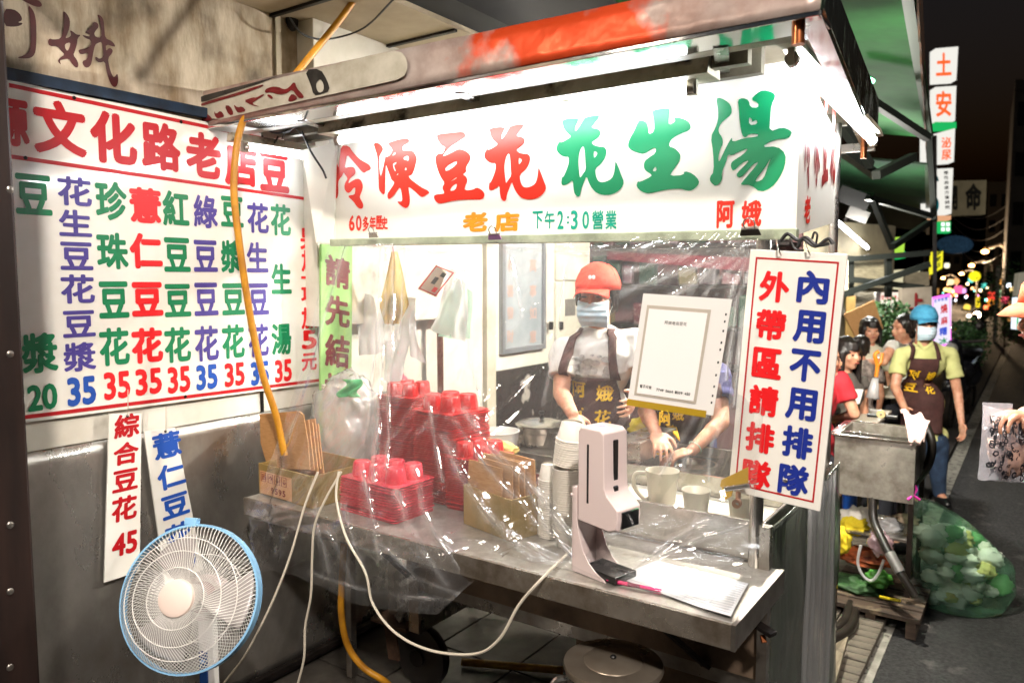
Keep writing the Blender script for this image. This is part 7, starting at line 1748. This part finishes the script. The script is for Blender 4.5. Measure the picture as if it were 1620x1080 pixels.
# table and chairs
def table(u, v, k_, w_, label):
    c = P(u,v,k=k_); t = thing('folding_table', label, 'table', (c.x,c.y,0)); MB().box((c.x,c.y,.70),(w_,.6,.02)).build('tabletop', pm('pale_tabletop','bdb6a4',.4), t, bevel=.003)
    for a in (-1,1):
        for b in (-1,1): MB().cyl((c.x+a*(w_/2-.05),c.y+b*.25,.69),(c.x+a*(w_/2-.05),c.y+b*.25,-.02),.012).build('leg', M_steel, t)
table(1345,620,5.3,.45,'small pale folding table in front of the long haired woman'); table(1395,590,6.4,.7,'pale table in the middle of the seated diners')
tag(MB().prism([P(*p,k=5.15) for p in ((1345,615),(1366,616),(1360,638),(1350,640))], camf*.02).build('menu_paper', M_whitep, loc=tuple(P(1350,625,k=5.15))), 'white paper carton standing on the near diners table', 'carton')
br_ = thing('orange_handled_brush','orange handled brush wrapped in white plastic hanging in front of the diners','brush',tuple(P(1388,600,k=5.2)))
hose_pts = [P(1390,556,k=5.2),P(1384,562,k=5.2),P(1388,578,k=5.2),P(1386,596,k=5.2)]
MB().tube(spline(hose_pts,5), .014, 8).build('orange_handle', pm('orange_plastic','d8821c',.4), br_, smooth=40)
MB().tube([P(1396,558,k=5.2),P(1394,572,k=5.2),P(1388,580,k=5.2)], .012, 8).build('orange_handle', MATS['orange_plastic'], br_, smooth=40)
MB().cyl(P(1385,598,k=5.2), P(1380,630,k=5.2), .02, .045, n=14).build('white_wrap', M_milky, br_, smooth=True)
# scooters, vehicles
M_tyre = M_hose_b
def scooter(u, v, k_, face, bodym, label, group=None, lamp=False):
    g = P(u, v, k=k_); g = Vector((g.x, g.y, -.06)); t = thing('parked_scooter' if not lamp else 'moving_scooter', label, 'scooter', tuple(g), group)
    f = Vector((face[0],face[1],0)).normalized(); s = f.cross(Vector((0,0,1)))
    def W(a,b,c): return g+f*a+s*b+Vector((0,0,c))
    for a in (-.6,.6):
        M_ = Matrix((f,Vector((0,0,1)),s)).transposed(); w = MB().lathe([(.13,-.04),(.22,-.045),(.25,0),(.22,.045),(.13,.04)], W(a,0,.25), 22, M_).build('wheel', M_tyre, t, smooth=40); MB().cyl(W(a,-.03,.25),W(a,.03,.25),.13,n=16).build('rim', M_steel, w)
    mb = MB()
    mb.ell(W(-.45,0,.55),(.16,.16,.18),14,10); cap(mb,W(-.75,0,.72),W(-.15,0,.62),.11,.13); cap(mb,W(-.15,0,.35),W(.25,0,.33),.10,.10); cap(mb,W(.3,0,.4),W(.48,0,.95),.13,.09); cap(mb,W(.6,0,.46),W(.66,0,.5),.10,.08)
    fuse(mb,.03,3).build('scooter_body', bodym, t, smooth=True)
    MB().ell(W(-.4,0,.82),(.16,.34,.07),14,8,Matrix((s,f,Vector((0,0,1)))).transposed()).build('saddle', M_black, t, smooth=True)
    MB().tube([W(.42,-.3,1.02),W(.5,-.12,1.0),W(.5,.12,1.0),W(.42,.3,1.02)],.018,8).build('handlebar', M_dark, t, smooth=40)
    for b in (-.25,.25): MB().ell(W(.5,b,1.18),(.04,.06,.05),10,8).build('mirror', M_dark, t, smooth=True)
    MB().ell(W(.60,0,.92),(.07,.07,.07),12,8).build('headlight', em('bright_headlight','ffe0b0',40) if lamp else pm('dull_headlight','a8a8a0',.2), t, smooth=True)
    return t
M_sc = [pm('scooter_black','1a1a1e',.25,coat=.5),pm('scooter_yellow','b8a020',.3,coat=.5),pm('scooter_grey','4a4a50',.3,coat=.5)]
scooter(1520,580,9.0,(-.1,-1),M_sc[0],'dark scooter parked nearest behind the lit stand-up sign')
scooter(1512,545,11.0,(.0,-1),M_sc[1],'yellow scooter parked behind the dark one')
scooter(1528,540,12.5,(.0,-1),M_sc[2],'grey scooter parked farther along the kerb')
scooter(1546,540,17.0,(.0,-1),M_sc[0],'oncoming scooter with a glaring headlight in the street',lamp=True)
bush('dark plant clump at the kerb behind the lit stand-up sign', 1530, 548, 9.6, (.25,.3,.35), 700, 9, group=None)
bush('round dark street tree crown on the right side of the far road', 1592, 480, 17, (.7,.8,1.0), 1800, 12)
# street lamps
for i, (u,v,k_,lab) in enumerate(((1558,398,26,'nearest orange street lamp glowing over the road'),(1537,420,34,'second orange street lamp down the road'),(1521,433,42,'third orange street lamp farther down the road'),(1492,440,48,'farthest orange street lamp low beside the signs'))):
    c_ = P(u,v,k=k_); t = thing('street_lamp', lab, 'street lamp', (c_.x+.8,c_.y,-.06)); bx_ = c_+cR*.9
    MB().ell(c_, (.11,.11,.06), 12, 8).build('lamp_head', em('orange_lamp','ffb060',30), t, smooth=True)
    MB().tube([c_+Vector((0,0,.1)),c_+cR*.5+Vector((0,0,.25)),bx_,Vector((bx_.x,bx_.y,-.06))], .06, 8).build('lamp_pole', pm('lamp_pole_grey','5a544c',.6), t, smooth=40)
    sl = bpy.data.lights.new('street_lamp_light','POINT'); sl.energy = 320; sl.color = (1,.7,.42); sl.shadow_soft_size = .15; so = bpy.data.objects.new('street_lamp_light', sl); COL.objects.link(so); so.location = c_-Vector((0,0,.25))
# far coloured signs and lanterns
far = [(1542,437,11,28,'d8c81c','round yellow lit sign high over the far road','r'),(1516,458,9,30,'e85a8c','pink and red lit lantern sign in the far street','b'),(1513,445,6,31,'f0a060','small orange lit sign above the pink one','r'),(1524,460,6,33,'d8a0e0','pale violet lit sign beside the pink one','b'),(1547,478,9,24,'d8c020','tall yellow lit banner near the headlight','t'),(1569,468,9,26,'e04030','red lit sign on the right side of the far street','b'),(1567,478,7,25,'f09030','orange lantern below the red sign','r'),(1585,464,8,27,'a8d0a0','pale green lit sign at the right of the red one','b'),(1536,443,6,32,'60c8c0','small teal lit sign near the round yellow one','b'),(1502,459,5,34,'f8b060','small warm light low behind the lit signs','r'),(1496,458,4,36,'ffc070','tiny warm light left in the far row','r'),(1508,461,4,35,'ffd090','tiny pale light in the far row','r'),(1603,458,7,20,'f0c880','warm lit strip beside the right hand sign','b'),(1596,452,5,22,'e8f4ff','small white lamp under the right hand building','r'),(1533,500,5,15,'ffe8c8','small parked car light beside the scooters','r'),(1498,420,6,26,'e8e0c0','pale lit shop sign high behind the yellow sign','b'),(1557,452,6,30,'50c0b0','teal lit sign beyond the second lamp','b'),(1580,446,6,30,'e8a050','amber lit sign beside the dark block','b'),(1590,474,8,22,'e04860','pink red lit shop sign low on the right','b'),(1530,486,7,18,'e8c050','amber reflector light among the scooters','r'),(1560,486,5,22,'ff7040','red tail light on the road','r'),(1504,446,7,24,'f0d0a0','warm lit window strip in the far row','b')]
for i, (u,v,s,k_,col,lab,sh_) in enumerate(far):
    c_ = P(u,v,k=k_); r_ = s*.74/FPX*k_; m_ = em('far_light_'+str(i)+'x', col, 1.1 if s > 5 else 3)
    m_.name = 'far_light'
    if sh_ == 'r': o = MB().ell(c_,(r_,r_*.5,r_),14,10).build('lantern', m_, smooth=True, loc=tuple(c_))
    elif sh_ == 't': o = MB().box(c_,(r_*.9,.1,r_*2.6)).build('lit_banner', m_, loc=tuple(c_), bevel=.05)
    else: o = MB().box(c_,(r_*1.7,.2,r_*1.8)).build('lit_sign', m_, loc=tuple(c_), bevel=.05)
    tag(o, lab, 'light')
c_ = P(1545,498,k=20)
rg_ = random.Random(11); farc = ['ffb070','ffd9a0','ff6a50','e8f0ff','ffe060','70d8c0','ff80b0']
for i in range(34):
    u, v, k_ = rg_.uniform(1490,1612), rg_.gauss(468,15), rg_.uniform(24,60); c_ = P(u,v,k=k_); r_ = rg_.uniform(.9,2.2)/FPX*k_
    m_ = em('tiny_light_'+'abcdefg'[i%7], farc[i%7], 5); o = MB().ell(c_,(r_,r_*.5,r_),8,6).build('far_light', m_, smooth=True, loc=tuple(c_)); tag(o, 'tiny blurred coloured light in the far street', 'light', 'tiny lights of the far street')
# right side: buildings, sign, pole
def building(u0,u1,k_,top,label,m,rows,cols_,lit=()):
    a = P(u0,440,k=k_); b = P(u1,440,k=k_); w = (b-a); w.z = 0; n_ = P(1562,440,k=1)-Vector((0,0,EYE)); n_.z = 0; n_.normalize()
    t = thing('street_building', label, 'building', (a.x,a.y,-.06)); base = Vector((a.x,a.y,-.06)); H_ = P(u0,top,k=k_).z+.06
    MB().hexa([base,base+w,base+w+n_*6,base+n_*6],[p+Vector((0,0,H_)) for p in (base,base+w,base+w+n_*6,base+n_*6)]).build('building_wall', m, t)
    MB().hexa([base-n_*.1+Vector((0,0,H_)),base+w-n_*.1+Vector((0,0,H_)),base+w+n_*6+Vector((0,0,H_)),base+n_*6+Vector((0,0,H_))],[p+Vector((0,0,.3)) for p in (base-n_*.1+Vector((0,0,H_)),base+w-n_*.1+Vector((0,0,H_)),base+w+n_*6+Vector((0,0,H_)),base+n_*6+Vector((0,0,H_)))]).build('roof_parapet', m, t)
    rows_h = H_/rows
    for i in range(rows):
        for j in range(cols_):
            s0 = (j+.2)/cols_; s1 = (j+.8)/cols_; z0 = (i+.3)*rows_h; z1 = (i+.78)*rows_h
            q4_ = [base+w*s0+Vector((0,0,z0)),base+w*s1+Vector((0,0,z0)),base+w*s1+Vector((0,0,z1)),base+w*s0+Vector((0,0,z1))]
            f_ = MB().hexa([p-n_*.06 for p in q4_],[p+n_*.05 for p in q4_]).build('window', M_dark, t)
            MB().hexa([base+(p-base)*1-n_*.075+(sum(q4_,Vector())/4-p)*.12 for p in q4_],[p-n_*.062+(sum(q4_,Vector())/4-p)*.12 for p in q4_]).build('pane', em('dim_warm_window','c89050',.5) if (i,j) in lit else pm('night_window','101418',.1), f_)
    return t
MB_b = pm('night_concrete','4a443c',.9,col2='38332c',scale=.6,detail=8)
building(1590,1680,22,150,'dark concrete apartment block on the far right of the street',MB_b,5,3,{(0,0),(1,1)})
building(1556,1592,34,300,'narrower dark block behind the nearest street lamp',pm('night_concrete_b','332e28',.9),5,2,{(0,1)})
building(1460,1520,60,400,'low dark block at the end of the street',pm('night_concrete_c','2a2622',.9),3,4,{(0,1),(0,3),(1,0)})
building(1520,1560,75,410,'farthest block closing the street under the lamps',pm('night_concrete_d','2e2822',.9),3,4,{(0,0),(0,2),(1,2)})
t, q = board('light_box_sign','lit sign with red and blue characters on a green frame at the right edge','sign',((1609,470),(1650,470),(1650,524),(1607,520)),10,em('lit_pale_sign','dfe8f0',.9),.1)
letters(t,q,[('煎',.25,.62,.75,.95),('粿',.25,.32,.75,.6)],M_rL); letters(t,q,[('K',.25,.04,.7,.26)],M_bLl); mb = MB(); q.outline(mb,0,0,1,1,.06,.013); mb.build('green_frame', E_gr, t)
t, q = board('hanging_banner','pale narrow board above the lit sign at the right edge','sign',((1611,432),(1650,425),(1650,468),(1608,468)),10.5,pm('pale_board_n','a09a88',.7,emis='a09a88',estr=.15),.08)
t = thing('white_pole','pale pole standing on the right side of the far road','pole',tuple(P(1576,520,k=20))); p_ = P(1576,490,k=20); MB().cyl((p_.x,p_.y,-.06),(p_.x,p_.y,P(1576,420,k=20).z),.05).build('pole_body', pm('pole_white','b0a898',.6), t)
for i in range(5):
    a = P(1505,330+i*11,k=30); b = P(1622,300+i*16,k=22); pts = [a.lerp(b,j/12)-Vector((0,0,1.0*math.sin(PI*j/12)*(.6+.1*i))) for j in range(13)]
    tag(MB().tube(pts,.012,5).build('power_line', M_wire, loc=tuple(a)), 'thin dark power line sagging across the street at the right', 'power line', 'power lines over the street')
# street lamp behind the photographer's side of the road (lights the counter front)
lp = thing('street_lamp','tall street lamp on the near side of the road','street lamp',(2.6,-2.2,-.06))
MB().tube([(2.6,-2.2,-.06),(2.6,-2.2,4.6),(2.3,-1.9,4.9),(1.7,-1.4,4.95)], .06, 10).build('lamp_pole', MATS['lamp_pole_grey'], lp, smooth=40)
MB().ell((1.6,-1.3,4.9),(.28,.16,.08),20,10).build('lamp_head', pm('lamp_cover','8a8880',.5), lp, smooth=True)
ld = bpy.data.lights.new('street_lamp_light','AREA'); ld.shape = 'DISK'; ld.size = .35; ld.energy = 330; ld.color = (1.0,.90,.82)
lo = bpy.data.objects.new('street_lamp_light', ld); COL.objects.link(lo); lo.location = (1.6,-1.3,4.79)
lo.rotation_euler = (Vector((-1.6,2.4,.9))-Vector((1.6,-1.3,4.79))).to_track_quat('-Z','Y').to_euler()
# ceiling lamp of the arcade, just behind the left of the photographer
cl_ = thing('ceiling_lamp','round lit ceiling lamp of the arcade above the photographer','lamp',(-1.5,.35,2.75))
MB().lathe([(.001,.05),(.16,.05),(.18,.0),(.001,-.0)], (-1.5,.35,2.75), 28).build('lamp_shade', M_whitep, cl_, smooth=40)
MB().cyl((-1.5,.35,2.80),(-1.5,.35,3.2),.012).build('lamp_rod', M_dark, cl_)
MB().cyl((-1.5,.35,2.738),(-1.5,.35,2.748),.15,n=28).build('lamp_diffuser', em('warm_lamp','fff2e2',85), cl_)
bu = thing('added_bulb','added unseen lit bulb hanging under the green awning behind the stall','lamp',(-.78,3.62,2.50))  # unseen bulb, added to brighten the sink and the rubbish
MB().ell((-.78,3.62,2.50),(.05,.05,.06),16,10).build('lamp_bulb', em('added_bulb_glow','fff0d8',160), bu, smooth=True)  # glass of the added unseen bulb
MB().cyl((-.78,3.62,2.55),(-.78,3.62,2.95),.006).build('added_bulb_wire', M_wire, bu)
bl_ = bpy.data.lights.new('added_bulb_light','POINT'); bl_.energy = 230; bl_.shadow_soft_size = .06; bl_.color = (1,.93,.82)
b2_ = bpy.data.objects.new('added_bulb_light', bl_); COL.objects.link(b2_); b2_.location = (-.78,3.62,2.41)
MB().lathe([(.02,2.60),(.05,2.58),(.16,2.50),(.165,2.495)], (-.78,3.62,0), 28).build('lamp_shade', pm('added_shade_green_enamel','1f5a3a',.3), bu, smooth=True, solid=.004)  # shade added to keep the bulb's light off the awning
# the bulb above is added for light on the sink and the rubbish
